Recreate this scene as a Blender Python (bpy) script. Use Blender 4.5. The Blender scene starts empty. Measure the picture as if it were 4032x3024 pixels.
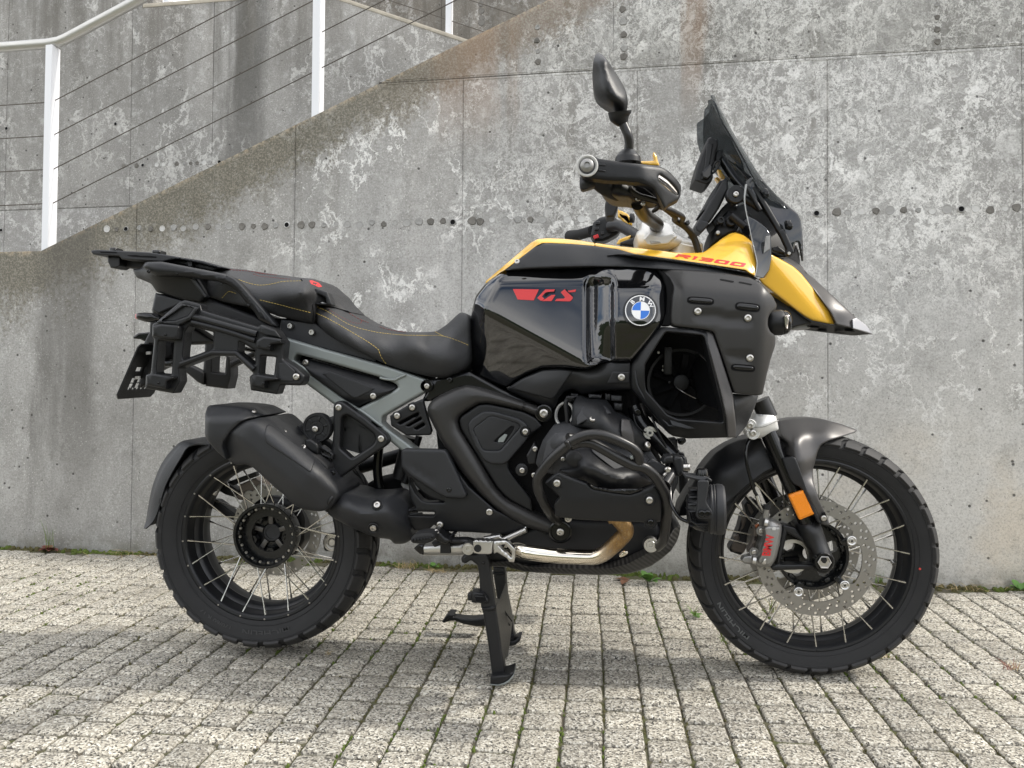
import bpy, bmesh, math, random
import numpy as np
from mathutils import Vector, Matrix
from mathutils.geometry import delaunay_2d_cdt, tessellate_polygon

random.seed(7)
rng = np.random.default_rng(7)
scene = bpy.context.scene
COL = scene.collection

# ------------------------------------------------------------------ camera
W, H = 4032.0, 3024.0                      # photograph pixels, used to trace outlines
FPX = 3032.34
CAM = np.array([0.93587, -2.16023, 0.83580])
YAW, PITCH = 0.10216, -0.02416
_cy, _sy, _cp, _sp = math.cos(YAW), math.sin(YAW), math.cos(PITCH), math.sin(PITCH)
CF = np.array([-_sy * _cp, _cy * _cp, _sp])
CR = np.array([_cy, _sy, 0.0])
CU = np.cross(CR, CF)
cam_d = bpy.data.cameras.new('camera')
cam_d.sensor_fit = 'HORIZONTAL'
cam_d.sensor_width = 36.0
cam_d.lens = FPX / W * 36.0
cam_d.clip_start, cam_d.clip_end = 0.05, 500.0
cam = bpy.data.objects.new('camera', cam_d)
COL.objects.link(cam)
cam.matrix_world = Matrix(((CR[0], CU[0], -CF[0], CAM[0]), (CR[1], CU[1], -CF[1], CAM[1]),
                           (CR[2], CU[2], -CF[2], CAM[2]), (0, 0, 0, 1)))
scene.camera = cam

# ------------------------------------------------------------------ sky, sun, exposure
SUN_EL, SUN_AZ = math.radians(42), math.radians(3.0)      # azimuth measured from +X towards +Y
SDIR = Vector((math.cos(SUN_EL) * math.cos(SUN_AZ), math.cos(SUN_EL) * math.sin(SUN_AZ), math.sin(SUN_EL)))
world = bpy.data.worlds.new('World')
scene.world = world
world.use_nodes = True
wn, wl = world.node_tree.nodes, world.node_tree.links
wn.clear()
w_out = wn.new('ShaderNodeOutputWorld')
w_bg = wn.new('ShaderNodeBackground')
w_sky = wn.new('ShaderNodeTexSky')
w_sky.sky_type = 'NISHITA'
w_sky.sun_disc = False
w_sky.sun_elevation = SUN_EL
w_sky.sun_rotation = math.radians(90) - SUN_AZ
w_sky.air_density, w_sky.dust_density, w_sky.ozone_density = 1.0, 1.5, 1.0
w_tc = wn.new('ShaderNodeTexCoord')
w_map = wn.new('ShaderNodeMapping')
w_map.inputs['Scale'].default_value = (1.0, 1.0, 2.6)
w_noise = wn.new('ShaderNodeTexNoise')
w_noise.inputs['Scale'].default_value = 2.3
w_noise.inputs['Detail'].default_value = 9.0
w_noise.inputs['Roughness'].default_value = 0.6
w_ramp = wn.new('ShaderNodeValToRGB')
w_ramp.color_ramp.elements[0].position = 0.36
w_ramp.color_ramp.elements[0].color = (0, 0, 0, 1)
w_ramp.color_ramp.elements[1].position = 0.56
w_ramp.color_ramp.elements[1].color = (0.92, 0.92, 0.92, 1)
w_mix = wn.new('ShaderNodeMixRGB')
w_mix.inputs['Color2'].default_value = (11.3, 11.2, 11.1, 1)      # cloud brightness in the sky texture's own units
wl.new(w_tc.outputs['Generated'], w_map.inputs['Vector'])
wl.new(w_map.outputs['Vector'], w_noise.inputs['Vector'])
wl.new(w_noise.outputs['Fac'], w_ramp.inputs['Fac'])
wl.new(w_ramp.outputs['Color'], w_mix.inputs['Fac'])
wl.new(w_sky.outputs['Color'], w_mix.inputs['Color1'])
wl.new(w_mix.outputs['Color'], w_bg.inputs['Color'])
w_bg.inputs['Strength'].default_value = 0.15
wl.new(w_bg.outputs['Background'], w_out.inputs['Surface'])

sun_d = bpy.data.lights.new('sun', 'SUN')
sun_d.energy = 2.0
sun_d.angle = math.radians(2.5)
sun_d.color = (1.0, 0.95, 0.86)
sun = bpy.data.objects.new('sun', sun_d)
sun.rotation_euler = SDIR.to_track_quat('Z', 'Y').to_euler()
COL.objects.link(sun)

scene.view_settings.view_transform = 'Standard'
scene.view_settings.look = 'None'
scene.view_settings.exposure = 0.66
scene.view_settings.gamma = 1.0
scene.view_settings.use_curve_mapping = False

# ------------------------------------------------------------------ unprojection: photograph pixel -> point on a plane
def ray(px, py):
    return (px - W / 2) / FPX * CR - (py - H / 2) / FPX * CU + CF

def U(px, py, t):
    """point seen at that pixel on the motorcycle's plane t metres nearer than its centre plane"""
    d = ray(px, py)
    s = (-t - CAM[1]) / d[1]
    return CAM + s * d

def ground_at(px, py, z=0.0):
    d = ray(px, py)
    return CAM + (z - CAM[2]) / d[2] * d

def PX(P):
    d = np.asarray(P, float) - CAM
    z = d @ CF
    return np.array([W / 2 + FPX * (d @ CR) / z, H / 2 - FPX * (d @ CU) / z])

def tile(x0, y0, s):
    def f(*a):
        if len(a) == 2 and not hasattr(a[0], '__len__'):
            return (x0 + a[0] * s, y0 + a[1] * s)
        return [(x0 + p[0] * s, y0 + p[1] * s) + tuple(p[2:]) for p in a]
    return f
_S = 1000 / 2212
TA, TB, TC, TD, TE = tile(300, 900, _S), tile(1000, 1000, _S), tile(1800, 850, _S), tile(2500, 850, _S), tile(2200, 150, _S)
TF, TG, TH, TL = tile(500, 1500, _S), tile(1300, 1450, _S), tile(2000, 1450, _S), tile(1500, 2000, _S)
_S2 = 1100 / 2212
TI, TJ, TK = tile(2650, 1550, _S2), tile(2650, 2050, _S2), tile(500, 1850, _S2)
TM, TN = tile(0, 0, 2016 / 2212), tile(2016, 0, 2016 / 2212)
TO, TQ = tile(0, 1900, 1500 / 2212), tile(2532, 1900, 1500 / 2212)

# ------------------------------------------------------------------ materials
def mat_new(name):
    m = bpy.data.materials.new(name)
    m.use_nodes = True
    nt = m.node_tree
    return m, nt, nt.nodes, nt.links, nt.nodes['Principled BSDF']

def simple(name, col, rough=0.5, metal=0.0, spec=0.5, coat=0.0, bump=0.0, bscale=900.0, var=0.0, trans=0.0, ior=1.45, rvar=0.0, alpha=1.0):
    m, nt, N, L, b = mat_new(name)
    b.inputs['Base Color'].default_value = (*col, 1)
    b.inputs['Roughness'].default_value = rough
    b.inputs['Metallic'].default_value = metal
    b.inputs['Specular IOR Level'].default_value = spec
    b.inputs['Coat Weight'].default_value = coat
    b.inputs['Coat Roughness'].default_value = 0.03
    b.inputs['Transmission Weight'].default_value = trans
    b.inputs['IOR'].default_value = ior
    geo = N.new('ShaderNodeNewGeometry')
    if bump:
        n = N.new('ShaderNodeTexNoise')
        n.inputs['Scale'].default_value = bscale
        n.inputs['Detail'].default_value = 3
        L.new(geo.outputs['Position'], n.inputs['Vector'])
        bp = N.new('ShaderNodeBump')
        bp.inputs['Strength'].default_value = bump
        bp.inputs['Distance'].default_value = 0.001
        L.new(n.outputs['Fac'], bp.inputs['Height'])
        L.new(bp.outputs['Normal'], b.inputs['Normal'])
    if var or rvar:
        n2 = N.new('ShaderNodeTexNoise')
        n2.inputs['Scale'].default_value = 14.0
        n2.inputs['Detail'].default_value = 8
        n2.inputs['Roughness'].default_value = 0.65
        L.new(geo.outputs['Position'], n2.inputs['Vector'])
        if var:
            mx = N.new('ShaderNodeMixRGB')
            mx.blend_type = 'MIX'
            mx.inputs['Color1'].default_value = (*[c * (1 - var) for c in col], 1)
            mx.inputs['Color2'].default_value = (*[min(1, c * (1 + var) + 0.004) for c in col], 1)
            L.new(n2.outputs['Fac'], mx.inputs['Fac'])
            L.new(mx.outputs['Color'], b.inputs['Base Color'])
        if rvar:
            mr = N.new('ShaderNodeMapRange')
            mr.inputs['From Min'].default_value, mr.inputs['From Max'].default_value = 0.3, 0.7
            mr.inputs['To Min'].default_value, mr.inputs['To Max'].default_value = max(0.02, rough - rvar), min(1, rough + rvar)
            L.new(n2.outputs['Fac'], mr.inputs['Value'])
            L.new(mr.outputs['Result'], b.inputs['Roughness'])
    return m

class NT:
    """small helper to write node maths"""
    def __init__(s, nt):
        s.N, s.L = nt.nodes, nt.links
    def _in(s, sock, v):
        if hasattr(v, 'is_output'):
            s.L.new(v, sock)
        else:
            sock.default_value = v
    def m(s, op, a, b=None, c=None, clamp=False):
        n = s.N.new('ShaderNodeMath'); n.operation = op; n.use_clamp = clamp
        s._in(n.inputs[0], a)
        if b is not None: s._in(n.inputs[1], b)
        if c is not None: s._in(n.inputs[2], c)
        return n.outputs[0]
    def vm(s, op, a, b):
        n = s.N.new('ShaderNodeVectorMath'); n.operation = op
        s._in(n.inputs[0], a); s._in(n.inputs[1], b)
        return n.outputs[0]
    def mul(s, a, b): return s.m('MULTIPLY', a, b)
    def add(s, a, b): return s.m('ADD', a, b)
    def sub(s, a, b): return s.m('SUBTRACT', a, b)
    def mapr(s, v, a, b, c=0.0, d=1.0, smooth=True):
        n = s.N.new('ShaderNodeMapRange')
        n.interpolation_type = 'SMOOTHSTEP' if smooth else 'LINEAR'
        s._in(n.inputs['Value'], v)
        for k, x in (('From Min', a), ('From Max', b), ('To Min', c), ('To Max', d)): n.inputs[k].default_value = x
        return n.outputs['Result']
    def mix(s, f, a, b, blend='MIX'):
        n = s.N.new('ShaderNodeMixRGB'); n.blend_type = blend
        s._in(n.inputs['Fac'], f)
        for sock, v in ((n.inputs['Color1'], a), (n.inputs['Color2'], b)):
            s._in(sock, (*v, 1) if isinstance(v, tuple) and len(v) == 3 else v)
        return n.outputs['Color']
    def noise(s, vec, scale, detail=4, rough=0.55, dist=0.0, col=False):
        n = s.N.new('ShaderNodeTexNoise')
        s.L.new(vec, n.inputs['Vector'])
        n.inputs['Scale'].default_value = scale; n.inputs['Detail'].default_value = detail
        n.inputs['Roughness'].default_value = rough; n.inputs['Distortion'].default_value = dist
        return n.outputs['Color' if col else 'Fac']
    def vor(s, vec, scale, feature='F1', out='Distance', rnd=1.0):
        n = s.N.new('ShaderNodeTexVoronoi'); n.feature = feature
        s.L.new(vec, n.inputs['Vector'])
        n.inputs['Scale'].default_value = scale; n.inputs['Randomness'].default_value = rnd
        return n.outputs[out]
    def mapping(s, vec, scale=(1, 1, 1), loc=(0, 0, 0), rot=(0, 0, 0)):
        n = s.N.new('ShaderNodeMapping')
        s.L.new(vec, n.inputs['Vector'])
        n.inputs['Scale'].default_value = scale; n.inputs['Location'].default_value = loc; n.inputs['Rotation'].default_value = rot
        return n.outputs['Vector']
    def ramp(s, f, stops):
        n = s.N.new('ShaderNodeValToRGB')
        e = n.color_ramp.elements
        while len(e) < len(stops): e.new(0.5)
        for k, (p, c) in enumerate(stops):
            e[k].position = p; e[k].color = (*c, 1)
        s.L.new(f, n.inputs['Fac'])
        return n.outputs['Color']
    def bump(s, h, strength, dist=0.01):
        n = s.N.new('ShaderNodeBump')
        n.inputs['Strength'].default_value = strength; n.inputs['Distance'].default_value = dist
        s.L.new(h, n.inputs['Height'])
        return n.outputs['Normal']

M = {}
M['plastic'] = simple('satin_black_plastic', (0.0085, 0.0089, 0.0100), 0.40, spec=0.40, bump=0.25, bscale=1400, rvar=0.06)
M['plastic_dark'] = simple('deep_black_plastic', (0.007, 0.007, 0.008), 0.5, bump=0.2, bscale=900)
M['plastic_grey'] = simple('charcoal_plastic', (0.0185, 0.0192, 0.0213), 0.45, spec=0.42, bump=0.25, bscale=1600, rvar=0.05)
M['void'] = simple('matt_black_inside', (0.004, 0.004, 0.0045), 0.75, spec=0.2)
M['fairing'] = simple('dark_granite_metallic_paint', (0.031, 0.030, 0.0295), 0.36, metal=0.25, bump=0.12, bscale=2500, rvar=0.04)
M['fender'] = simple('dark_grey_metallic_paint', (0.062, 0.059, 0.058), 0.36, metal=0.3, bump=0.1, bscale=2500)
M['silver_paint'] = simple('silver_grey_metallic_paint', (0.30, 0.30, 0.31), 0.4, metal=0.6, bump=0.1, bscale=2500)
M['gloss'] = simple('gloss_black_lacquer', (0.003, 0.0032, 0.004), 0.05, spec=0.55, coat=1.0)
M['gloss_part'] = simple('glossy_black_plastic', (0.005, 0.005, 0.0055), 0.16)
M['yellow'] = simple('yellow_lacquer', (0.74, 0.425, 0.042), 0.20, coat=0.8, spec=0.5)
M['red'] = simple('red_decal', (0.56, 0.028, 0.03), 0.42)
M['white'] = simple('white_enamel', (0.80, 0.80, 0.80), 0.3)
M['blue'] = simple('blue_enamel', (0.02, 0.16, 0.62), 0.3)
M['frame'] = simple('grey_green_metallic_frame', (0.225, 0.245, 0.238), 0.42, metal=0.35, bump=0.1, bscale=1800, rvar=0.05)
M['steel'] = simple('brushed_steel', (0.56, 0.55, 0.53), 0.33, metal=1.0, bump=0.15, bscale=600, rvar=0.08)
M['disc'] = simple('ground_steel_disc', (0.29, 0.28, 0.262), 0.38, metal=0.9, bump=0.2, bscale=700)
M['bolt'] = simple('stainless_bolt', (0.50, 0.48, 0.45), 0.33, metal=1.0)
M['spoke'] = simple('polished_spoke', (0.52, 0.505, 0.475), 0.26, metal=1.0)
M['alu'] = simple('cast_silver_aluminium', (0.62, 0.61, 0.58), 0.42, metal=0.55, bump=0.3, bscale=1100)
M['clamp_white'] = simple('pale_silver_paint', (0.72, 0.72, 0.70), 0.38, metal=0.25)
M['caliper'] = simple('grey_anodised_caliper', (0.27, 0.265, 0.255), 0.42, metal=0.7, bump=0.2)
M['caliper_far'] = simple('dull_bronze_caliper', (0.14, 0.12, 0.105), 0.5, metal=0.6)
M['rubber'] = simple('tyre_rubber', (0.0165, 0.0165, 0.017), 0.72, bump=0.4, bscale=500, var=0.25, spec=0.35)
M['tread'] = simple('tyre_tread_rubber', (0.021, 0.0205, 0.0205), 0.62, bump=0.3, bscale=500, var=0.3, spec=0.45)
M['rubber_text'] = simple('raised_tyre_lettering', (0.036, 0.037, 0.038), 0.62)
M['rubber_text_light'] = simple('pale_tyre_lettering', (0.075, 0.078, 0.078), 0.65)
M['rim'] = simple('black_satin_rim', (0.010, 0.0105, 0.012), 0.33, metal=0.15)
M['hub'] = simple('black_gloss_hub', (0.007, 0.0075, 0.008), 0.24)
M['hub_core'] = simple('dark_grey_hub_core', (0.10, 0.095, 0.09), 0.4, metal=0.7)
M['castblack'] = simple('black_cast_metal', (0.012, 0.0123, 0.0135), 0.38, metal=0.2, bump=0.3, bscale=900)
M['castgrey'] = simple('grey_cast_cover', (0.036, 0.037, 0.0395), 0.58, metal=0.2, bump=0.7, bscale=800)
M['tube'] = simple('black_powder_coated_tube', (0.014, 0.0135, 0.0135), 0.33, bump=0.15)
M['tube_brown'] = simple('bronze_black_bar', (0.022, 0.018, 0.012), 0.3, metal=0.4)
M['chrome'] = simple('polished_exhaust_steel', (0.78, 0.72, 0.62), 0.09, metal=1.0, rvar=0.03)
M['orange'] = simple('amber_reflector', (0.80, 0.24, 0.01), 0.25, bump=1.0, bscale=420)
M['pink'] = simple('pale_red_lens', (0.62, 0.22, 0.22), 0.3)
M['stitch'] = simple('yellow_stitching', (0.50, 0.37, 0.09), 0.7)
M['stitch_red'] = simple('dark_red_print', (0.16, 0.018, 0.016), 0.7)
M['lens'] = simple('clear_lamp_lens', (0.55, 0.50, 0.46), 0.12, metal=0.85)
M['glassdark'] = simple('dark_smoked_screen', (0.012, 0.0145, 0.017), 0.05, spec=0.55)
M['screen'] = simple('smoked_screen', (0.20, 0.215, 0.225), 0.03, spec=0.5, trans=0.9, ior=1.08)
M['edge'] = simple('screen_edge_light', (0.30, 0.31, 0.31), 0.35)  # pale grey stands for light caught on the deflector edge
M['copper'] = simple('copper_washer', (0.42, 0.15, 0.07), 0.4, metal=0.8)
M['reddot'] = simple('red_paint_dot', (0.45, 0.04, 0.03), 0.6)

def seat_material():
    m, nt, N, L, b = mat_new('black_grained_seat_vinyl')
    t = NT(nt)
    g = N.new('ShaderNodeNewGeometry').outputs['Position']
    v = t.vor(t.mapping(g, (1, 1, 1), (0, 0, 0), (0, 0.5, 0)), 420, 'F1', 'Distance', 0.15)
    nz = t.noise(g, 9, 5)
    b.inputs['Base Color'].default_value = (0.016, 0.0165, 0.018, 1)
    L.new(t.mix(nz, (0.013, 0.0135, 0.015), (0.023, 0.0235, 0.025)), b.inputs['Base Color'])
    b.inputs['Roughness'].default_value = 0.52
    L.new(t.bump(v, 0.8, 0.0012), b.inputs['Normal'])
    return m
M['seat'] = seat_material()

def carbon_material():
    m, nt, N, L, b = mat_new('carbon_weave_skid_plate')
    t = NT(nt)
    g = N.new('ShaderNodeNewGeometry').outputs['Position']
    w = N.new('ShaderNodeTexWave'); w.wave_type = 'BANDS'; w.bands_direction = 'DIAGONAL'
    L.new(t.mapping(g, (1, 0, 1)), w.inputs['Vector']); w.inputs['Scale'].default_value = 45; w.inputs['Distortion'].default_value = 0.3
    L.new(t.mix(w.outputs['Fac'], (0.006, 0.006, 0.006), (0.05, 0.048, 0.046)), b.inputs['Base Color'])
    b.inputs['Roughness'].default_value = 0.32
    return m
M['carbon'] = carbon_material()

def header_material():
    """exhaust header: polished low down, heat-browned with a patina from the cylinder down to the bend"""
    m, nt, N, L, b = mat_new('heat_browned_exhaust_steel')
    t = NT(nt)
    g = N.new('ShaderNodeNewGeometry').outputs['Position']
    sep = N.new('ShaderNodeSeparateXYZ'); L.new(g, sep.inputs[0])
    heat = t.mapr(t.add(sep.outputs['Z'], t.mul(sep.outputs['X'], 0.8)), 1.075, 1.20)
    n = t.noise(t.mapping(g, (2, 2, 1)), 60, 8, 0.7)
    br = t.ramp(n, [(0.3, (0.10, 0.055, 0.022)), (0.5, (0.34, 0.21, 0.09)), (0.7, (0.50, 0.37, 0.20))])
    f = t.mul(heat, t.mapr(n, 0.25, 0.5, 0.55, 1.0))
    L.new(t.mix(f, (0.80, 0.73, 0.62), br), b.inputs['Base Color'])
    b.inputs['Metallic'].default_value = 1.0
    L.new(t.add(t.mul(f, 0.38), 0.08), b.inputs['Roughness'])
    return m
M['header'] = header_material()

# ------------------------------------------------------------------ objects and tags
def link(name, me, mat=None, parent=None, kind=None, label=None):
    o = bpy.data.objects.new(name, me)
    COL.objects.link(o)
    if mat is not None and len(me.materials) == 0:
        me.materials.append(mat)
    if parent is not None: o.parent = parent
    if kind: o['kind'] = kind
    if label: o['label'] = label
    return o

def thing(o, label, cat, group=None):
    o['label'] = label; o['category'] = cat
    if group: o['group'] = group
    return o

def empty(name, loc=(0, 0, 0)):
    o = bpy.data.objects.new(name, None)
    o.location = loc; o.empty_display_size = 0.1
    COL.objects.link(o)
    return o

def finish(me, angle=38):
    for p in me.polygons: p.use_smooth = True
    try: me.set_sharp_from_angle(angle=math.radians(angle))
    except Exception: pass
    return me

def mesh_from(name, verts, faces, angle=38, weld=False):
    me = bpy.data.meshes.new(name)
    me.from_pydata([tuple(v) for v in verts], [], faces)
    bm = bmesh.new(); bm.from_mesh(me)
    if weld: bmesh.ops.remove_doubles(bm, verts=bm.verts, dist=1e-5)
    bmesh.ops.recalc_face_normals(bm, faces=bm.faces)
    bm.to_mesh(me); bm.free()
    return finish(me, angle)

# ------------------------------------------------------------------ outline tools (pixel space)
def rd(pts, r=6.0, n=3):
    """round the corners of a closed polygon"""
    out = []
    P = [np.array(p[:2], float) for p in pts]
    k = len(P)
    for i in range(k):
        a, b, c = P[i - 1], P[i], P[(i + 1) % k]
        u, v = a - b, c - b
        lu, lv = np.linalg.norm(u), np.linalg.norm(v)
        if lu < 1e-6 or lv < 1e-6: continue
        q = min(r, 0.45 * lu, 0.45 * lv)
        p0, p1 = b + u / lu * q, b + v / lv * q
        cosang = np.dot(u, v) / lu / lv
        if q < 0.8 or cosang < -0.985:
            out.append(tuple(b)); continue
        for j in range(n + 1):
            s = j / n
            out.append(tuple((1 - s) ** 2 * p0 + 2 * s * (1 - s) * b + s * s * p1))
    return out

def spline(pts, n=6, closed=False):
    P = [np.array(p, float) for p in pts]
    k = len(P)
    out = []
    rngk = k if closed else k - 1
    for i in range(rngk):
        p1, p2 = P[i], P[(i + 1) % k]
        p0 = P[i - 1] if (i > 0 or closed) else 2 * p1 - p2
        p3 = P[(i + 2) % k] if (i + 2 < k or closed) else 2 * p2 - p1
        for j in range(n):
            s = j / n
            out.append(0.5 * ((2 * p1) + (-p0 + p2) * s + (2 * p0 - 5 * p1 + 4 * p2 - p3) * s * s + (-p0 + 3 * p1 - 3 * p2 + p3) * s ** 3))
    if not closed: out.append(P[-1])
    return [tuple(o) for o in out]

def inside(pts, poly):
    x, y = pts[:, 0], pts[:, 1]
    r = np.zeros(len(pts), bool)
    n = len(poly)
    for i in range(n):
        x1, y1 = poly[i]; x2, y2 = poly[(i + 1) % n]
        c = (y1 > y) != (y2 > y)
        with np.errstate(divide='ignore', invalid='ignore'):
            xi = (x2 - x1) * (y - y1) / (y2 - y1 + 1e-30) + x1
        r ^= c & (x < xi)
    return r

def seg_dist(pts, loops):
    d = np.full(len(pts), 1e18)
    for lp in loops:
        A = np.array(lp); B = np.roll(A, -1, 0)
        for a, b in zip(A, B):
            ab = b - a
            s = np.clip(((pts - a) @ ab) / (ab @ ab + 1e-12), 0, 1)
            q = pts - (a + s[:, None] * ab)
            d = np.minimum(d, (q * q).sum(1))
    return np.sqrt(d)

def resample(loop, step):
    out = []
    n = len(loop)
    for i in range(n):
        a, b = np.array(loop[i]), np.array(loop[(i + 1) % n])
        l = np.linalg.norm(b - a)
        k = max(1, int(math.ceil(l / step)))
        for j in range(k): out.append(tuple(a + (b - a) * j / k))
    return out

def dedupe(loop, eps=0.35):
    out = []
    for p in loop:
        if not out or math.hypot(p[0] - out[-1][0], p[1] - out[-1][1]) > eps: out.append(tuple(p[:2]))
    if len(out) > 2 and math.hypot(out[0][0] - out[-1][0], out[0][1] - out[-1][1]) <= eps: out.pop()
    return out

def rbf(ctrl, lam=0.003):
    """smooth depth surface through control points (px, py, t)"""
    C = np.array(ctrl, float)
    X = C[:, :2] / 100.0
    n = len(X)
    D = np.linalg.norm(X[:, None] - X[None], axis=2)
    A = np.zeros((n + 3, n + 3))
    A[:n, :n] = -np.sqrt(D * D + 0.30) + np.eye(n) * lam
    A[:n, n] = 1; A[:n, n + 1:] = X
    A[n, :n] = 1; A[n + 1:, :n] = X.T
    w = np.linalg.solve(A, np.concatenate([C[:, 2], [0, 0, 0]]))
    def f(p):
        p = np.asarray(p, float).reshape(-1, 2) / 100.0
        d = np.linalg.norm(p[:, None] - X[None], axis=2)
        return -np.sqrt(d * d + 0.30) @ w[:n] + w[n] + p @ w[n + 1:]
    return f

def relief(name, pts, t, mat, parent=None, holes=(), back=0.02, rr=0.004, bulge=0.0, bw=None, step=None, label=None, backabs=None, mod=None, angle=38, kind=None):
    """a solid body traced from its outline: front surface at depth t (number or function of the pixel), rounded
    front edge of radius rr, optional bulge, and real thickness behind it"""
    pts = dedupe(pts)
    holes = [dedupe(h) for h in holes]
    const = not callable(t)
    if step is None and rr > 0.0025: step = 0.011
    tf = (lambda p: np.full(len(p), float(t))) if const else t
    tm = float(np.mean(tf(np.array(pts))))
    mpp = (-tm - CAM[1]) / FPX                     # metres per pixel
    loops = [pts] + holes
    if step or bulge:
        st = (step or 0.012) / mpp
        loops = [resample(l, st) for l in loops]
    flat = [p for l in loops for p in l]
    B = np.array(flat)
    extra = []
    def offs(d):
        for l in loops:
            A = np.array(l); n = len(A)
            e1 = A - np.roll(A, 1, 0); e2 = np.roll(A, -1, 0) - A
            e1 /= np.linalg.norm(e1, axis=1)[:, None] + 1e-9; e2 /= np.linalg.norm(e2, axis=1)[:, None] + 1e-9
            tn = e1 + e2
            tn /= np.linalg.norm(tn, axis=1)[:, None] + 1e-9
            nr = np.stack([-tn[:, 1], tn[:, 0]], 1)
            for sg in (1, -1):
                Q = A + sg * nr * d
                ok = inside(Q, pts)
                for h in holes: ok &= ~inside(Q, h)
                Q = Q[ok]
                if len(Q):
                    Q = Q[seg_dist(Q, loops) > 0.93 * d]
                    extra.extend(map(tuple, Q))
    if rr:
        rpx = rr / mpp
        for fr in (0.14, 0.5, 1.0, 1.7): offs(rpx * fr)
    if step or bulge:
        mn, mx = B.min(0), B.max(0)
        gx = np.arange(mn[0] + st * 0.5, mx[0], st); gy = np.arange(mn[1] + st * 0.43, mx[1], st)
        G = np.array([(x + (0.5 * st if j % 2 else 0), y) for j, y in enumerate(gy) for x in gx]).reshape(-1, 2)
        if len(G):
            ok = inside(G, pts)
            for h in holes: ok &= ~inside(G, h)
            G = G[ok]
            G = G[seg_dist(G, loops) > max(0.45 * st, (rr / mpp) * 2.0)]
            extra.extend(map(tuple, G))
    allp = flat + extra
    edges = []
    o = 0
    for l in loops:
        edges += [(o + i, o + (i + 1) % len(l)) for i in range(len(l))]
        o += len(l)
    c0 = B.mean(0)
    vs, es, fs, ov, oe, of = delaunay_2d_cdt([Vector(((p[0] - c0[0]) / 100, (p[1] - c0[1]) / 100)) for p in allp], edges, [], 0, 1e-6)
    V = np.array([(v[0] * 100 + c0[0], v[1] * 100 + c0[1]) for v in vs])
    tri = np.array([f for f in fs if len(f) == 3])
    cen = V[tri].mean(1)
    ok = inside(cen, pts)
    for h in holes: ok &= ~inside(cen, h)
    tri = tri[ok]
    d = seg_dist(V, loops) * mpp
    T = tf(V).astype(float)
    if mod is not None: T = T + mod(V, d)
    if rr:
        q = np.clip(1 - d / rr, 0, 1)
        T = T - rr * (1 - np.sqrt(np.clip(1 - q * q, 0, 1)))
    if bulge:
        bwid = bw or d.max()
        q = 1 - np.clip(d / bwid, 0, 1)
        T = T + bulge * np.sqrt(np.clip(1 - q * q, 0, 1))
    P = np.array([U(V[i, 0], V[i, 1], T[i]) for i in range(len(V))])
    # boundary edges of the kept triangles -> side walls and back
    from collections import Counter
    cnt = {}
    for f in tri:
        for a, b in ((f[0], f[1]), (f[1], f[2]), (f[2], f[0])):
            k = (min(a, b), max(a, b))
            cnt[k] = None if k in cnt else (a, b)
    bed = [v for v in cnt.values() if v is not None]
    verts = [tuple(p) for p in P]
    faces = [tuple(int(i) for i in f) for f in tri]
    bidx = {}
    for a, b in bed:
        for i in (a, b):
            if i not in bidx:
                yb = -backabs if backabs is not None else P[i][1] + back
                if backabs is not None: yb = max(yb, P[i][1] + 0.001)
                bidx[i] = len(verts); verts.append((P[i][0], yb, P[i][2]))
    for a, b in bed: faces.append((int(a), int(b), bidx[b], bidx[a]))
    # back cap from an ear-clipped copy of the loops
    nxt = {a: b for a, b in bed}
    seen = set(); bl = []
    for a in list(nxt):
        if a in seen: continue
        lp = []; c = a
        while c not in seen and c in nxt:
            seen.add(c); lp.append(c); c = nxt[c]
        if len(lp) > 2: bl.append(lp)
    bl.sort(key=lambda lp: -float(np.prod(np.ptp(V[lp], axis=0))))
    try:
        pl = [[Vector((V[i][0], V[i][1], 0)) for i in lp] for lp in bl]
        fi = [i for lp in bl for i in lp]
        for f in tessellate_polygon(pl): faces.append(tuple(bidx[fi[k]] for k in f))
    except Exception: pass
    me = mesh_from(name, verts, faces, angle)
    if const and not bulge and mod is None and rr < 0.015:
        ymin = min(v[1] for v in verts)
        for p in me.polygons:
            if all(abs(verts[i][1] - ymin) < 2e-6 for i in p.vertices): p.use_smooth = False
    return link(name, me, mat, parent, kind, label)

def tube_mesh(name, P, r, seg=10, cap=True, angle=50, squash=None):
    P = [np.array(p, float) for p in P]
    n = len(P)
    R = r if hasattr(r, '__len__') else [r] * n
    T = [P[min(i + 1, n - 1)] - P[max(i - 1, 0)] for i in range(n)]
    T = [x / (np.linalg.norm(x) + 1e-12) for x in T]
    ref = np.array([0, 1.0, 0]) if abs(T[0][1]) < 0.9 else np.array([1.0, 0, 0])
    u = np.cross(T[0], ref); u /= np.linalg.norm(u)
    verts, faces = [], []
    for i in range(n):
        u = u - T[i] * (u @ T[i]); u /= np.linalg.norm(u) + 1e-12
        v = np.cross(T[i], u)
        for k in range(seg):
            a = 2 * math.pi * k / seg
            verts.append(P[i] + R[i] * (math.cos(a) * u + math.sin(a) * v))
    for i in range(n - 1):
        for k in range(seg):
            a, b = i * seg + k, i * seg + (k + 1) % seg
            faces.append((a, b, b + seg, a + seg))
    if cap:
        faces.append(tuple(range(seg))[::-1]); faces.append(tuple(range((n - 1) * seg, n * seg)))
    return mesh_from(name, verts, faces, angle)

def tube(name, path, r, mat, parent, n=6, seg=10, label=None, smooth=True, kind=None):
    """path: (px, py, t) points"""
    if smooth and len(path) > 2: path = spline(path, n)
    P = [U(p[0], p[1], p[2]) for p in path]
    if hasattr(r, '__len__') and len(r) != len(P):
        xs = np.linspace(0, 1, len(r)); r = list(np.interp(np.linspace(0, 1, len(P)), xs, r))
    return link(name, tube_mesh(name, P, r, seg), mat, parent, kind, label)

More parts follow.
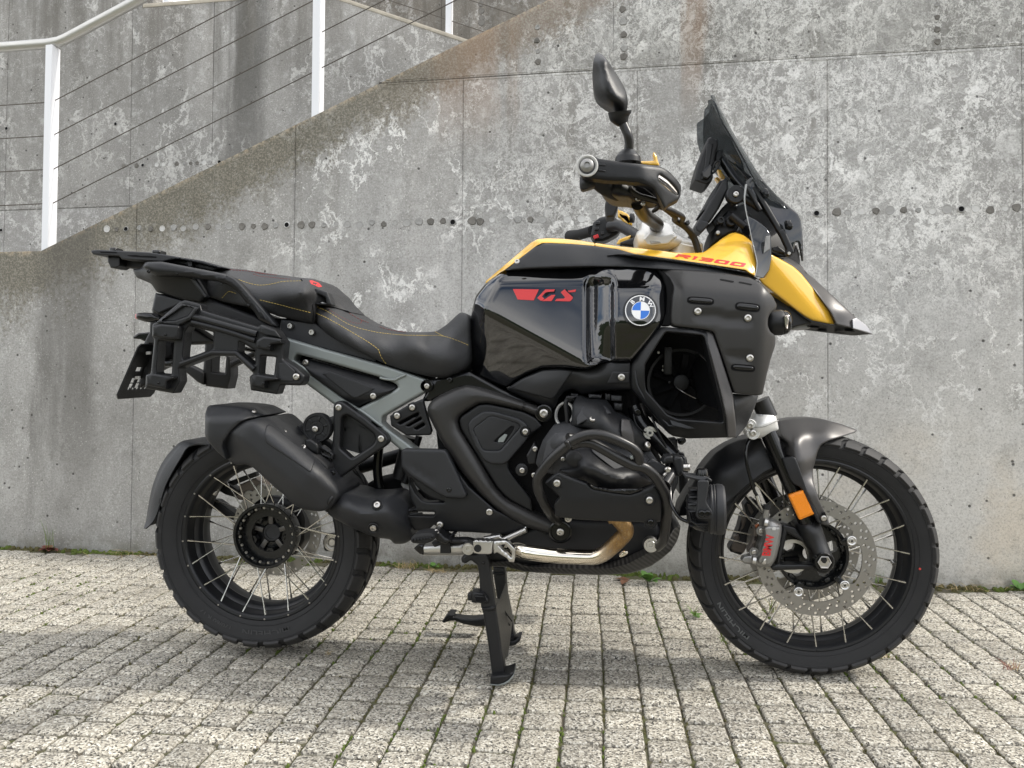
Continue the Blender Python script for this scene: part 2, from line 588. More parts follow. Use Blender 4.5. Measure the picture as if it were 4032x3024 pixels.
def lathe_mesh(name, prof, c, axis=(0, -1, 0), n=48, angle=35, close=False):
    """prof: (a, r) along axis from c"""
    ax = np.array(axis, float); ax /= np.linalg.norm(ax)
    ref = np.array([0, 0, 1.0]) if abs(ax[2]) < 0.9 else np.array([1.0, 0, 0])
    u = np.cross(ref, ax); u /= np.linalg.norm(u); v = np.cross(ax, u)
    c = np.array(c, float)
    verts, faces = [], []
    for a, r in prof:
        for k in range(n):
            th = 2 * math.pi * k / n
            verts.append(c + ax * a + r * (math.cos(th) * u + math.sin(th) * v))
    m = len(prof)
    for i in range(m - 1 + (1 if close else 0)):
        i2 = (i + 1) % m
        for k in range(n):
            faces.append((i * n + k, i * n + (k + 1) % n, i2 * n + (k + 1) % n, i2 * n + k))
    if not close:
        if prof[0][1] > 1e-4: faces.append(tuple(range(n)))
        if prof[-1][1] > 1e-4: faces.append(tuple(range((m - 1) * n, m * n)))
    return mesh_from(name, verts, faces, angle, weld=True)

def lathe(name, prof, c, mat, parent, axis=(0, -1, 0), n=48, angle=35, label=None, close=False):
    return link(name, lathe_mesh(name, prof, c, axis, n, angle, close), mat, parent, None, label)

_bolt_me = None
def bolt(px, py, t, parent, r=0.0065, dark=False, axis=None, name='bolt'):
    global _bolt_me
    if _bolt_me is None:
        prof = [(0, 0.88), (0.22, 0.88), (0.40, 0.78), (0.5, 0.55), (0.5, 0.44), (0.05, 0.36), (0.02, 0.0)]
        a = lathe_mesh('bolt', prof, (0, 0, 0), (0, -1, 0), 14, 30)
        a.materials.append(M['bolt'])
        b = a.copy(); b.materials.clear(); b.materials.append(M['gloss_part'])
        _bolt_me = (a, b)
    o = bpy.data.objects.new(name, _bolt_me[1 if dark else 0])
    COL.objects.link(o)
    o.location = U(px, py, t + 0.001); o.scale = (r, r, r)
    if axis is not None: o.rotation_euler = Vector((0, -1, 0)).rotation_difference(Vector(axis)).to_euler()
    o.parent = parent
    return o

def bx(name, c, s, mat, parent, rot=None, bev=0.002, label=None, kind=None):
    bm = bmesh.new()
    bmesh.ops.create_cube(bm, size=1.0)
    bmesh.ops.scale(bm, vec=s, verts=bm.verts)
    if bev: bmesh.ops.bevel(bm, geom=bm.edges[:], offset=min(bev, 0.4 * min(s)), segments=2, affect='EDGES', profile=0.6)
    if rot is not None: bmesh.ops.transform(bm, matrix=rot.to_4x4(), verts=bm.verts)
    bmesh.ops.translate(bm, vec=c, verts=bm.verts)
    me = bpy.data.meshes.new(name); bm.to_mesh(me); bm.free()
    return link(name, finish(me, 35), mat, parent, kind, label)

def loft(name, curves, mat, parent, thick=0.003, label=None, angle=45, kind=None):
    """curves: lists of 3D points of equal length -> sheet with real thickness"""
    n, m = len(curves), len(curves[0])
    verts = [tuple(p) for c in curves for p in c]
    faces = [(i * m + j, i * m + j + 1, (i + 1) * m + j + 1, (i + 1) * m + j) for i in range(n - 1) for j in range(m - 1)]
    me = bpy.data.meshes.new(name)
    me.from_pydata(verts, [], faces)
    bm = bmesh.new(); bm.from_mesh(me)
    bmesh.ops.recalc_face_normals(bm, faces=bm.faces)
    bmesh.ops.solidify(bm, geom=bm.faces[:], thickness=thick)
    bmesh.ops.recalc_face_normals(bm, faces=bm.faces)
    bm.to_mesh(me); bm.free()
    return link(name, finish(me, angle), mat, parent, kind, label)

_font_cache = {}
def text_tris(s, bold=0.0):
    """2D vertices and triangles of a word in the built-in font, cap height 1"""
    key = (s, bold)
    if key in _font_cache: return _font_cache[key]
    cu = bpy.data.curves.new('txt', 'FONT')
    cu.body = s; cu.size = 1.0; cu.fill_mode = 'BOTH'; cu.offset = bold; cu.resolution_u = 4
    o = bpy.data.objects.new('txt', cu)
    me = bpy.data.meshes.new_from_object(o)
    v = np.array([(a.co.x, a.co.y) for a in me.vertices]); f = [tuple(p.vertices) for p in me.polygons]
    bpy.data.objects.remove(o); bpy.data.curves.remove(cu); bpy.data.meshes.remove(me)
    if len(v):
        v[:, 0] -= v[:, 0].min(); v /= 0.69
    _font_cache[key] = (v, f)
    return v, f

def lettering(name, s, fmap, mat, parent, bold=0.0, label=None):
    """fmap maps (u, v) arrays (v: 0 baseline .. 1 cap height, u in cap heights) to 3D points"""
    v, f = text_tris(s, bold)
    me = mesh_from(name, fmap(v[:, 0], v[:, 1]), f, 30)
    return link(name, me, mat, parent, None, label)
# ================================================================== SETTING
P0 = np.array([0.0, 1.02005, 0.0])
WX = np.array([0.998583, -0.053215, 0.0])
WU = np.array([0.00251006, 0.04710154, 0.99888695])
WN = np.array([-0.05315575, -0.99747161, 0.04716838])
def WP(x, h, d=0.0): return P0 + WX * x + WU * h + WN * d
def wall_at(px, py, d=0.0):
    r = ray(px, py)
    s = (WN @ P0 + d - CAM @ WN) / (r @ WN)
    X = CAM + s * r - P0
    return float(X @ WX), float(X @ WU)
def htop(x): return 1.366 + max(0.0, x + 1.6) * 0.4252

# ---------------------------------------------------------------- concrete
def concrete(name, mode):
    m, nt, N, L, b = mat_new(name)
    t = NT(nt)
    pos = N.new('ShaderNodeNewGeometry').outputs['Position']
    sep = N.new('ShaderNodeSeparateXYZ'); L.new(pos, sep.inputs[0])
    X, Z = sep.outputs['X'], sep.outputs['Z']
    rnd = N.new('ShaderNodeObjectInfo').outputs['Random']
    warp = t.vm('ADD', pos, t.vm('SCALE', t.vm('SUBTRACT', t.noise(pos, 7, 6, 0.6, col=True), (0.5, 0.5, 0.5)), (1, 1, 1)))
    wn_ = [n for n in N if n.type == 'VECT_MATH' and n.operation == 'SCALE'][-1]
    wn_.inputs['Scale'].default_value = 0.16
    big = t.noise(t.mapping(pos, (1, 1, 0.55)), 1.7, 6, 0.6)
    streak = t.noise(t.mapping(pos, (1, 1, 0.10)), 9, 6, 0.65)
    fine = t.noise(pos, 95, 6, 0.75)
    mid = t.noise(pos, 20, 6, 0.65)
    if mode == 'main':
        col = t.mix(t.mapr(big, 0.3, 0.7), (0.345, 0.337, 0.320), (0.515, 0.506, 0.484))
    elif mode == 'mid':
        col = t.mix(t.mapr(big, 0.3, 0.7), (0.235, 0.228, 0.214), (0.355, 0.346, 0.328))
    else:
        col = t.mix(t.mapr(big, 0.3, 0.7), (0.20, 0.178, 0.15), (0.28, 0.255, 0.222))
    # panel to panel difference, vertical runs, grain
    col = t.mix(t.mapr(rnd, 0, 1, 0, 0.13, False), col, (0.20, 0.20, 0.195))
    col = t.mix(t.mapr(streak, 0.45, 0.75, 0.0, 0.35), col, (0.20, 0.197, 0.19))
    col = t.mix(t.mapr(mid, 0.5, 0.72, 0, 0.42), col, (0.60, 0.595, 0.58))
    col = t.mix(t.mapr(fine, 0.38, 0.28, 0, 0.6), col, (0.13, 0.13, 0.125))
    if mode == 'main':
        # pale, smoother and slightly ochre concrete low down on the right
        low = t.mul(t.mapr(Z, 1.15, 0.35), t.mapr(X, 0.6, 1.7))
        col = t.mix(t.mul(low, 0.62), col, (0.66, 0.64, 0.59))
        ochre = t.mul(t.mul(t.mapr(Z, 0.75, 0.35), t.mapr(X, 1.2, 1.8)), t.mapr(t.noise(pos, 2.3, 5), 0.45, 0.65))
        col = t.mix(t.mul(ochre, 0.35), col, (0.56, 0.44, 0.28))
        # left part greyer and speckled
        left = t.mapr(X, 0.3, -0.9)
        col = t.mix(t.mul(left, 0.42), col, (0.20, 0.195, 0.178))
        blot = t.mapr(t.noise(t.mapping(pos, (1, 1, 0.7)), 4.5, 9, 0.72), 0.50, 0.66)
        col = t.mix(t.mul(blot, 0.38), col, (0.17, 0.165, 0.15))
        grit = t.mapr(t.noise(t.vm('ADD', pos, (3, 3, 3)), 55, 6, 0.8), 0.56, 0.68)
        col = t.mix(t.mul(grit, 0.35), col, (0.12, 0.115, 0.10))
    # white efflorescence: meandering lime veins, and lace-like bloom high on the right
    vw = t.mapping(warp, (1, 1, 0.62))
    r1 = t.m('ABSOLUTE', t.sub(t.noise(vw, 3.1, 10, 0.62), 0.5))
    r2 = t.m('ABSOLUTE', t.sub(t.noise(t.vm('ADD', vw, (3.1, 0, 1.7)), 6.5, 10, 0.65), 0.5))
    reg = t.noise(t.vm('ADD', pos, (11.3, 0, 4.1)), 1.7, 3)
    reg2 = t.noise(t.vm('ADD', pos, (2.2, 0, 7.7)), 2.4, 3)
    wid = t.mapr(t.noise(pos, 9, 3), 0.35, 0.65, 0.35, 1.5)
    crack = t.mul(t.mapr(t.m('DIVIDE', r1, wid), 0.016, 0.006), t.mapr(reg, 0.47, 0.56))
    crack2 = t.mul(t.mapr(t.m('DIVIDE', r2, wid), 0.022, 0.007), t.mapr(reg2, 0.48, 0.58))
    wm = t.m('MAXIMUM', crack, t.mul(crack2, 0.9))
    if mode == 'main':
        hi = t.mul(t.mapr(X, -1.0, 0.0, 0.35, 1.0), t.mapr(Z, 0.35, 0.85, 0.15, 1.0))
        wm = t.mul(wm, hi)
        lr1 = t.m('ABSOLUTE', t.sub(t.noise(t.vm('ADD', vw, (7, 1, 3)), 8.5, 12, 0.70), 0.5))
        lr2 = t.m('ABSOLUTE', t.sub(t.noise(t.vm('ADD', vw, (2, 9, 6)), 17, 10, 0.70), 0.5))
        lreg = t.mul(t.mapr(X, 0.0, 1.3), t.mapr(Z, 0.80, 1.35))
        lreg = t.mul(lreg, t.mapr(t.noise(pos, 2.6, 5), 0.30, 0.50))
        lacem = t.m('MAXIMUM', t.mapr(lr1, 0.020, 0.008), t.mul(t.mapr(lr2, 0.022, 0.008), 0.7))
        lace = t.noise(warp, 12, 14, 0.76)
        lacem = t.mul(t.m('MAXIMUM', lacem, t.mapr(lace, 0.55, 0.59, 0.0, 0.95)), lreg)
        patch = t.mul(t.mapr(t.noise(t.vm('ADD', warp, (4, 4, 4)), 6.0, 14, 0.78), 0.56, 0.68), t.mapr(Z, 0.5, 1.0))
        wm = t.m('MAXIMUM', wm, t.m('MAXIMUM', t.mul(lacem, 0.88), t.mul(patch, 0.5)))
        upper = t.mul(t.mapr(Z, 1.15, 1.75), t.mapr(streak, 0.2, 0.7, 0.6, 1.0))
        col = t.mix(t.mul(upper, 0.36), col, (0.17, 0.163, 0.148))
        run2 = t.mul(t.mapr(t.noise(t.mapping(pos, (1, 1, 0.05)), 6.5, 7, 0.7), 0.53, 0.66), t.mapr(Z, 0.7, 2.2))
        col = t.mix(t.mul(run2, 0.5), col, (0.15, 0.138, 0.118))
        lite = t.mapr(t.noise(t.mapping(pos, (1, 1, 0.4)), 2.2, 7, 0.7), 0.5, 0.66)
        col = t.mix(t.mul(lite, t.mapr(Z, 1.5, 0.7, 0.12, 0.42)), col, (0.60, 0.592, 0.57))
    else:
        wm = t.mul(wm, 0.55)
    wm = t.mul(wm, t.mapr(t.noise(pos, 60, 4), 0.3, 0.5, 0.55, 1.0))
    col = t.mix(wm, col, (0.74, 0.73, 0.70))
    sand = t.noise(t.vm('ADD', pos, (6, 1, 2)), 130, 4, 0.8)
    col = t.mix(t.mapr(sand, 0.50, 0.40, 0, 0.34), col, (0.12, 0.115, 0.10))
    col = t.mix(t.mapr(sand, 0.56, 0.68, 0, 0.45), col, (0.66, 0.65, 0.62))
    # exposed light and dark grit
    sp = t.vor(pos, 70, 'F1')
    spm = t.mul(t.mapr(sp, 0.24, 0.14), t.mapr(t.noise(pos, 6, 4), 0.42, 0.62))
    col = t.mix(t.mul(spm, 0.65), col, (0.66, 0.65, 0.61))
    pit = t.vor(t.vm('ADD', pos, (5, 2, 9)), 15, 'F1')
    pitm = t.mul(t.mapr(pit, 0.11, 0.05), t.mapr(t.noise(pos, 4, 3), 0.45, 0.52))
    pit2 = t.mapr(t.vor(t.vm('ADD', pos, (1, 7, 3)), 34, 'F1'), 0.10, 0.05)
    pitm = t.m('MAXIMUM', pitm, t.mul(pit2, t.mapr(t.noise(pos, 5, 3), 0.5, 0.58)))
    col = t.mix(t.mul(pitm, 0.85), col, (0.05, 0.048, 0.045))
    if mode == 'main':
        # black-brown growth creeping down from the sloping top
        slope = t.sub(t.add(1.366, t.mul(t.m('MAXIMUM', t.add(X, 1.6), 0.0), 0.4252)), Z)
        reach = t.mapr(X, -1.6, 0.6, 0.46, 0.26, False)
        grime = t.mapr(t.m('DIVIDE', slope, reach), 1.3, 0.0, 0.0, 1.0, False)
        gn = t.add(t.mul(t.noise(pos, 58, 8, 0.8), 0.6), t.mul(t.noise(t.mapping(pos, (1, 1, 0.5)), 8, 6, 0.7), 0.4))
        gm = t.mapr(t.add(gn, t.mul(t.sub(grime, 0.52), 0.50)), 0.42, 0.60)
        gcol = t.mix(t.mapr(X, -0.2, 0.9), (0.088, 0.080, 0.056), (0.15, 0.10, 0.065))
        gcol = t.mix(t.mapr(t.noise(pos, 120, 4, 0.8), 0.45, 0.6), gcol, (0.22, 0.20, 0.155))
        col = t.mix(t.mul(gm, t.mapr(X, 1.8, 0.2, 0.3, 0.82)), col, gcol)
        lich = t.mul(t.mapr(slope, 0.035, 0.0), t.mapr(t.noise(pos, 45, 6, 0.75), 0.44, 0.58))
        col = t.mix(t.mul(lich, 0.75), col, t.mix(t.noise(pos, 30, 3), (0.30, 0.20, 0.09), (0.50, 0.46, 0.38)))
        # damp dark run below the corner of the slope
        run = t.mul(t.mapr(t.m('ABSOLUTE', t.add(t.add(X, 1.42), t.mul(t.sub(streak, 0.5), 0.5))), 0.23, 0.05), t.mapr(Z, 0.02, 0.8, 0.25, 1.0))
        col = t.mix(t.mul(run, 0.55), col, (0.085, 0.080, 0.070))
        # rusty runs from the top
        rust = t.mul(t.mapr(t.m('ABSOLUTE', t.add(t.sub(X, 1.36), t.mul(t.sub(streak, 0.5), 0.35))), 0.085, 0.01), t.mapr(Z, 1.75, 2.25))
        rust2 = t.mul(t.mapr(t.m('ABSOLUTE', t.add(t.sub(X, 0.42), t.mul(t.sub(streak, 0.5), 0.6))), 0.22, 0.02), t.mapr(Z, 1.7, 2.0))
        col = t.mix(t.mul(t.m('MAXIMUM', rust, t.mul(rust2, 0.7)), 0.45), col, (0.30, 0.185, 0.11))
        # dirt line at the foot
        foot = t.mul(t.mapr(Z, 0.10, 0.0), t.mapr(t.noise(pos, 12, 5), 0.35, 0.6))
        col = t.mix(t.mul(foot, 0.6), col, (0.16, 0.15, 0.115))
    else:
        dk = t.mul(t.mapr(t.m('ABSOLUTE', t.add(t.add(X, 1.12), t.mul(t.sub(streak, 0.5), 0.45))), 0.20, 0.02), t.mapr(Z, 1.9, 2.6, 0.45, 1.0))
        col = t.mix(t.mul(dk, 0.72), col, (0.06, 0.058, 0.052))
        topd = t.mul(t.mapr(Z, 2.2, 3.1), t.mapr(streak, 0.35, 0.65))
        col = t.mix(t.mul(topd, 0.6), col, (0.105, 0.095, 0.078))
    L.new(col, b.inputs['Base Color'])
    b.inputs['Roughness'].default_value = 0.88
    b.inputs['Specular IOR Level'].default_value = 0.25
    hgt = t.sub(t.add(t.mul(fine, 0.35), t.mul(mid, 0.5)), t.mul(pitm, 1.2))
    hgt = t.add(hgt, t.mul(wm, 0.25))
    L.new(t.bump(hgt, 0.55, 0.006), b.inputs['Normal'])
    return m
M['wall'] = concrete('weathered_board_marked_concrete', 'main')
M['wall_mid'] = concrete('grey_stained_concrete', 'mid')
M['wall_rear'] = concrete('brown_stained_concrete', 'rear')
M['plug_pale'] = simple('pale_mortar_plug', (0.52, 0.515, 0.495), 0.9, bump=0.6, bscale=200, var=0.3)
M['plug_grey'] = simple('grey_mortar_plug', (0.34, 0.335, 0.32), 0.9, bump=0.8, bscale=200, var=0.4)
M['plug_dark'] = simple('dark_rough_mortar', (0.185, 0.175, 0.158), 0.95, bump=1.0, bscale=160, var=0.7)

def prism(name, poly, d0, d1, mat, parent, bev=0.0, label=None):
    """poly in wall coordinates (x, h) counter-clockwise, front at d0, back at d1"""
    bm = bmesh.new()
    f = [bm.verts.new(WP(x, h, d0)) for x, h in poly]
    g = [bm.verts.new(WP(x, h, d1)) for x, h in poly]
    bm.faces.new(f); bm.faces.new(g[::-1])
    n = len(poly)
    for i in range(n): bm.faces.new((f[i], g[i], g[(i + 1) % n], f[(i + 1) % n]))
    bmesh.ops.recalc_face_normals(bm, faces=bm.faces)
    if bev:
        fe = [e for e in bm.edges if all(v in f for v in e.verts)]
        bmesh.ops.bevel(bm, geom=fe, offset=bev, segments=2, affect='EDGES', profile=0.5)
    me = bpy.data.meshes.new(name); bm.to_mesh(me); bm.free()
    return link(name, finish(me, 30), mat, parent, None, label)

G = 0.0011                                                # half a joint
wall = empty('concrete_wall', tuple(WP(0, 0, 0)))
thing(wall, 'weathered grey concrete wall with sloping top right behind the motorcycle', 'wall')
WI = Matrix.Translation(-Vector(WP(0, 0, 0)))
def wchild(o):
    o.matrix_parent_inverse = WI
    return o
def clip_top(x0, x1, h0, cap=None):
    xs = [x0] + [x for x in (-1.6, ((cap or 99) - 1.366) / 0.4252 - 1.6) if x0 < x < x1] + [x1]
    top = [(x, min(htop(x), cap) if cap else htop(x)) for x in xs]
    return [(x0, h0), (x1, h0)] + top[::-1]
SEAMS = [-3.4, -2.62, -1.868, -1.116, -0.359, 0.391, 1.118, 1.857, 2.560, 3.30, 4.2]
for a, c in zip(SEAMS[:-1], SEAMS[1:]):
    wchild(prism('wall_panel', clip_top(a + G, c - G, -0.08, 2.0543), 0.0, -0.03, M['wall'], wall, 0.0025))
for a, c in ((0.02, 1.02), (1.02, 2.56), (2.56, 4.2)):
    wchild(prism('wall_panel', clip_top(a + G, c - G, 2.0562), 0.0, -0.03, M['wall'], wall, 0.0025))
core = [(-3.4, -0.1), (4.2, -0.1), (4.2, htop(4.2) - 0.01), (-1.6, 1.356), (-3.4, 1.356)]
wchild(prism('wall_core', core, -0.0035, -0.22, M['wall'], wall))
# little ridges of cement grout that leaked out along the formwork joints
def grout(x0, h0, x1, h1, seed):
    r = random.Random(seed)
    n = int(math.hypot(x1 - x0, h1 - h0) / 0.02)
    V, F = [], []
    off = [(-0.0042, 0.0004), (-0.0016, 0.0022), (0.0016, 0.0022), (0.0042, 0.0004)]
    dx, dh = (x1 - x0), (h1 - h0); l = math.hypot(dx, dh); ux, uh = -dh / l, dx / l
    for i in range(n + 1):
        s = i / n; k = 0.25 + 1.1 * r.random(); j = (r.random() - 0.5) * 0.002
        for o, e in off:
            V.append(WP(x0 + dx * s + ux * (o * 0.8 + j), h0 + dh * s + uh * (o * 0.8 + j), e * k - 0.0006))
    for i in range(n):
        for k in range(3): F.append((i * 4 + k, i * 4 + k + 1, i * 4 + k + 5, i * 4 + k + 4))
    return wchild(link('grout_ridge', mesh_from('grout_ridge', V, F, 60), M['wall'], wall))
grout(0.05, 2.047, 4.2, 2.043, 1); grout(0.05, 2.066, 4.2, 2.064, 2)
for i, x in enumerate((-1.1235, -1.1085, -0.3655, -0.3525, 0.3845, 0.3975, 1.1245, 1.8505, 1.8635, 2.5665)): grout(x, 0.05, x, min(2.03, htop(x) - 0.06), 5 + i)

# tie holes
def tie_mesh(kind):
    nm = 'tie_hole'
    if kind == 'ring':   prof = [(-0.004, 1.0), (0.0012, 1.0), (0.0018, 0.93), (0.0006, 0.84), (0.0010, 0.5), (0.0010, 0.0)]
    elif kind == 'cup':  prof = [(-0.004, 1.06), (0.0014, 1.04), (0.0026, 0.9), (0.0012, 0.8), (0.0030, 0.55), (0.0012, 0.3), (0.0020, 0.0)]
    else:                prof = [(-0.004, 1.02), (0.0015, 1.0), (0.0042, 0.9), (0.0030, 0.72), (0.0016, 0.62), (0.0011, 0.3), (0.0009, 0.0)]
    return lathe_mesh(nm, prof, (0, 0, 0), (0, 0, 1), 18, 40)
_tm = {k: tie_mesh(k) for k in ('ring', 'cup', 'open')}
_tv = {}
def tie(px, py, rpx, kind, mat, d=0.0, parent=None, inv=True):
    parent = parent or wall
    x, h = wall_at(px, py, d)
    key = (kind, mat)
    if key not in _tv:
        me = _tm[kind].copy()
        me.materials.append(M[mat])
        if kind == 'open':
            me.materials.append(M['void'])
            for p in me.polygons:
                if math.hypot(p.center[0], p.center[1]) < 0.74: p.material_index = 1
        if kind == 'cup':
            for v in me.vertices:
                v.co.x *= 1 + 0.16 * math.sin(3 * math.atan2(v.co.y, v.co.x)); v.co.z += 0.0012 * math.sin(v.co.x * 9 + v.co.y * 7)
        _tv[key] = me
    o = bpy.data.objects.new('tie_hole', _tv[key]); COL.objects.link(o)
    zd = (WP(x, h, d) - CAM) @ CF
    r = rpx * zd / FPX
    q = Vector((0, 0, 1)).rotation_difference(Vector(WN)) @ Matrix.Rotation(random.uniform(0, 6.28), 3, 'Z').to_quaternion()
    o.rotation_mode = 'QUATERNION'; o.rotation_quaternion = q
    o.location = WP(x, h, d); o.scale = (r, r, 1.0)
    o.parent = parent
    o.matrix_parent_inverse = WI
    return o
def ym(x): return 904 + (x - 430) * (838 - 904) / (3220 - 430)     # the row of holes in photograph pixels
row = [(463, 15, 'ring', 'plug_pale'), (507, 9, 'cup', 'plug_dark'), (548, 12, 'open', 'plug_grey'), (602, 11, 'cup', 'plug_grey'), (652, 11, 'cup', 'plug_dark'),
       (703, 13, 'ring', 'plug_pale'), (750, 14, 'cup', 'plug_grey'), (795, 13, 'ring', 'plug_grey'), (848, 14, 'ring', 'plug_grey'), (897, 13, 'cup', 'plug_dark'),
       (942, 14, 'ring', 'plug_grey'), (993, 17, 'ring', 'plug_grey'), (1045, 15, 'cup', 'plug_dark'), (1095, 11, 'cup', 'plug_dark'), (1143, 15, 'cup', 'plug_dark'),
       (1190, 12, 'cup', 'plug_grey'), (1238, 14, 'open', 'plug_pale'), (1303, 16, 'cup', 'plug_dark'), (1350, 15, 'cup', 'plug_dark'), (1398, 11, 'cup', 'plug_grey'),
       (1450, 11, 'ring', 'plug_grey'), (1500, 15, 'ring', 'plug_grey'), (1552, 15, 'ring', 'plug_grey'), (1605, 13, 'cup', 'plug_grey'), (1657, 12, 'cup', 'plug_dark'),
       (1708, 11, 'ring', 'plug_grey'), (1760, 18, 'ring', 'plug_grey'), (1813, 17, 'cup', 'plug_grey'), (1863, 15, 'cup', 'plug_dark'), (1912, 13, 'cup', 'plug_dark'),
       (1956, 15, 'open', 'plug_grey'), (2038, 18, 'cup', 'plug_dark'), (2075, 16, 'cup', 'plug_dark'), (2128, 13, 'ring', 'plug_pale'), (2184, 18, 'ring', 'plug_grey')]
for x, r, k, mt in row: tie(x * 0.9114 + random.uniform(-3, 3), ym(x * 0.9114) + random.uniform(-4, 4), r * 0.9114, k, mt)
row2 = [(25, 16, 'cup', 'plug_grey'), (80, 13, 'cup', 'plug_dark'), (132, 17, 'ring', 'plug_grey'), (240, 17, 'ring', 'plug_pale'), (300, 17, 'ring', 'plug_pale'), (352, 15, 'ring', 'plug_grey'),
        (1283, 10, 'ring', 'plug_grey'), (1315, 15, 'open', 'plug_grey'), (1403, 18, 'cup', 'plug_dark'), (1450, 13, 'ring', 'plug_grey'), (1510, 17, 'ring', 'plug_pale'), (1572, 14, 'cup', 'plug_dark'),
        (1632, 20, 'ring', 'plug_grey'), (1692, 14, 'cup', 'plug_dark'), (1755, 11, 'cup', 'plug_grey'), (1815, 15, 'ring', 'plug_pale'), (1880, 21, 'ring', 'plug_grey'), (1940, 16, 'open', 'plug_grey'),
        (2003, 17, 'ring', 'plug_pale'), (2066, 16, 'cup', 'plug_dark'), (2130, 12, 'ring', 'plug_pale'), (2180, 17, 'cup', 'plug_dark')]
for x, r, k, mt in row2: tie(2016 + x * 0.9114, ym(2016 + x * 0.9114) + random.uniform(-4, 4), r * 0.9114, k, mt)
for x, y, r, mt in ((478, 40, 14, 'plug_dark'), (480, 95, 15, 'plug_grey'), (483, 150, 14, 'plug_dark'), (484, 210, 14, 'plug_grey'), (482, 245, 15, 'plug_dark'),
                    (110, 118, 11, 'plug_grey'), (108, 175, 12, 'plug_dark'), (112, 222, 10, 'plug_grey'), (112, 268, 13, 'plug_dark'),
                    (1835, 20, 10, 'plug_grey'), (1837, 75, 11, 'plug_dark'), (1836, 128, 13, 'plug_dark'), (1838, 180, 13, 'plug_dark')):
    tie(2016 + x * 0.9114, y * 0.9114, r * 0.9114, 'cup', mt)

# wall across the stairs and the one behind it
DM = -1.1
wall2 = empty('concrete_wall', tuple(WP(0, 0, 0)))
thing(wall2, 'dark streaked concrete wall beyond the stairs, seen through the cable railing', 'wall')
sm = [-4.4, -2.80, -1.94, -1.40, 0.9]
def mtop(x):
    return 3.085 - max(0.0, x + 0.73) * 0.397
TOPB = -1.875
for a, c in zip(sm[:-1], sm[1:]):
    xs = [x for x in (-0.73,) if a < x < c]
    hi = [(c - G, mtop(c)) if c > TOPB else (c - G, 4.3)] + [(x, mtop(x)) for x in xs[::-1]]
    if a < TOPB < c: hi += [(TOPB, mtop(TOPB)), (TOPB, 4.3), (a + G, 4.3)]
    else: hi += [(a + G, mtop(a) if a > TOPB else 4.3)]
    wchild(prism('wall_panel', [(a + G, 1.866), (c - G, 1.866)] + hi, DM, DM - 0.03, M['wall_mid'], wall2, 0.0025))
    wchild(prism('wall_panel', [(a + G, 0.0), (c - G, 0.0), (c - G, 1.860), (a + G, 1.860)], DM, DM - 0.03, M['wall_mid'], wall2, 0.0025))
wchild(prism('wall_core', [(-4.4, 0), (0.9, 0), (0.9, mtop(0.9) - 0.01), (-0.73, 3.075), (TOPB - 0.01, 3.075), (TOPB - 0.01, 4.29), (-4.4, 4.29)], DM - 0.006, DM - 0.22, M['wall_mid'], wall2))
M['coping'] = simple('pale_gritty_coping', (0.44, 0.40, 0.33), 0.95, bump=1.0, bscale=160, var=0.5)
wchild(prism('coping_edge', [(TOPB + 0.003, 3.084), (-0.73, 3.084), (0.9, mtop(0.9) - 0.001), (0.9, mtop(0.9) + 0.022), (-0.73, 3.108), (TOPB + 0.003, 3.108)], DM + 0.004, DM - 0.215, M['coping'], wall2, 0.004))
for x, r, k, mt in ((1078, 19, 'cup', 'plug_dark'), (1135, 13, 'cup', 'plug_grey'), (1190, 20, 'cup', 'plug_dark'), (1245, 17, 'open', 'plug_grey'), (1310, 18, 'ring', 'plug_grey'), (1366, 19, 'ring', 'plug_pale'),
                    (1424, 19, 'ring', 'plug_pale'), (1481, 16, 'ring', 'plug_pale'), (1540, 19, 'cup', 'plug_dark'), (1603, 15, 'cup', 'plug_grey'), (1661, 15, 'cup', 'plug_dark'),
                    (1718, 16, 'cup', 'plug_dark'), (1780, 22, 'ring', 'plug_pale'), (1826, 18, 'cup', 'plug_grey'), (1912, 18, 'open', 'plug_dark')):
    tie(x * _S, (1447 - (x - 1078) * 0.042) * _S, r * _S, k, mt, DM, wall2)
for x, y in ((58, 1120), (1008, 1080), (12, 2005)): tie(x * _S, y * _S, 18 * _S, 'open', 'plug_grey', DM, wall2)

wall3 = empty('concrete_wall', tuple(WP(0, 0, 0)))
thing(wall3, 'brownish upper concrete wall farthest back, above the second flight of stairs', 'wall')
DR = -2.5
for x0, x1 in ((-1.2, -0.35), (-0.35, 0.78), (0.78, 2.3), (2.3, 4.6)):
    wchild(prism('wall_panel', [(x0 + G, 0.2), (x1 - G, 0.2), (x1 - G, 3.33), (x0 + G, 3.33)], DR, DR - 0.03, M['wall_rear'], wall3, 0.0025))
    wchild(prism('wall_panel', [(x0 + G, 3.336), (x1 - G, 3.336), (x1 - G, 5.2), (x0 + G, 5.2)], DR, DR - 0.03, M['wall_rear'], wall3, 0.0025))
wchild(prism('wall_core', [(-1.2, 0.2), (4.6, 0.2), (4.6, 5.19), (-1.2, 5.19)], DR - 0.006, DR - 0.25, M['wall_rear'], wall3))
for x, y, r in ((2078, 18, 11), (2080, 48, 12), (2082, 78, 11), (2080, 98, 13)): tie(x * 0.9114, y * 0.9114, r, 'cup', 'plug_dark', DR, wall3)

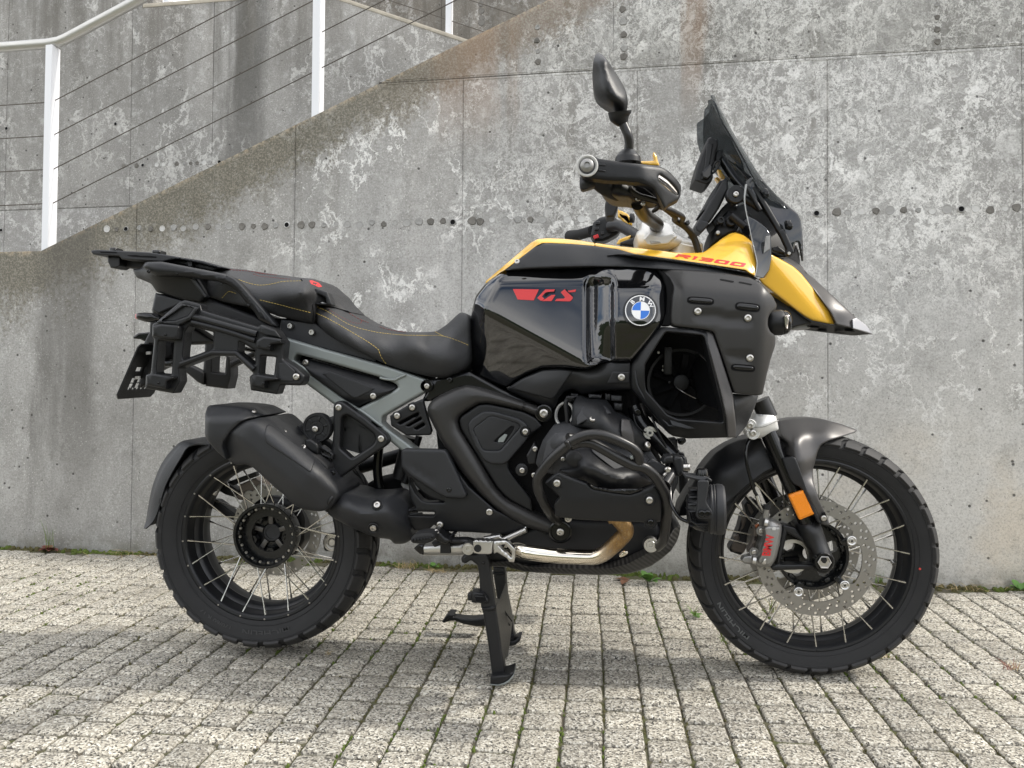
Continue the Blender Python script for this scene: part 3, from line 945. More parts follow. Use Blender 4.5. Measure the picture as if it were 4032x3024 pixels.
# ---------------------------------------------------------------- railings
M['post'] = simple('white_coated_post', (0.74, 0.75, 0.77), 0.38, bump=0.05)
M['rail'] = simple('galvanised_handrail', (0.50, 0.495, 0.47), 0.4, metal=0.65, rvar=0.1)
M['cable'] = simple('dark_steel_cable', (0.10, 0.088, 0.076), 0.5, metal=0.6)
def wtube(name, pts, r, mat, parent, seg=8):
    return wchild(link(name, tube_mesh(name, [WP(*p) for p in pts], r, seg), mat, parent))
def wpost(parent, x, h0, h1, d, w=0.036, dp=0.055):
    bm = bmesh.new()
    bmesh.ops.create_cube(bm, size=1.0)
    bmesh.ops.scale(bm, vec=(w, dp, h1 - h0), verts=bm.verts)
    bmesh.ops.bevel(bm, geom=bm.edges[:], offset=0.002, segments=2, affect='EDGES')
    mt = Matrix(((WX[0], -WN[0], WU[0]), (WX[1], -WN[1], WU[1]), (WX[2], -WN[2], WU[2])))
    bmesh.ops.transform(bm, matrix=mt.to_4x4(), verts=bm.verts)
    bmesh.ops.translate(bm, vec=WP(x, (h0 + h1) / 2, d), verts=bm.verts)
    me = bpy.data.meshes.new('post'); bm.to_mesh(me); bm.free()
    o = wchild(link('post', finish(me, 30), M['post'], parent))
    return o
DRL = -0.09
rail = empty('stair_railing', tuple(WP(0, 0, 0)))
thing(rail, 'white posts and steel cables with metal handrail along the sloping wall top', 'railing')
wpost(rail, -1.633, 1.30, 2.36, DRL); wpost(rail, -0.298, 1.88, 2.92, DRL)
wpost(rail, 1.04, 2.42, 3.48, DRL)
hr = [(-3.2, 2.372, DRL), (-1.66, 2.378, DRL), (-1.60, 2.384, DRL), (-1.56, 2.397, DRL), (1.2, 2.397 + 2.76 * 0.4252, DRL)]
wtube('handrail', hr, 0.0235, M['rail'], rail, 18)
for y0, y1 in ((400, 404), (533, 536), (667, 668), (800, 802)):
    x, h = wall_at(208, y0, DRL)
    wtube('cable', [(x, h, DRL), (1.04, h + (1.04 - x) * 0.4252, DRL)], 0.0026, M['cable'], rail, 6)
    h2 = wall_at(165, y1, DRL)[1]
    wtube('cable', [(-3.2, h2 - 0.012, DRL), (-1.64, h2, DRL)], 0.0026, M['cable'], rail, 6)
DR2 = DM - 0.1
rail2 = empty('stair_railing', tuple(WP(0, 0, 0)))
thing(rail2, 'farther white railing on the second wall, its cables running down to the right', 'railing')
px3, ph3 = wall_at(1768, 190, DR2)
wpost(rail2, px3, mtop(px3) - 0.02, mtop(px3) + 1.0, DR2, 0.034, 0.05)
p4 = wall_at(663, 20, DR2)[0]
wpost(rail2, p4, 3.0, 4.05, DR2, 0.034, 0.05)
for k in range(5):
    h = mtop(px3) + 0.14 + 0.16 * k
    wtube('cable', [(-0.73, h + (px3 + 0.73) * 0.397, DR2), (px3 + 0.9, h - 0.9 * 0.397, DR2)], 0.0026, M['cable'], rail2, 6)
    wtube('cable', [(TOPB, h + (px3 + 0.73) * 0.397, DR2), (-0.73, h + (px3 + 0.73) * 0.397, DR2)], 0.0026, M['cable'], rail2, 6)
wtube('handrail', [(TOPB, 4.10, DR2), (-0.73, 4.10, DR2), (px3 + 0.9, 4.10 - (px3 + 1.63) * 0.397, DR2)], 0.022, M['rail'], rail2, 14)

# ---------------------------------------------------------------- paving
def paver_material():
    m, nt, N, L, b = mat_new('washed_granite_paver')
    t = NT(nt)
    pos = N.new('ShaderNodeNewGeometry').outputs['Position']
    oi = N.new('ShaderNodeObjectInfo')
    shift = t.vm('SCALE', oi.outputs['Location'], (1, 1, 1))
    cell = t.vor(pos, 235, 'F1', 'Color')
    s = N.new('ShaderNodeSeparateXYZ'); L.new(cell, s.inputs[0])
    r1 = s.outputs['X']
    col = t.ramp(r1, [(0.0, (0.035, 0.033, 0.031)), (0.17, (0.12, 0.114, 0.103)), (0.30, (0.285, 0.262, 0.222)), (0.52, (0.40, 0.373, 0.318)), (0.78, (0.52, 0.492, 0.428)), (0.97, (0.70, 0.68, 0.62))])
    col = t.mix(t.mapr(t.noise(pos, 650, 3), 0.35, 0.65, 0, 0.22), col, (0.16, 0.15, 0.13))
    tint = t.mix(t.mapr(oi.outputs['Random'], 0, 1, 0.0, 1.0, False), (0.80, 0.80, 0.79), (1.08, 1.07, 1.03))
    col = t.mix(1.0, col, tint, 'MULTIPLY')
    dirt = t.mapr(t.noise(pos, 3.3, 6, 0.65), 0.42, 0.68, 0, 0.38)
    col = t.mix(dirt, col, (0.17, 0.155, 0.125))
    chalk = t.mul(t.mapr(t.noise(t.vm('ADD', pos, (9, 4, 0)), 11, 8, 0.75), 0.66, 0.74), 0.5)
    col = t.mix(chalk, col, (0.72, 0.71, 0.69))
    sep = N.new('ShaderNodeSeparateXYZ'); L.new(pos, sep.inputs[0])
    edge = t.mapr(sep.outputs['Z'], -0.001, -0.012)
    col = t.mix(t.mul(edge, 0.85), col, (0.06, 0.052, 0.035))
    L.new(col, b.inputs['Base Color'])
    b.inputs['Roughness'].default_value = 0.9
    b.inputs['Specular IOR Level'].default_value = 0.3
    L.new(t.bump(t.add(t.vor(pos, 235, 'F1'), t.mul(t.noise(pos, 40, 4), 0.8)), 0.6, 0.003), b.inputs['Normal'])
    return m
M['paver'] = paver_material()
def bed_material():
    m, nt, N, L, b = mat_new('soil_and_moss_joint')
    t = NT(nt)
    pos = N.new('ShaderNodeNewGeometry').outputs['Position']
    n1 = t.noise(pos, 7, 6, 0.7); n2 = t.noise(pos, 160, 5, 0.7)
    soil = t.mix(n2, (0.055, 0.047, 0.034), (0.16, 0.138, 0.10))
    moss = t.mix(n2, (0.035, 0.050, 0.012), (0.12, 0.13, 0.03))
    L.new(t.mix(t.mapr(n1, 0.40, 0.62, 0, 0.8), soil, moss), b.inputs['Base Color'])
    b.inputs['Roughness'].default_value = 1.0
    L.new(t.bump(n2, 1.0, 0.006), b.inputs['Normal'])
    return m
M['bed'] = bed_material()
def far_ground_material():
    m, nt, N, L, b = mat_new('far_paving_tone')
    t = NT(nt)
    pos = N.new('ShaderNodeNewGeometry').outputs['Position']
    L.new(t.mix(t.noise(pos, 30, 8, 0.8), (0.2, 0.19, 0.16), (0.46, 0.44, 0.40)), b.inputs['Base Color'])
    b.inputs['Roughness'].default_value = 0.95
    return m
ground_me = mesh_from('paving', [(-40, -60, -0.0072), (40, -60, -0.0072), (40, 1.4, -0.0072), (-40, 1.4, -0.0072)], [(0, 1, 2, 3)])
paving = link('paving', ground_me, M['bed'], None, 'structure', 'speckled grey square stone pavers with mossy joints')
PW = 0.0940
def paver_mesh(w, l, seed):
    r = random.Random(seed)
    c = 0.007
    def ring(ins, z, jit):
        hw, hl = w / 2 - ins, l / 2 - ins
        return [(x + r.uniform(-jit, jit), y + r.uniform(-jit, jit), z + r.uniform(-jit, jit) * 0.25) for x, y in
                ((hw - c, -hl), (hw, -hl + c), (hw, hl - c), (hw - c, hl), (-hw + c, hl), (-hw, hl - c), (-hw, -hl + c), (-hw + c, -hl))]
    V = ring(0, -0.04, 0.0005) + ring(0, -0.0075, 0.0012) + ring(0.0028, -0.0016, 0.0009) + ring(0.0070, 0.0, 0.0006)
    F = []
    for k in range(3):
        for i in range(8): F.append((k * 8 + i, k * 8 + (i + 1) % 8, k * 8 + 8 + (i + 1) % 8, k * 8 + 8 + i))
    F.append(tuple(range(24, 32)))
    me = mesh_from('paver', V, F, 50)
    me.materials.append(M['paver'])
    return me
LENS = [0.070, 0.083, 0.092, 0.100]
PM = {(i, k): paver_mesh(PW - 0.0030, LENS[i] - 0.0062, i * 10 + k) for i in range(4) for k in range(4)}
wall_y = lambda x: 1.02 - 0.0533 * x
cells = []
XC0 = 0.9675
for c in range(-46, 34):
    xc = XC0 + (c + 0.5) * PW
    if xc < -3.4 or xc > 3.9: continue
    y = -1.55 + random.uniform(0, 0.08)
    lim = wall_y(xc) - 0.012
    last = -1
    while True:
        i = random.choices([0, 1, 2, 3], [1.2, 2, 3, 2.6])[0]
        if y + LENS[i] > lim: break
        cells.append((xc, y + LENS[i] / 2, i))
        y += LENS[i]
def seen_rank(cell):
    p = PX((cell[0], cell[1], 0))
    vis = -60 < p[0] < W + 60 and p[1] < H + 60
    z = (np.array([cell[0], cell[1], 0]) - CAM) @ CF
    return (0 if vis else 1, z if z > 0.3 else 99)
cells.sort(key=seen_rank)
stuffV, stuffF = [], []
for k, (x, y, i) in enumerate(cells):
    me = PM[(i, random.randrange(4))]
    rot = random.choice((0, math.pi)) + random.uniform(-0.018, 0.018)
    z = random.uniform(-0.0022, 0.0016); tx, ty = random.uniform(-0.010, 0.010), random.uniform(-0.010, 0.010)
    x += random.uniform(-0.0012, 0.0012) + 0.004 * math.sin(y * 5.0 + x * 1.7)
    mt = Matrix.Translation((x, y, z)) @ Matrix.Rotation(rot, 4, 'Z') @ Matrix.Rotation(tx, 4, 'X') @ Matrix.Rotation(ty, 4, 'Y')
    if k < 300:
        o = bpy.data.objects.new('paver', me); COL.objects.link(o)
        o.matrix_world = mt; o.parent = paving
    else:
        b0 = len(stuffV)
        stuffV += [tuple(mt @ v.co) for v in me.vertices]
        stuffF += [tuple(b0 + q for q in p.vertices) for p in me.polygons]
rest = bpy.data.meshes.new('pavers'); rest.from_pydata(stuffV, [], stuffF)
finish(rest, 50)
pv = link('pavers', rest, M['paver'], paving, 'stuff')

# moss cushions and grit in the joints
M['moss'] = simple('green_moss', (0.075, 0.105, 0.016), 0.95, bump=1.0, bscale=500, var=0.7)
M['moss_dull'] = simple('brownish_moss', (0.075, 0.068, 0.024), 0.95, bump=1.0, bscale=500, var=0.7)
def clump_stuff(name, spots, mat, parent=None, kind='stuff'):
    V, F = [], []
    for x, y, z, r, hgt in spots:
        b0 = len(V)
        n = 7
        for j, (rr_, zz) in enumerate(((1.0, 0.0), (0.8, 0.55), (0.4, 0.95))):
            for k in range(n):
                a = 2 * math.pi * (k + 0.5 * j) / n
                q = r * rr_ * random.uniform(0.75, 1.25)
                V.append((x + q * math.cos(a), y + q * math.sin(a), z + hgt * zz * random.uniform(0.8, 1.2) - (0.004 if j == 0 else 0)))
        V.append((x, y, z + hgt))
        for j in range(2):
            for k in range(n):
                F.append((b0 + j * n + k, b0 + j * n + (k + 1) % n, b0 + (j + 1) * n + (k + 1) % n, b0 + (j + 1) * n + k))
        for k in range(n): F.append((b0 + 2 * n + k, b0 + 2 * n + (k + 1) % n, b0 + 3 * n))
    me = mesh_from(name, V, F, 80)
    return link(name, me, mat, parent, kind)
def patchy(x, y, s=2.1):
    return math.sin(x * 2.3 * s + 1.3 * math.sin(y * 1.9 * s)) + math.sin(y * 3.1 * s + 1.7 * math.sin(x * 1.3 * s + 2))
g_spots, d_spots = [], []
for _ in range(5200):
    if random.random() < 0.72:
        c = random.randrange(-28, 22); x = XC0 + c * PW + random.gauss(0, 0.0022); y = random.uniform(-0.75, 1.0)
    else:
        cx_, cy_, i = random.choice(cells); x = cx_ + random.uniform(-0.045, 0.045); y = cy_ + LENS[i] / 2 + random.gauss(0, 0.0018)
    x += 0.004 * math.sin(y * 5.0 + x * 1.7)
    if y > wall_y(x) - 0.01: continue
    pv_ = patchy(x, y)
    if pv_ > 0.55: g_spots.append((x, y, -0.0075, random.uniform(0.0018, 0.0055), random.uniform(0.004, 0.0095)))
    elif pv_ > -0.9: d_spots.append((x, y, -0.008, random.uniform(0.0018, 0.0045), random.uniform(0.003, 0.008)))
for _ in range(900):                                     # dirt strip along the foot of the wall
    x = random.uniform(-2.2, 2.9); y = wall_y(x) - abs(random.gauss(0, 0.022)) - 0.002
    (g_spots if patchy(x * 1.7, y) > 0.55 else d_spots).append((x, y, -0.006, random.uniform(0.005, 0.014), random.uniform(0.005, 0.016)))
clump_stuff('moss', g_spots, M['moss'])
clump_stuff('joint_dirt', d_spots, M['moss_dull'])

# unseen green ridge added behind the camera to darken low sky in reflections
hv, hf = [], []
nh = 90
for i in range(nh + 1):
    a = math.pi * (1.02 + 0.96 * i / nh)
    hh = 5.5 + 2.2 * math.sin(i * 0.31) + 1.5 * math.sin(i * 0.83 + 1) + 0.8 * math.sin(i * 2.1)
    for rad, z in ((36, -0.02), (38, hh * 0.75), (43, hh), (52, -0.02)): hv.append((1 + rad * math.cos(a), -2 + rad * math.sin(a), z))
for i in range(nh):
    for k in range(3): hf.append((i * 4 + k, i * 4 + k + 1, i * 4 + k + 5, i * 4 + k + 4))
M['backdrop'] = simple('dark_green_backdrop', (0.045, 0.062, 0.028), 0.95, var=0.6)
link('reflection_backdrop', mesh_from('reflection_backdrop', hv, hf, 60), M['backdrop'], None, 'structure')

# ---------------------------------------------------------------- weeds
M['grass'] = simple('fresh_grass', (0.13, 0.20, 0.035), 0.6, var=0.4)
M['straw'] = simple('dry_straw', (0.42, 0.32, 0.16), 0.8, var=0.4)
M['leaf'] = simple('weed_leaf', (0.085, 0.19, 0.03), 0.55, var=0.4)
M['redleaf'] = simple('reddish_leaf', (0.20, 0.075, 0.055), 0.6, var=0.4)
M['brownleaf'] = simple('brown_dead_leaf', (0.16, 0.075, 0.04), 0.75, var=0.4)
def blades(n, hgt, spread, width, lean=0.5, seed=0, flat=0.0):
    r = random.Random(seed); V, F = [], []
    for _ in range(n):
        a = r.uniform(0, 6.283); L_ = hgt * r.uniform(0.5, 1.1); w = width * r.uniform(0.6, 1.2)
        bx_, by_ = r.gauss(0, spread * 0.25), r.gauss(0, spread * 0.12)
        ln = lean * r.uniform(0.3, 1.2)
        sx, sy_ = -math.sin(a), math.cos(a)
        b0 = len(V)
        for k in range(5):
            s = k / 4
            rad = ln * L_ * s ** 1.7 ; z = L_ * s * (1 - 0.35 * ln * s) * (1 - flat) + 0.002
            ww = w * (1 - s) ** 0.7 * (0.6 + 0.4 * min(1, s * 4))
            cx_, cy_ = bx_ + math.cos(a) * rad, by_ + math.sin(a) * rad
            V += [(cx_ + sx * ww, cy_ + sy_ * ww, z), (cx_ - sx * ww, cy_ - sy_ * ww, z + 0.0004), (cx_, cy_, z - ww * 0.5)]
        for k in range(4):
            q = b0 + 3 * k
            F += [(q, q + 2, q + 5, q + 3), (q + 2, q + 1, q + 4, q + 5), (q + 1, q, q + 3, q + 4)]
    return V, F
def leaves(n, size, spread, seed=0, up=0.5):
    r = random.Random(seed); V, F = [], []
    for _ in range(n):
        a = r.uniform(0, 6.283); L_ = size * r.uniform(0.6, 1.1); w = L_ * 0.34
        rad0 = spread * r.uniform(0.1, 1); e = up * r.uniform(0.3, 1.3)
        ca, sa = math.cos(a), math.sin(a)
        b0 = len(V)
        prof = [(0, 0.12), (0.25, 0.8), (0.5, 1.0), (0.75, 0.7), (1.0, 0.05)]
        for s, k in prof:
            d = rad0 + L_ * s * math.cos(e); z = 0.004 + L_ * s * math.sin(e) - 0.3 * L_ * s * s * 0.6 + rad0 * 0.5 * up
            for sgn, zz in ((1, 0.12 * L_ * k), (0, 0.0), (-1, 0.12 * L_ * k)):
                V.append((ca * d - sa * w * k * sgn, sa * d + ca * w * k * sgn, max(0.002, z + zz)))
        for k in range(4):
            q = b0 + 3 * k
            F += [(q, q + 1, q + 4, q + 3), (q + 1, q + 2, q + 5, q + 4)]
    return V, F
def weed(name, px, py, label, cat, parts, z=0.0):
    p = ground_at(px, py)
    e = empty(name, (p[0], min(p[1], wall_y(p[0]) - 0.012), z))
    thing(e, label, cat)
    for nm, (V, F), mt in parts: link(nm, mesh_from(nm, V, F, 60), mt, e)
    return e
weed('grass_tuft', 197, 2170, 'tall green grass tuft with reddish leaves at the foot of the wall, far left', 'weed',
     [('blade', blades(16, 0.15, 0.03, 0.0016, 0.35, 1), M['grass']), ('leaf', leaves(14, 0.045, 0.01, 2, 0.5), M['redleaf'])])
weed('leafy_weed', 2556, 2296, 'broad-leaved green weed at the wall foot just left of the front wheel', 'weed',
     [('leaf', leaves(12, 0.055, 0.012, 3, 0.8), M['leaf'])])
weed('leafy_weed', 4020, 2330, 'green weed at the wall foot on the right edge of the picture', 'weed',
     [('leaf', leaves(12, 0.05, 0.012, 4, 0.8), M['leaf'])])
weed('leafy_weed', 1704, 2236, 'small green weed at the wall foot behind the centre stand', 'weed', [('leaf', leaves(9, 0.028, 0.006, 5, 0.6), M['leaf'])])
weed('grass_tuft', 2738, 2428, 'small green sprig in a joint at the left side of the front tyre', 'weed', [('blade', blades(9, 0.045, 0.02, 0.002, 0.9, 6), M['grass']), ('leaf', leaves(6, 0.025, 0.006, 6, 0.3), M['leaf'])])
weed('grass_tuft', 3038, 2416, 'pale grass seen through the spokes of the front wheel', 'weed', [('blade', blades(14, 0.075, 0.03, 0.0013, 0.5, 7), M['grass']), ('straw', blades(10, 0.07, 0.03, 0.0012, 0.6, 8), M['straw'])])
weed('grass_tuft', 3498, 2594, 'thin straw-coloured grass in the joint right of the front tyre', 'weed', [('blade', blades(9, 0.04, 0.03, 0.0012, 0.8, 9), M['grass']), ('straw', blades(14, 0.075, 0.03, 0.0011, 1.2, 10, 0.4), M['straw'])])
weed('grass_tuft', 2848, 2532, 'tiny yellowish grass below the front tyre on its left', 'weed', [('blade', blades(8, 0.03, 0.015, 0.0013, 0.8, 11), M['grass'])])
weed('dry_weed', 3985, 2640, 'dry reddish weed in a paving joint near the right edge', 'weed', [('blade', blades(18, 0.05, 0.05, 0.0013, 1.2, 12, 0.4), M['redleaf']), ('straw', blades(8, 0.05, 0.05, 0.001, 1.2, 13, 0.4), M['straw'])])
weed('dry_grass', 1592, 2240, 'clump of dry straw at the wall foot right of the rear wheel', 'weed', [('straw', blades(60, 0.05, 0.12, 0.0013, 1.2, 14, 0.3), M['straw'])])
weed('dry_grass', 1735, 2256, 'dry straw lying on the pavers behind the centre stand', 'weed', [('straw', blades(45, 0.05, 0.10, 0.0012, 1.3, 15, 0.5), M['straw'])])
weed('dry_grass', 3800, 2322, 'dry grass lying along the wall foot right of the front wheel', 'weed', [('straw', blades(50, 0.07, 0.30, 0.0011, 1.3, 16, 0.6), M['straw'])])
weed('dry_grass', 500, 2190, 'dry grass along the wall foot left of the rear wheel', 'weed', [('straw', blades(40, 0.06, 0.30, 0.0011, 1.3, 17, 0.6), M['straw'])])
weed('grass_tuft', 3460, 2300, 'green tuft at the wall foot behind the front wheel', 'weed', [('blade', blades(16, 0.05, 0.04, 0.0014, 0.7, 18), M['grass'])])
weed('fallen_leaf', 2470, 2290, 'brown dead leaf on the pavers by the wall, below the skid plate', 'leaf', [('leaf', leaves(3, 0.05, 0.004, 19, 0.15), M['brownleaf'])])
weed('grass_tuft', 1290, 2582, 'tiny tuft in a paving joint right of the rear tyre', 'weed', [('blade', blades(9, 0.025, 0.02, 0.0011, 0.9, 20), M['straw'])])
# ================================================================== MOTORCYCLE
moto = empty('motorcycle', (0, 0, 0))
thing(moto, 'black and yellow adventure motorcycle standing on its centre stand in front of the wall', 'motorcycle')
XR, ZR = 0.0, 0.34273
XF, ZF = 1.52861, 0.32747

def R_(name, T, pts, t, mat, parent=None, r=8, holes=(), **k):
    return relief(name, T(*rd(pts, r)), t, M[mat], parent or moto, holes=[T(*rd(h, r)) for h in holes], **k)
def TT(T, *a): return rbf(T(*a))
def sneg(s, k=0.012):
    return -k * np.logaddexp(0.0, -np.asarray(s) / k)
def spos(s, k=0.012):
    return k * np.logaddexp(0.0, np.asarray(s) / k)
def loc(T):
    o = np.array(T(0, 0)); q = (np.array(T(1000, 0)) - o)[0]
    return lambda p: tuple(((np.asarray(p, float).reshape(-1, 2) - o) / q).T)
def ell(cx, cy, rx, ry=None, n=28, a0=0.0, a1=360.0, rot=0.0):
    ry = ry or rx
    m = n if abs(a1 - a0) >= 359.9 else n + 1
    out = []
    for i in range(m):
        a = math.radians(a0 + (a1 - a0) * i / n)
        x, y = rx * math.cos(a), ry * math.sin(a)
        c, s = math.cos(rot), math.sin(rot)
        out.append((cx + c * x - s * y, cy + s * x + c * y))
    return out

# ---------------------------------------------------------------- wheels
def tread_part(prof):
    q = prof[3:-3]
    return np.array([p[0] for p in q]), np.array([p[1] for p in q])
def tyre_mesh(cx, cz, prof, blocks, h):
    """prof: list (t, r) from far bead over the tread to near bead; blocks: rows of (ta, tb, count, phase, fill, skew)"""
    n = 96
    V, F = [], []
    m = len(prof)
    for t, r in prof:
        for k in range(n):
            a = 2 * math.pi * k / n
            V.append((cx + r * math.cos(a), -t, cz + r * math.sin(a)))
    for i in range(m - 1):
        for k in range(n): F.append((i * n + k, i * n + (k + 1) % n, (i + 1) * n + (k + 1) % n, (i + 1) * n + k))
    nb = len(F)
    ts, rs = tread_part(prof)
    def surf(t, a, up):
        r = np.interp(t, ts, rs)
        e = 0.002
        dr = (np.interp(t + e, ts, rs) - np.interp(t - e, ts, rs)) / (2 * e)
        l = math.hypot(1, dr)
        tt, rr_ = t - dr / l * up, r + up / l
        return (cx + rr_ * math.cos(a), -tt, cz + rr_ * math.sin(a))
    for ta, tb, cnt, ph, fill, skew in blocks:
        for k in range(cnt):
            w = 2 * math.pi / cnt * fill
            a0 = 2 * math.pi * (k + ph) / cnt
            nt_, na = 4, 4
            def ang(s, u): return a0 + w * (u - 0.5) + skew * (s - 0.5) + 0.25 * skew * math.sin(s * 3.1)
            b0 = len(V)
            for up, ins in ((-0.002, 0.0), (h - 0.0012, 0.0), (h, 0.045)):
                for i in range(nt_):
                    for j in range(na):
                        s = ins + (1 - 2 * ins) * i / (nt_ - 1); u = ins + (1 - 2 * ins) * j / (na - 1)
                        V.append(surf(ta + (tb - ta) * s, ang(s, u), up))
            per = [i * na for i in range(nt_)] + [(nt_ - 1) * na + j for j in range(1, na)] + [i * na + na - 1 for i in range(nt_ - 2, -1, -1)] + [j for j in range(na - 2, 0, -1)]
            q = nt_ * na
            for lay in (0, 1):
                for i in range(len(per)):
                    a, b_ = per[i], per[(i + 1) % len(per)]
                    F.append((b0 + lay * q + a, b0 + lay * q + b_, b0 + (lay + 1) * q + b_, b0 + (lay + 1) * q + a))
            for i in range(nt_ - 1):
                for j in range(na - 1):
                    a = b0 + 2 * q + i * na + j
                    F.append((a, a + 1, a + na + 1, a + na))
    me = mesh_from('tyre', V, F, 32)
    me.materials.append(M['rubber']); me.materials.append(M['tread'])
    mi = [0] * len(me.polygons)
    for i in range(nb, len(me.polygons)): mi[i] = 1
    me.polygons.foreach_set('material_index', mi)
    # little rubber moulding whiskers come separately
    return me

def arc_text(s, cx, cz, r, ang, ht, t, mat, parent, name='lettering', bold=0.02, stretch=1.0):
    """lettering that runs clockwise along the sidewall, centred on angle ang (degrees)"""
    v, f = text_tris(s, bold)
    wdt = v[:, 0].max() * ht * stretch
    a0 = math.radians(ang) + wdt / r / 2
    def fm(u, w):
        a = a0 - u * ht * stretch / r
        rr_ = r + (w - 0.5) * ht
        return [(cx + q * math.cos(b), -t - 0.0006, cz + q * math.sin(b)) for q, b in zip(rr_, a)]
    return lettering(name, s, fm, mat, parent, bold)

def spoke_set(cx, cz, parent, n, ro, ri, to, ti, a0, d1, d2, r=0.0021):
    for k in range(n):
        a = math.radians(a0 + 360.0 * k / n)
        b = a + math.radians(d1 if k % 2 == 0 else d2)
        p = (cx + ro * math.cos(a), -to, cz + ro * math.sin(a))
        q = (cx + ri * math.cos(b), -ti, cz + ri * math.sin(b))
        P = [np.array(p) + (np.array(q) - np.array(p)) * s for s in (0, 0.12, 0.121, 1)]
        me = tube_mesh('spoke', P, [r * 1.5, r * 1.5, r, r], 6)
        link('spoke', me, M['spoke'], parent)

def lug_nuts(cx, cz, parent, n, r, t, size, a0=0, mat='bolt', name='bolt'):
    for k in range(n):
        a = math.radians(a0 + 360 * k / n)
        lathe(name, [(0, size), (size * 0.8, size), (size * 1.1, size * 0.75), (size * 1.1, size * 0.4), (size * 0.7, size * 0.35), (size * 0.7, 0)],
              (cx + r * math.cos(a), -t, cz + r * math.sin(a)), M[mat], parent, n=8)

def flat_ring(name, cx, cz, t, thick, router, rinner, holes, mat, parent, nseg=96, tab=None, bev=0.0006):
    """drilled disc: router/rinner numbers or functions of the angle; holes: (r, a, radius)"""
    fo = router if callable(router) else (lambda a: router)
    fi = rinner if callable(rinner) else (lambda a: rinner)
    loops = [[(fo(a) * math.cos(a), fo(a) * math.sin(a)) for a in np.linspace(0, 2 * math.pi, nseg, False)]]
    hl = []
    if rinner: hl.append([(fi(a) * math.cos(a), fi(a) * math.sin(a)) for a in np.linspace(0, 2 * math.pi, nseg, False)])
    for r, a, q in holes:
        hl.append([(r * math.cos(a) + q * math.cos(b), r * math.sin(a) + q * math.sin(b)) for b in np.linspace(0, 2 * math.pi, 8, False)])
    allp, edges = [], []
    for l in loops + hl:
        o = len(allp); edges += [(o + i, o + (i + 1) % len(l)) for i in range(len(l))]; allp += l
    vs, es, fs, a_, b_, c_ = delaunay_2d_cdt([Vector((p[0] * 10, p[1] * 10)) for p in allp], edges, [], 0, 1e-7)
    V = np.array([(v[0] / 10, v[1] / 10) for v in vs])
    tri = np.array([f for f in fs if len(f) == 3])
    cen = V[tri].mean(1)
    rr_ = np.hypot(cen[:, 0], cen[:, 1]); aa = np.arctan2(cen[:, 1], cen[:, 0])
    ok = inside(cen, loops[0])
    for h_ in hl: ok &= ~inside(cen, h_)
    tri = tri[ok]
    n = len(V)
    verts = [(cx + p[0], -t, cz + p[1]) for p in V] + [(cx + p[0], -t + thick, cz + p[1]) for p in V]
    faces = [tuple(int(i) for i in f) for f in tri] + [tuple(int(i) + n for i in f[::-1]) for f in tri]
    cnt = {}
    for f in tri:
        for a, b in ((f[0], f[1]), (f[1], f[2]), (f[2], f[0])):
            k = (min(a, b), max(a, b)); cnt[k] = None if k in cnt else (a, b)
    faces += [(int(b), int(a), int(a) + n, int(b) + n) for v in cnt.values() if v for a, b in (v,)]
    return link(name, mesh_from(name, verts, faces, 30), M[mat], parent)

# ---- rear wheel
rw = empty('rear_wheel', (0, 0, 0)); rw.parent = moto
pr = [(-0.060, 0.228), (-0.074, 0.250), (-0.0835, 0.274), (-0.0855, 0.288), (-0.0805, 0.2965), (-0.060, 0.3080), (-0.032, 0.3138), (0, 0.3155)]
pr = pr + [(-a, r) for a, r in pr[-2::-1]]
blk = [(0.036, 0.0850, 30, 0.0, 0.72, 0.06), (0.003, 0.031, 30, 0.35, 0.78, 0.07), (-0.031, -0.003, 30, 0.85, 0.78, -0.07), (-0.0850, -0.036, 30, 0.5, 0.72, -0.06)]
link('tyre', tyre_mesh(XR, ZR, pr, blk, 0.0078), None, rw)
rimp = [(0.0650, 0.2360), (0.0665, 0.2320), (0.0655, 0.2265), (0.0620, 0.2235), (0.0600, 0.2215), (0.0520, 0.2185), (0.0300, 0.2150), (0.0240, 0.2075), (0.0160, 0.2030),
        (0.0060, 0.2005), (-0.0060, 0.2040), (-0.0160, 0.2020), (-0.0600, 0.2130), (-0.0650, 0.2260), (-0.0650, 0.2360), (-0.0560, 0.2340), (-0.0500, 0.2260), (0.0, 0.2110), (0.0500, 0.2260), (0.0560, 0.2340)]
lathe('rim', rimp, (XR, 0, ZR), M['rim'], rw, n=96, close=True, angle=28)
for r_, t_ in ((0.2462, 0.0732), (0.2835, 0.0856)):
    lathe('sidewall_rib', [(0.0, r_ - 0.0012), (0.0012, r_), (0.0, r_ + 0.0012)], (XR, -t_, ZR), M['rubber'], rw, n=96, close=True)
spoke_set(XR, ZR, rw, 20, 0.2235, 0.088, 0.056, 0.022, 165.0, -22, 17)
spoke_set(XR, ZR, rw, 20, 0.214, 0.070, -0.054, -0.028, 174.0, 20, -20)
lug_nuts(XR, ZR, rw, 20, 0.2305, 0.0645, 0.0026, 165, 'bolt', 'nipple')
lathe('hub', [(0.035, 0.0940), (0.0365, 0.0925), (0.0365, 0.0865), (0.033, 0.0845), (0.012, 0.0800), (0.004, 0.0760), (0.004, 0.052), (-0.03, 0.050), (-0.036, 0.050), (-0.036, 0.066), (-0.02, 0.088), (0.020, 0.0940)],
      (XR, 0, ZR), M['hub'], rw, n=64, close=True)
lug_nuts(XR, ZR, rw, 20, 0.0805, 0.0185, 0.0047, 4)
for k in range(20):
    a = math.radians(13 + 18 * k)
    bx('spoke_lug', (XR + 0.0815 * math.cos(a), -0.022, ZR + 0.0815 * math.sin(a)), (0.008, 0.014, 0.013), M['hub'], rw, Matrix.Rotation(-a, 3, 'Y'), 0.002)
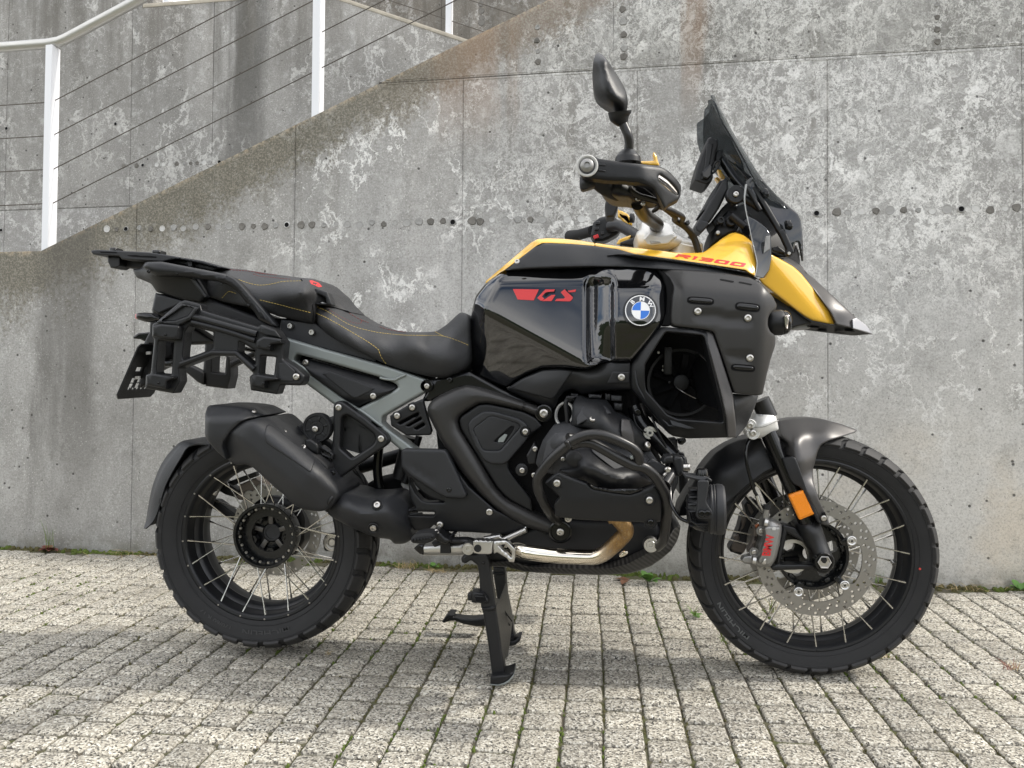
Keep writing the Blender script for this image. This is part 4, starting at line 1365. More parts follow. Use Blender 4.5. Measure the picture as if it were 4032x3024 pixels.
lathe('hub_core', [(-0.050, 0.050), (-0.030, 0.050), (-0.026, 0.046), (-0.026, 0.030), (-0.030, 0.028), (-0.030, 0.0)], (XR, 0, ZR), M['hub'], rw, n=40)
for k in range(5):
    a = math.radians(20 + 72 * k); c_, s_ = math.cos(a), math.sin(a)
    bx('hub_arm', (XR + 0.044 * c_, 0.018, ZR + 0.044 * s_), (0.036, 0.012, 0.014), M['hub_core'], rw, Matrix.Rotation(-a, 3, 'Y'), 0.003)
    a2 = a + math.radians(36)
    o = lathe('clamp', [(-0.012, 0.0150), (0.0, 0.0150), (0.003, 0.0125), (0.003, 0.006), (0.000, 0.005), (0.0, 0)], (XR + 0.0530 * math.cos(a2), 0.002, ZR + 0.0530 * math.sin(a2)), M['hub'], rw, n=6)
lathe('axle_cap', [(-0.055, 0.0265), (-0.020, 0.0265), (-0.0175, 0.0245), (-0.0175, 0.0195), (-0.020, 0.0185), (-0.0205, 0.010), (-0.0205, 0)], (XR, 0, ZR), M['plastic_grey'], rw, n=40)
dh = [(0.1365 - 0.007 - 0.0105 * j, math.radians(360 / 34 * k + 3.5 * j), 0.0040) for k in range(34) for j in (0, 1) if not (k + j) % 3 == 2 or j == 0]
flat_ring('brake_disc', XR, ZR, -0.052, 0.005, 0.1365, 0.105, dh, 'disc', rw)
tube('valve', [TK(690, 190) + (0.006,), TK(716, 150) + (0.0,)], 0.0055, M['steel'], rw, seg=10)
tube('valve_cap', [TK(688, 192) + (0.006,), TK(700, 175) + (0.006,)], 0.0070, M['steel'], rw, seg=8)
arc_text('MICHELIN', XR, ZR, 0.2665, -85, 0.0165, 0.0812, M['rubber_text'], rw, stretch=1.35)
arc_text('170/60 R 17', XR, ZR, 0.2665, -119, 0.0115, 0.0812, M['rubber_text'], rw, stretch=1.3)

# ---- front wheel
fw = empty('front_wheel', (0, 0, 0)); fw.parent = moto
pf = [(-0.040, 0.250), (-0.049, 0.265), (-0.057, 0.283), (-0.0602, 0.297), (-0.0565, 0.3040), (-0.042, 0.3138), (-0.022, 0.3190), (0, 0.3206)]
pf = pf + [(-a, r) for a, r in pf[-2::-1]]
blkf = [(0.026, 0.0600, 36, 0.0, 0.80, 0.085), (0.002, 0.0235, 36, 0.3, 0.84, 0.07), (-0.0235, -0.002, 36, 0.8, 0.84, -0.07), (-0.0600, -0.026, 36, 0.5, 0.80, -0.085)]
link('tyre', tyre_mesh(XF, ZF, pf, blkf, 0.0072), None, fw)
rimf = [(0.0450, 0.2590), (0.0465, 0.2555), (0.0455, 0.2500), (0.0420, 0.2475), (0.0390, 0.2455), (0.0330, 0.2425), (0.0180, 0.2385), (0.0130, 0.2330), (0.0050, 0.2280),
        (-0.0060, 0.2300), (-0.0120, 0.2290), (-0.0400, 0.2370), (-0.0450, 0.2490), (-0.0450, 0.2590), (-0.0380, 0.2570), (-0.0330, 0.2490), (0.0, 0.2350), (0.0330, 0.2490), (0.0380, 0.2570)]
lathe('rim', rimf, (XF, 0, ZF), M['rim'], fw, n=96, close=True, angle=28)
for r_, t_ in ((0.2680, 0.0505), (0.2945, 0.0602)):
    lathe('sidewall_rib', [(0.0, r_ - 0.0012), (0.0012, r_), (0.0, r_ + 0.0012)], (XF, -t_, ZF), M['rubber'], fw, n=96, close=True)
spoke_set(XF, ZF, fw, 20, 0.2475, 0.088, 0.038, 0.026, 2.4, 27, -8)
spoke_set(XF, ZF, fw, 20, 0.2380, 0.080, -0.036, -0.026, 11.0, -22, 12)
lug_nuts(XF, ZF, fw, 20, 0.2535, 0.0445, 0.0024, 2.4, 'rim', 'nipple')
lathe('hub', [(0.036, 0.0940), (0.0375, 0.0925), (0.0375, 0.0865), (0.034, 0.0845), (0.014, 0.0810), (0.006, 0.0780), (0.006, 0.074), (-0.036, 0.074), (-0.036, 0.0940)], (XF, 0, ZF), M['hub'], fw, n=64, close=True)
def hub_star(a):
    return 0.042 if (math.degrees(a) + 8) % 72 < 40 else 0.0795
hubh = []
for k in range(5):
    a = math.radians(72 * k + 20)
    hubh += []
loops_star = [(math.radians(72 * k + 18), 0.060) for k in range(5)]
flat_ring('hub_web', XF, ZF, 0.012, 0.016, 0.0800, 0.020, [(r, a, 0.0165) for a, r in loops_star], 'hub', fw, 48)
lug_nuts(XF, ZF, fw, 20, 0.0815, 0.018, 0.0040, 4, 'hub')
for k in range(10):
    a = math.radians(13 + 36 * k)
    bx('spoke_lug', (XF + 0.0815 * math.cos(a), -0.024, ZF + 0.0815 * math.sin(a)), (0.008, 0.014, 0.016), M['hub'], fw, Matrix.Rotation(-a, 3, 'Y'), 0.002)
def dtab(a, c=28.0):
    d = (math.degrees(a) - c) % 72.0; d = min(d, 72 - d)
    s = max(0.0, 1 - d / 11.0)
    return 0.1170 - 0.020 * (s * s * (3 - 2 * s))
fh = []
for k in range(36):
    for j, rr0 in enumerate((0.1468, 0.1365, 0.1268)):
        if j == 1 or (k % 3 != (0 if j else 2)): fh.append((rr0, math.radians(10 * k + 3.4 * j), 0.0042))
for nm, t_ in (('brake_disc', 0.068), ('brake_disc', -0.063)):
    flat_ring(nm, XF, ZF, t_, 0.005, 0.1537, dtab, fh, 'disc', fw, 180)
for k in range(5):
    a = math.radians(28 + 72 * k)
    lathe('disc_bobbin', [(-0.02, 0.0085), (0.0, 0.0130), (0.0035, 0.0125), (0.0045, 0.0105), (0.003, 0.0075), (0.0045, 0.006), (0.0045, 0.003), (0.002, 0.002), (0.002, 0)],
          (XF + 0.1015 * math.cos(a), -0.0660, ZF + 0.1015 * math.sin(a)), M['steel'], fw, n=20)
    bx('disc_carrier_arm', (XF + 0.093 * math.cos(a), -0.050, ZF + 0.093 * math.sin(a)), (0.030, 0.012, 0.016), M['hub'], fw, Matrix.Rotation(-a, 3, 'Y'), 0.003)
lathe('sensor_ring', [(0, 0.045), (0.002, 0.045), (0.002, 0.036), (0, 0.036)], (XF - 0.058, -0.062, ZF + 0.002), M['steel'], fw, n=36, close=True)
tube('valve', [TI(1735, 1325) + (0.0,), TI(1752, 1352) + (0.012,)], 0.006, M['steel'], fw, seg=10)
arc_text('MICHELIN', XF, ZF, 0.2835, 220, 0.0150, 0.0572, M['rubber_text_light'], fw, stretch=1.3)
lathe('balance_mark', [(0, 0.0032), (0.0006, 0.0030), (0.0006, 0)], tuple(U(*TI(1955, 1388), 0.0585)), M['reddot'], fw, n=12)

# little moulding whiskers on both tyres
def whiskers(cx, cz, prof, n, seed, h):
    r = random.Random(seed); V, F = [], []
    ts, rs = tread_part(prof)
    for _ in range(n):
        t = r.uniform(-0.9, 0.98) * max(ts); a = r.uniform(0, 6.283)
        q = np.interp(t, ts, rs) + h
        l = r.uniform(0.003, 0.008); w = 0.0004
        p = np.array((cx + q * math.cos(a), -t, cz + q * math.sin(a))); d = np.array((math.cos(a), r.uniform(-0.6, 0.3), math.sin(a))) * l
        s = np.array((-math.sin(a), 0, math.cos(a))) * w
        b = len(V); V += [p + s, p - s, p + d, p + np.array((0, w * 1.5, 0))]
        F += [(b, b + 1, b + 2), (b + 1, b + 3, b + 2), (b + 3, b, b + 2)]
    return mesh_from('whiskers', V, F, 20)
link('whiskers', whiskers(XR, ZR, pr, 420, 3, 0.005), M['rubber'], rw, 'stuff')
link('whiskers', whiskers(XF, ZF, pf, 460, 4, 0.0045), M['rubber'], fw, 'stuff')

# ---------------------------------------------------------------- inner masses: engine block, radiator, black main frame
GH = lambda x: x - 1548.7
R_('engine_block', TH, [(GH(890), 300), (GH(1180), 190), (GH(1500), 240), (GH(1800), 320), (GH(2100), 280), (560, 240), (1060, 190), (1090, 470), (1230, 600), (1330, 780), (1355, 1000), (1370, 1330), (1280, 1540),
   (1000, 1640), (300, 1560), (60, 1500), (GH(1640), 1490), (GH(1300), 1410), (GH(985), 1400), (GH(940), 1250), (GH(960), 900), (GH(930), 600)], 0.115, 'void', r=12, backabs=-0.12, rr=0.01)
R_('main_frame', TG, [(880, 95), (1060, 60), (1210, 25), (1290, 70), (1500, 185), (1860, 335), (1905, 365), (1790, 420), (1290, 205), (1150, 175), (900, 285), (800, 290), (830, 215)], 0.125, 'gloss_part', backabs=-0.1, rr=0.008)
bolt(*TG(1040, 102), 0.128, moto, 0.009, True)
R_('swingarm', TG, [(350, 985), (560, 935), (900, 900), (940, 1200), (700, 1230), (640, 1180), (420, 1130), (250, 1090)], -0.02, 'void', backabs=-0.14, r=20, rr=0.02)
tube('swingarm_strut', [TG(240, 868) + (-0.11,), TG(620, 755) + (-0.11,)], 0.020, M['plastic_dark'], moto)
tube('damper', [TG(700, 600) + (0.02,), TG(610, 960) + (0.02,)], 0.024, M['plastic_dark'], moto, seg=16)
tube('damper_rod', [TG(775, 590) + (0.035,), TG(650, 1000) + (0.035,)], 0.010, M['castblack'], moto, seg=12)
tube('support_strut', [TG(425, 690) + (0.03,), TG(412, 900) + (0.03,), TG(445, 1120) + (0.03,)], 0.0135, M['gloss_part'], moto, seg=12)
R_('pale_hose', TG, [(610, 1000), (700, 990), (785, 1020), (780, 1060), (700, 1075), (650, 1070)], 0.0, 'plug_pale', r=20, rr=0.006)
R_('damper_reservoir', TG, [(190, 440), (320, 490), (395, 580), (390, 650), (325, 705), (255, 690), (225, 640), (212, 600), (222, 560)], 0.03, 'plastic_dark', backabs=-0.06, rr=0.012)
# rear drive, hugger stays and calliper on the far side
R_('final_drive', TF, [(1090, 1040), (1280, 985), (1420, 1010), (1520, 1090), (1560, 1200), (1550, 1400), (1470, 1520), (1330, 1500), (1200, 1300)], -0.062, 'plastic_dark', backabs=-0.13, rr=0.02, r=30)
for pts in ([(735, 1035), (790, 1040), (950, 1160), (930, 1218), (740, 1105)], [(780, 900), (850, 870), (985, 960), (950, 1015), (860, 990), (780, 945)]):
    R_('fender_stay', TF, pts, -0.075, 'plastic_dark', r=14, rr=0.006, back=0.03)
R_('fender_stay', TF, [(870, 880), (1120, 790), (1130, 830), (960, 895), (930, 910)], -0.070, 'plastic_dark', r=6, rr=0.003, back=0.02)
rc = R_('rear_caliper', TF, [(940, 1008), (985, 960), (975, 905), (1110, 845), (1180, 880), (1210, 1010), (1130, 1000), (1090, 960), (1040, 970), (1010, 1040), (960, 1030)], -0.078, 'caliper_far', r=10, rr=0.004, back=0.05)
R_('caliper_piston', TF, ell(1060, 1000, 46, 50), -0.074, 'disc', rc, r=2, rr=0.002)
R_('caliper_piston', TF, ell(1170, 950, 50, 55), -0.074, 'disc', rc, r=2, rr=0.002)
lev = R_('drive_pivot', TF, [(1730, 1340), (1850, 1320), (1880, 1400), (1850, 1490), (1720, 1480), (1705, 1400)], -0.10, 'plastic_dark', r=16, rr=0.004)
lathe('pivot_bush', [(0, 0.026), (0.006, 0.026), (0.006, 0.019), (0.002, 0.019), (0.002, 0.014), (0.005, 0.010), (0.005, 0)], tuple(U(*TF(1790, 1405), -0.098)), M['steel'], lev, n=28)
# radiator and its dark recess
rad = R_('radiator', TD, [(240, 1000), (640, 1020), (780, 1560), (815, 1880), (300, 1890), (60, 1700), (-20, 1560), (60, 1250)], 0.06, 'void', backabs=-0.06, rr=0.01)
for k in range(9):
    a = math.radians(40 * k)
    bx('fan_blade', tuple(U(*TD(400, 1450), 0.075) + np.array((0.045 * math.cos(a), 0, 0.045 * math.sin(a)))), (0.06, 0.004, 0.02), M['void'], rad, Matrix.Rotation(-a, 3, 'Y') @ Matrix.Rotation(0.5, 3, 'X'), 0.001)
lathe('fan_hub', [(0, 0.022), (0.012, 0.020), (0.014, 0.012), (0.014, 0)], tuple(U(*TD(400, 1450), 0.078)), M['plastic_dark'], rad, n=24)
lathe('fan_shroud', [(0, 0.090), (0.012, 0.090), (0.012, 0.083), (0, 0.083)], tuple(U(*TD(400, 1450), 0.07)), M['plastic_dark'], rad, n=40, close=True)
bx('fan_bracket', tuple(U(*TD(285, 1265), 0.12)), (0.020, 0.02, 0.07), M['plastic'], rad, None, 0.003)
for x, y in ((250, 1310), (245, 1345), (205, 1190), (300, 1450)): bolt(*TD(x, y), 0.10, rad, 0.0045, x == 300)
tube('fan_wire', [TD(355, 1490) + (0.1,), TD(430, 1540) + (0.11,), TD(530, 1590) + (0.1,)], 0.0012, M['steel'], rad)
R_('air_deflector', TD, [(548, 1195), (620, 1260), (740, 1560), (790, 1730), (560, 1620), (505, 1400), (490, 1370), (530, 1255)], TT(TD, (548, 1195, .13), (740, 1560, .19), (500, 1390, .10), (600, 1300, .165), (560, 1620, .12), (790, 1730, .19)), 'plastic', r=8, step=0.012, rr=0.004, back=0.03)

# ---------------------------------------------------------------- rear frame
fr_pts = [(262, 722), (620, 828), (1060, 948), (1330, 1033), (1515, 1098), (1552, 1125), (1552, 1165), (1520, 1195), (1480, 1208), (1122, 1415), (1115, 1470), (1160, 1515), (1330, 1640), (1520, 1790), (1450, 1850), (1180, 1625), (700, 1312), (430, 1112), (250, 930), (262, 890)]
fr_hole = [(372, 872), (640, 942), (1092, 1072), (1238, 1130), (1258, 1162), (1225, 1185), (912, 1345), (700, 1195), (500, 1048), (345, 925)]
subf = R_('rear_frame', TB, fr_pts, 0.135, 'frame', r=14, holes=[fr_hole], rr=0.007, back=0.045)
tube('weld_bead', [TB(1098, 1078) + (0.137,), TB(1150, 1090) + (0.138,), TB(1225, 1095) + (0.138,), TB(1260, 1078) + (0.138,), TB(1322, 1052) + (0.137,)], 0.0036, M['frame'], subf)
tube('weld_bead', [TB(920, 1355) + (0.137,), TB(1000, 1412) + (0.138,), TB(1060, 1460) + (0.138,), TB(1118, 1502) + (0.137,)], 0.0048, M['frame'], subf)
tube('weld_bead', [TB(345, 935) + (0.137,), TB(420, 985) + (0.138,), TB(500, 1050) + (0.137,)], 0.0036, M['frame'], subf)
lathe('frame_bush', [(0, 0.0165), (0.003, 0.0165), (0.004, 0.015), (0.001, 0.0135), (0.001, 0)], tuple(U(*TB(1505, 1148), 0.134)), M['gloss_part'], subf, n=28)
bolt(*TB(1507, 1150), 0.137, subf, 0.0088)
fp = R_('fuse_cover', TB, [(400, 945), (470, 912), (1090, 1085), (1245, 1145), (1235, 1175), (905, 1332), (850, 1310), (500, 1060)], (lambda p: 0.146 + 0.28 * sneg((lambda u, v: (v - 1.045) * 0.963 - (u - 0.6) * 0.267)(*loc(TB)(p)), 0.006) - 0.25 * spos((lambda u, v: (v - 1.255))(*loc(TB)(p)), 0.006)), 'plastic', r=12, step=0.010, rr=0.006, back=0.03)
R_('cover_face', TB, [(595, 1045), (655, 1022), (1045, 1168), (1045, 1178), (890, 1255), (855, 1248)], lambda p: 0.1478 + 0.0 * np.asarray(p)[:, 0], 'plastic_grey', fp, r=8, step=0.012, rr=0.002, back=0.004)
bolt(*TB(452, 945), 0.135, fp, 0.0098); bolt(*TB(1040, 1236), 0.145, fp, 0.0098)
R_('cover_bracket', TB, [(1005, 1215), (1060, 1205), (1210, 1200), (1010, 1290)], 0.137, 'plastic_dark', fp, r=6, rr=0.002, back=0.02)
R_('under_seat_panel', TB, [(215, 690), (238, 568), (530, 600), (605, 655), (1068, 915), (1062, 945), (600, 825), (270, 735)], 0.118, 'plastic_grey', r=6, rr=0.004, back=0.06)
for x, y in ((322, 628), (510, 683)): lathe('bolt', [(0, 0.0085), (0.006, 0.0085), (0.010, 0.007), (0.010, 0.004), (0.006, 0.003), (0.006, 0)], tuple(U(*TB(x, y), 0.121)), M['bolt'], moto, n=14)
vp = R_('vent_plate', TB, [(1185, 1408), (1350, 1312), (1480, 1258), (1478, 1300), (1550, 1540), (1535, 1578), (1330, 1582), (1195, 1495)], 0.142, 'plastic', r=8,
   holes=[[(1250, 1472), (1432, 1378), (1437, 1402), (1275, 1485)], [(1325, 1497), (1455, 1420), (1462, 1440), (1350, 1502)], [(1395, 1520), (1480, 1468), (1490, 1492), (1420, 1530)]], rr=0.004, back=0.014)
bolt(*TB(1248, 1408), 0.146, vp, 0.0098); bolt(*TB(1380, 1336), 0.146, vp, 0.0098)
R_('vent_tab', TB, [(1205, 1385), (1262, 1362), (1285, 1420), (1245, 1450), (1220, 1440)], 0.1445, 'plastic_dark', vp, r=14, rr=0.002, back=0.004)
R_('vent_tab', TB, [(1335, 1310), (1392, 1285), (1415, 1345), (1378, 1378), (1350, 1365)], 0.1445, 'plastic_dark', vp, r=14, rr=0.002, back=0.004)

R_('frame_backing', TB, [(330, 850), (470, 900), (1090, 1060), (1290, 1120), (1300, 1200), (910, 1380), (690, 1230), (330, 950)], 0.075, 'void', backabs=-0.06, rr=0.004)
R_('under_seat_filler', TB, [(180, 560), (540, 560), (640, 640), (1120, 900), (1400, 1000), (1520, 1060), (1500, 1110), (1060, 990), (260, 760)], 0.06, 'void', backabs=-0.06, rr=0.004)  # black sheet added to close the bright gap under the seat
R_('vent_backing', TB, [(1215, 1425), (1460, 1300), (1520, 1530), (1350, 1560), (1230, 1490)], 0.11, 'void', back=0.02, rr=0.002)
R_('under_tank_filler', TH, [(20, 140), (300, -40), (690, -30), (850, -90), (1090, -90), (1130, 330), (1100, 420), (560, 420), (400, 520), (330, 320), (100, 240)], 0.10, 'void', backabs=-0.1, rr=0.01)  # black filler plate added behind the gap between tank and lower trim
# ---------------------------------------------------------------- tail
R_('tail_cover', TA, [(660, 705), (690, 560), (760, 570), (930, 625), (1130, 595), (1560, 755), (1700, 840), (1790, 860), (1790, 950), (1600, 1010), (1500, 980), (1000, 850), (740, 765), (665, 740)], 0.115, 'plastic_dark', rr=0.01, backabs=-0.11)
R_('tail_edge', TA, [(663, 700), (692, 566), (930, 628), (925, 650), (870, 672), (712, 742), (668, 712)], 0.124, 'plastic_grey', r=8, rr=0.004, back=0.02)
R_('tail_panel', TA, [(495, 352), (560, 345), (602, 290), (700, 300), (985, 402), (1003, 430), (1133, 592), (1085, 640), (930, 622), (700, 552), (652, 480), (530, 428), (500, 382)],
   TT(TA, (495, 352, .10), (602, 290, .12), (985, 402, .15), (1130, 592, .14), (930, 622, .13), (700, 552, .115), (530, 428, .10), (800, 470, .14), (640, 410, .14), (620, 440, .12)), 'plastic', r=14, step=0.012, rr=0.007, back=0.16)
gr = R_('grab_rail', TA, [(575, 330), (610, 290), (740, 287), (1285, 392), (1380, 430), (1442, 488), (1716, 795), (1752, 852), (1692, 840), (1590, 792), (1556, 735), (1412, 560), (1330, 495), (1240, 462), (985, 425), (690, 412), (640, 385)], 0.165, 'plastic', r=18, rr=0.004, bulge=0.018, bw=0.017, step=0.008, back=0.02)
R_('grab_rail_edge', TA, [(1300, 402), (1376, 436), (1436, 494), (1712, 800), (1748, 850), (1700, 838), (1400, 520), (1340, 470)], 0.180, 'plastic_grey', gr, r=14, rr=0.003, step=0.01, back=0.012)
for x, y, q in ((632, 372, .006), (880, 393, .004), (1268, 485, .003), (1500, 668, .0045)): bolt(*TA(x, y), 0.181 if x < 700 else 0.178, gr, q, True)
R_('grab_rail_strut', TA, [(985, 432), (1040, 438), (1140, 592), (1118, 600)], 0.152, 'plastic_grey', r=4, rr=0.003, back=0.02)
rk = R_('luggage_rack', TA, [(130, 205), (135, 190), (185, 184), (640, 207), (870, 243), (1100, 280), (1285, 338), (1240, 345), (1090, 305), (880, 262), (745, 288), (400, 268), (375, 240), (150, 226)], 0.115, 'plastic_grey', r=8, rr=0.003, backabs=-0.115)
R_('rack_slot', TA, [(205, 200), (350, 203), (355, 214), (215, 212)], 0.1158, 'void', rk, r=4, rr=0, back=0.003)
R_('rack_slot', TA, [(440, 232), (520, 229), (560, 236), (640, 236), (700, 244), (695, 254), (600, 252), (470, 243)], 0.1158, 'void', rk, r=4, rr=0, back=0.003)
for x, y, w in ((322, 190, 32), (698, 212, 38)): R_('rack_stud', TA, [(x - w, y - 18), (x - w + 6, y - 26), (x + w - 6, y - 24), (x + w, y - 14), (x + w - 4, y + 16), (x - w + 4, y + 14)], 0.10, 'gloss_part', rk, r=6, rr=0.004, back=0.03)
R_('rack_stay', TA, [(382, 262), (740, 285), (640, 345), (500, 345), (382, 330)], 0.06, 'plastic_dark', r=6, rr=0.004, backabs=-0.06)
R_('rack_latch', TA, [(275, 238), (382, 243), (382, 325), (348, 345), (300, 343), (288, 310), (275, 290)], 0.095, 'plastic_dark', r=8, rr=0.004, back=0.05)
R_('rack_stay', TA, [(830, 255), (1010, 285), (1260, 345), (1190, 372), (1000, 330), (840, 300)], 0.085, 'plastic_dark', r=6, rr=0.004, back=0.15)
R_('rack_spacer', TA, [(965, 285), (1010, 285), (1010, 330), (975, 330)], 0.10, 'plastic_grey', r=4, rr=0.002, back=0.03)
ind = R_('rear_indicator', TA, [(515, 748), (535, 735), (600, 730), (660, 735), (700, 760), (735, 770), (735, 800), (690, 800), (610, 815), (545, 795), (517, 780)], 0.17, 'gloss_part', r=14, rr=0.003, bulge=0.012, step=0.007, back=0.03)
R_('indicator_lens', TA, [(512, 750), (528, 740), (532, 790), (515, 782)], 0.175, 'pink', ind, r=6, rr=0.002, back=0.012)
R_('rear_indicator', TA, [(495, 945), (540, 910), (640, 902), (660, 915), (650, 975), (600, 985), (560, 965), (498, 958)], -0.14, 'gloss_part', r=8, rr=0.004, back=0.03)
R_('tail_bracket', TA, [(645, 800), (700, 790), (720, 1000), (690, 1010), (640, 1000), (600, 1080), (560, 1060), (640, 900)], 0.03, 'plastic_dark', r=8, rr=0.004, back=0.05)

# number plate carrier: a thin perforated sheet square to the machine's length
def plate_carrier():
    top, bot = U(*TA(545, 1000), 0.10), U(*TA(335, 1482), 0.10)
    v = bot - top; ln = np.linalg.norm(v); v /= ln
    wdt = 0.185
    loops = [[(0.01, 0), (wdt - 0.01, 0), (wdt, 0.01), (wdt, ln - 0.012), (wdt - 0.012, ln), (0.012, ln), (0, ln - 0.012), (0, 0.01)]]
    hl = []
    for rr0, n_, hgt in ((0.62, 4, 0.016), (0.72, 4, 0.016), (0.80, 6, 0.007), (0.42, 3, 0.014)):
        for k in range(n_):
            u0 = 0.035 + k * (wdt - 0.06) / n_
            hl.append([(u0, ln * rr0), (u0 + (wdt - 0.06) / n_ * 0.66, ln * rr0), (u0 + (wdt - 0.06) / n_ * 0.66, ln * rr0 + hgt), (u0, ln * rr0 + hgt)])
    allp, ed = [], []
    for l in loops + hl:
        o = len(allp); ed += [(o + i, o + (i + 1) % len(l)) for i in range(len(l))]; allp += l
    vs, _, fs, _, _, _ = delaunay_2d_cdt([Vector((a * 10, b * 10)) for a, b in allp], ed, [], 0, 1e-7)
    V = np.array([(q[0] / 10, q[1] / 10) for q in vs]); tri = np.array([f for f in fs if len(f) == 3]); cen = V[tri].mean(1)
    ok = inside(cen, loops[0])
    for h_ in hl: ok &= ~inside(cen, h_)
    P = [top + np.array((0, 1, 0)) * a + v * b for a, b in V]
    o = loft_tri('plate_carrier', P, tri[ok], 0.004, M['plastic'], moto)
    return o
def loft_tri(name, P, tri, thick, mat, parent):
    me = bpy.data.meshes.new(name); me.from_pydata([tuple(p) for p in P], [], [tuple(int(i) for i in f) for f in tri])
    bm = bmesh.new(); bm.from_mesh(me)
    bmesh.ops.recalc_face_normals(bm, faces=bm.faces)
    bmesh.ops.solidify(bm, geom=bm.faces[:], thickness=thick)
    bm.to_mesh(me); bm.free()
    return link(name, finish(me, 30), mat, parent)
pc = plate_carrier()
for x, y in ((625, 1085), (530, 1300), (570, 1040)): R_('carrier_clip', TA, [(x - 20, y - 12), (x + 18, y - 16), (x + 22, y + 8), (x - 16, y + 14)], 0.06, 'plug_pale', pc, r=4, rr=0.001, back=0.006)
R_('carrier_arm', TA, [(560, 1050), (650, 1010), (690, 1010), (820, 1130), (830, 1200), (720, 1210), (640, 1250), (600, 1360), (560, 1390), (545, 1330), (580, 1200)], 0.02, 'plastic_dark', r=10, rr=0.005, back=0.06)

# ---------------------------------------------------------------- pannier rack, near side
pk = R_('pannier_rack', TA, [(945, 622), (1085, 660), (1098, 712), (1580, 858), (1612, 835), (1742, 880), (1818, 985), (1802, 1135), (1910, 1205), (1992, 1282), (1987, 1330), (1955, 1368), (1780, 1362), (1752, 1445), (1520, 1407), (1510, 1290), (1545, 1262), (1390, 1112), (1185, 1108), (898, 1216), (908, 1330), (852, 1437), (602, 1392), (608, 1275), (650, 1262), (680, 965), (662, 938), (665, 832), (700, 815), (900, 640)], 0.235, 'plastic', r=12,
   holes=[[(985, 850), (1195, 902), (1190, 1048), (935, 1140), (932, 1100), (952, 900)], [(1422, 982), (1560, 1062), (1557, 1188), (1415, 1078)], [(722, 978), (852, 990), (832, 1272), (702, 1258)], [(1612, 1108), (1742, 1120), (1722, 1282), (1598, 1266)]], rr=0.006, back=0.035)
for pts, t in (([(665, 850), (735, 832), (890, 845), (900, 862), (882, 965), (785, 960), (665, 938)], .262), ([(612, 1280), (660, 1262), (845, 1290), (850, 1305), (790, 1330), (782, 1400), (612, 1362)], .262), ([(1572, 975), (1630, 940), (1785, 962), (1785, 998), (1695, 1010), (1690, 1062), (1566, 1042)], .262), ([(1522, 1288), (1570, 1268), (1752, 1298), (1752, 1318), (1645, 1330), (1640, 1392), (1520, 1372)], .262)):
    R_('rack_cleat', TA, pts, t, 'plastic', pk, r=8, rr=0.005, back=0.03)
for x, y in ((775, 925), (715, 1345), (1685, 1025), (1630, 1350)): bolt(*TA(x, y), 0.2625, pk, 0.0035, True)
R_('rack_arm', TA, [(915, 655), (1070, 690), (1000, 790), (885, 852), (690, 822), (720, 800)], 0.248, 'plastic', pk, r=8, holes=[[(945, 672), (1025, 690), (975, 760), (865, 800), (745, 805), (900, 700)]], rr=0.004, back=0.012)
R_('rack_arm_floor', TA, [(945, 672), (1025, 690), (975, 760), (865, 800), (745, 805), (900, 700)], 0.239, 'plastic_grey', pk, r=4, rr=0.001, back=0.006)
tube('rack_beam', [TA(1010, 765) + (.238,), TA(1200, 815) + (.238,), TA(1575, 920) + (.238,)], 0.0085, M['plastic'], pk, seg=12)
tube('rack_beam', [TA(1010, 815) + (.238,), TA(1300, 890) + (.238,), TA(1560, 975) + (.238,)], 0.0075, M['plastic'], pk, seg=12)
R_('rack_arm', TA, [(1605, 842), (1738, 886), (1785, 955), (1640, 930), (1600, 905)], 0.250, 'plastic', pk, r=8, rr=0.004, back=0.015)
R_('rack_foot', TA, [(1760, 1170), (1820, 1165), (1905, 1240), (1890, 1330), (1770, 1325)], 0.238, 'plastic_grey', pk, r=8, rr=0.002, back=0.006)
bolt(*TA(1918, 1290), 0.238, pk, 0.0102)
tube('truss', [TA(915, 1180) + (.237,), TA(1185, 1080) + (.237,), TA(1395, 1085) + (.237,), TA(1550, 1225) + (.237,)], 0.0075, M['plastic'], pk, smooth=False)
# far side rack seen through it
pk2 = R_('pannier_rack', TA, [(1125, 970), (1200, 985), (1195, 1100), (1310, 1102), (1345, 1112), (1350, 1280), (1322, 1397), (1128, 1372), (1105, 1260)], -0.20, 'plastic_dark', r=10, holes=[[(1190, 1108), (1308, 1112), (1296, 1262), (1184, 1250)]], rr=0.006, back=0.05)
R_('truss', TA, [(915, 1215), (985, 1190), (1112, 1255), (1110, 1362), (1060, 1338)], -0.19, 'plastic_dark', pk2, r=8, rr=0.005, back=0.03)
R_('truss', TA, [(1335, 1160), (1560, 1062), (1560, 1110), (1340, 1212)], -0.19, 'plastic_dark', pk2, r=8, rr=0.005, back=0.03)
R_('cross_tube', TA, [(960, 850), (1005, 850), (1200, 975), (1560, 1060), (1560, 1085), (1190, 1000), (940, 1010)], -0.02, 'plastic_dark', pk2, r=8, rr=0.008, back=0.05)
R_('tail_light_body', TA, [(700, 975), (840, 990), (850, 1090), (800, 1140), (730, 1140), (700, 1100)], 0.04, 'void', r=12, rr=0.01, back=0.08)
R_('carrier_tube', TA, [(700, 1150), (830, 1150), (830, 1200), (700, 1205)], 0.05, 'gloss_part', r=8, rr=0.008, back=0.03)

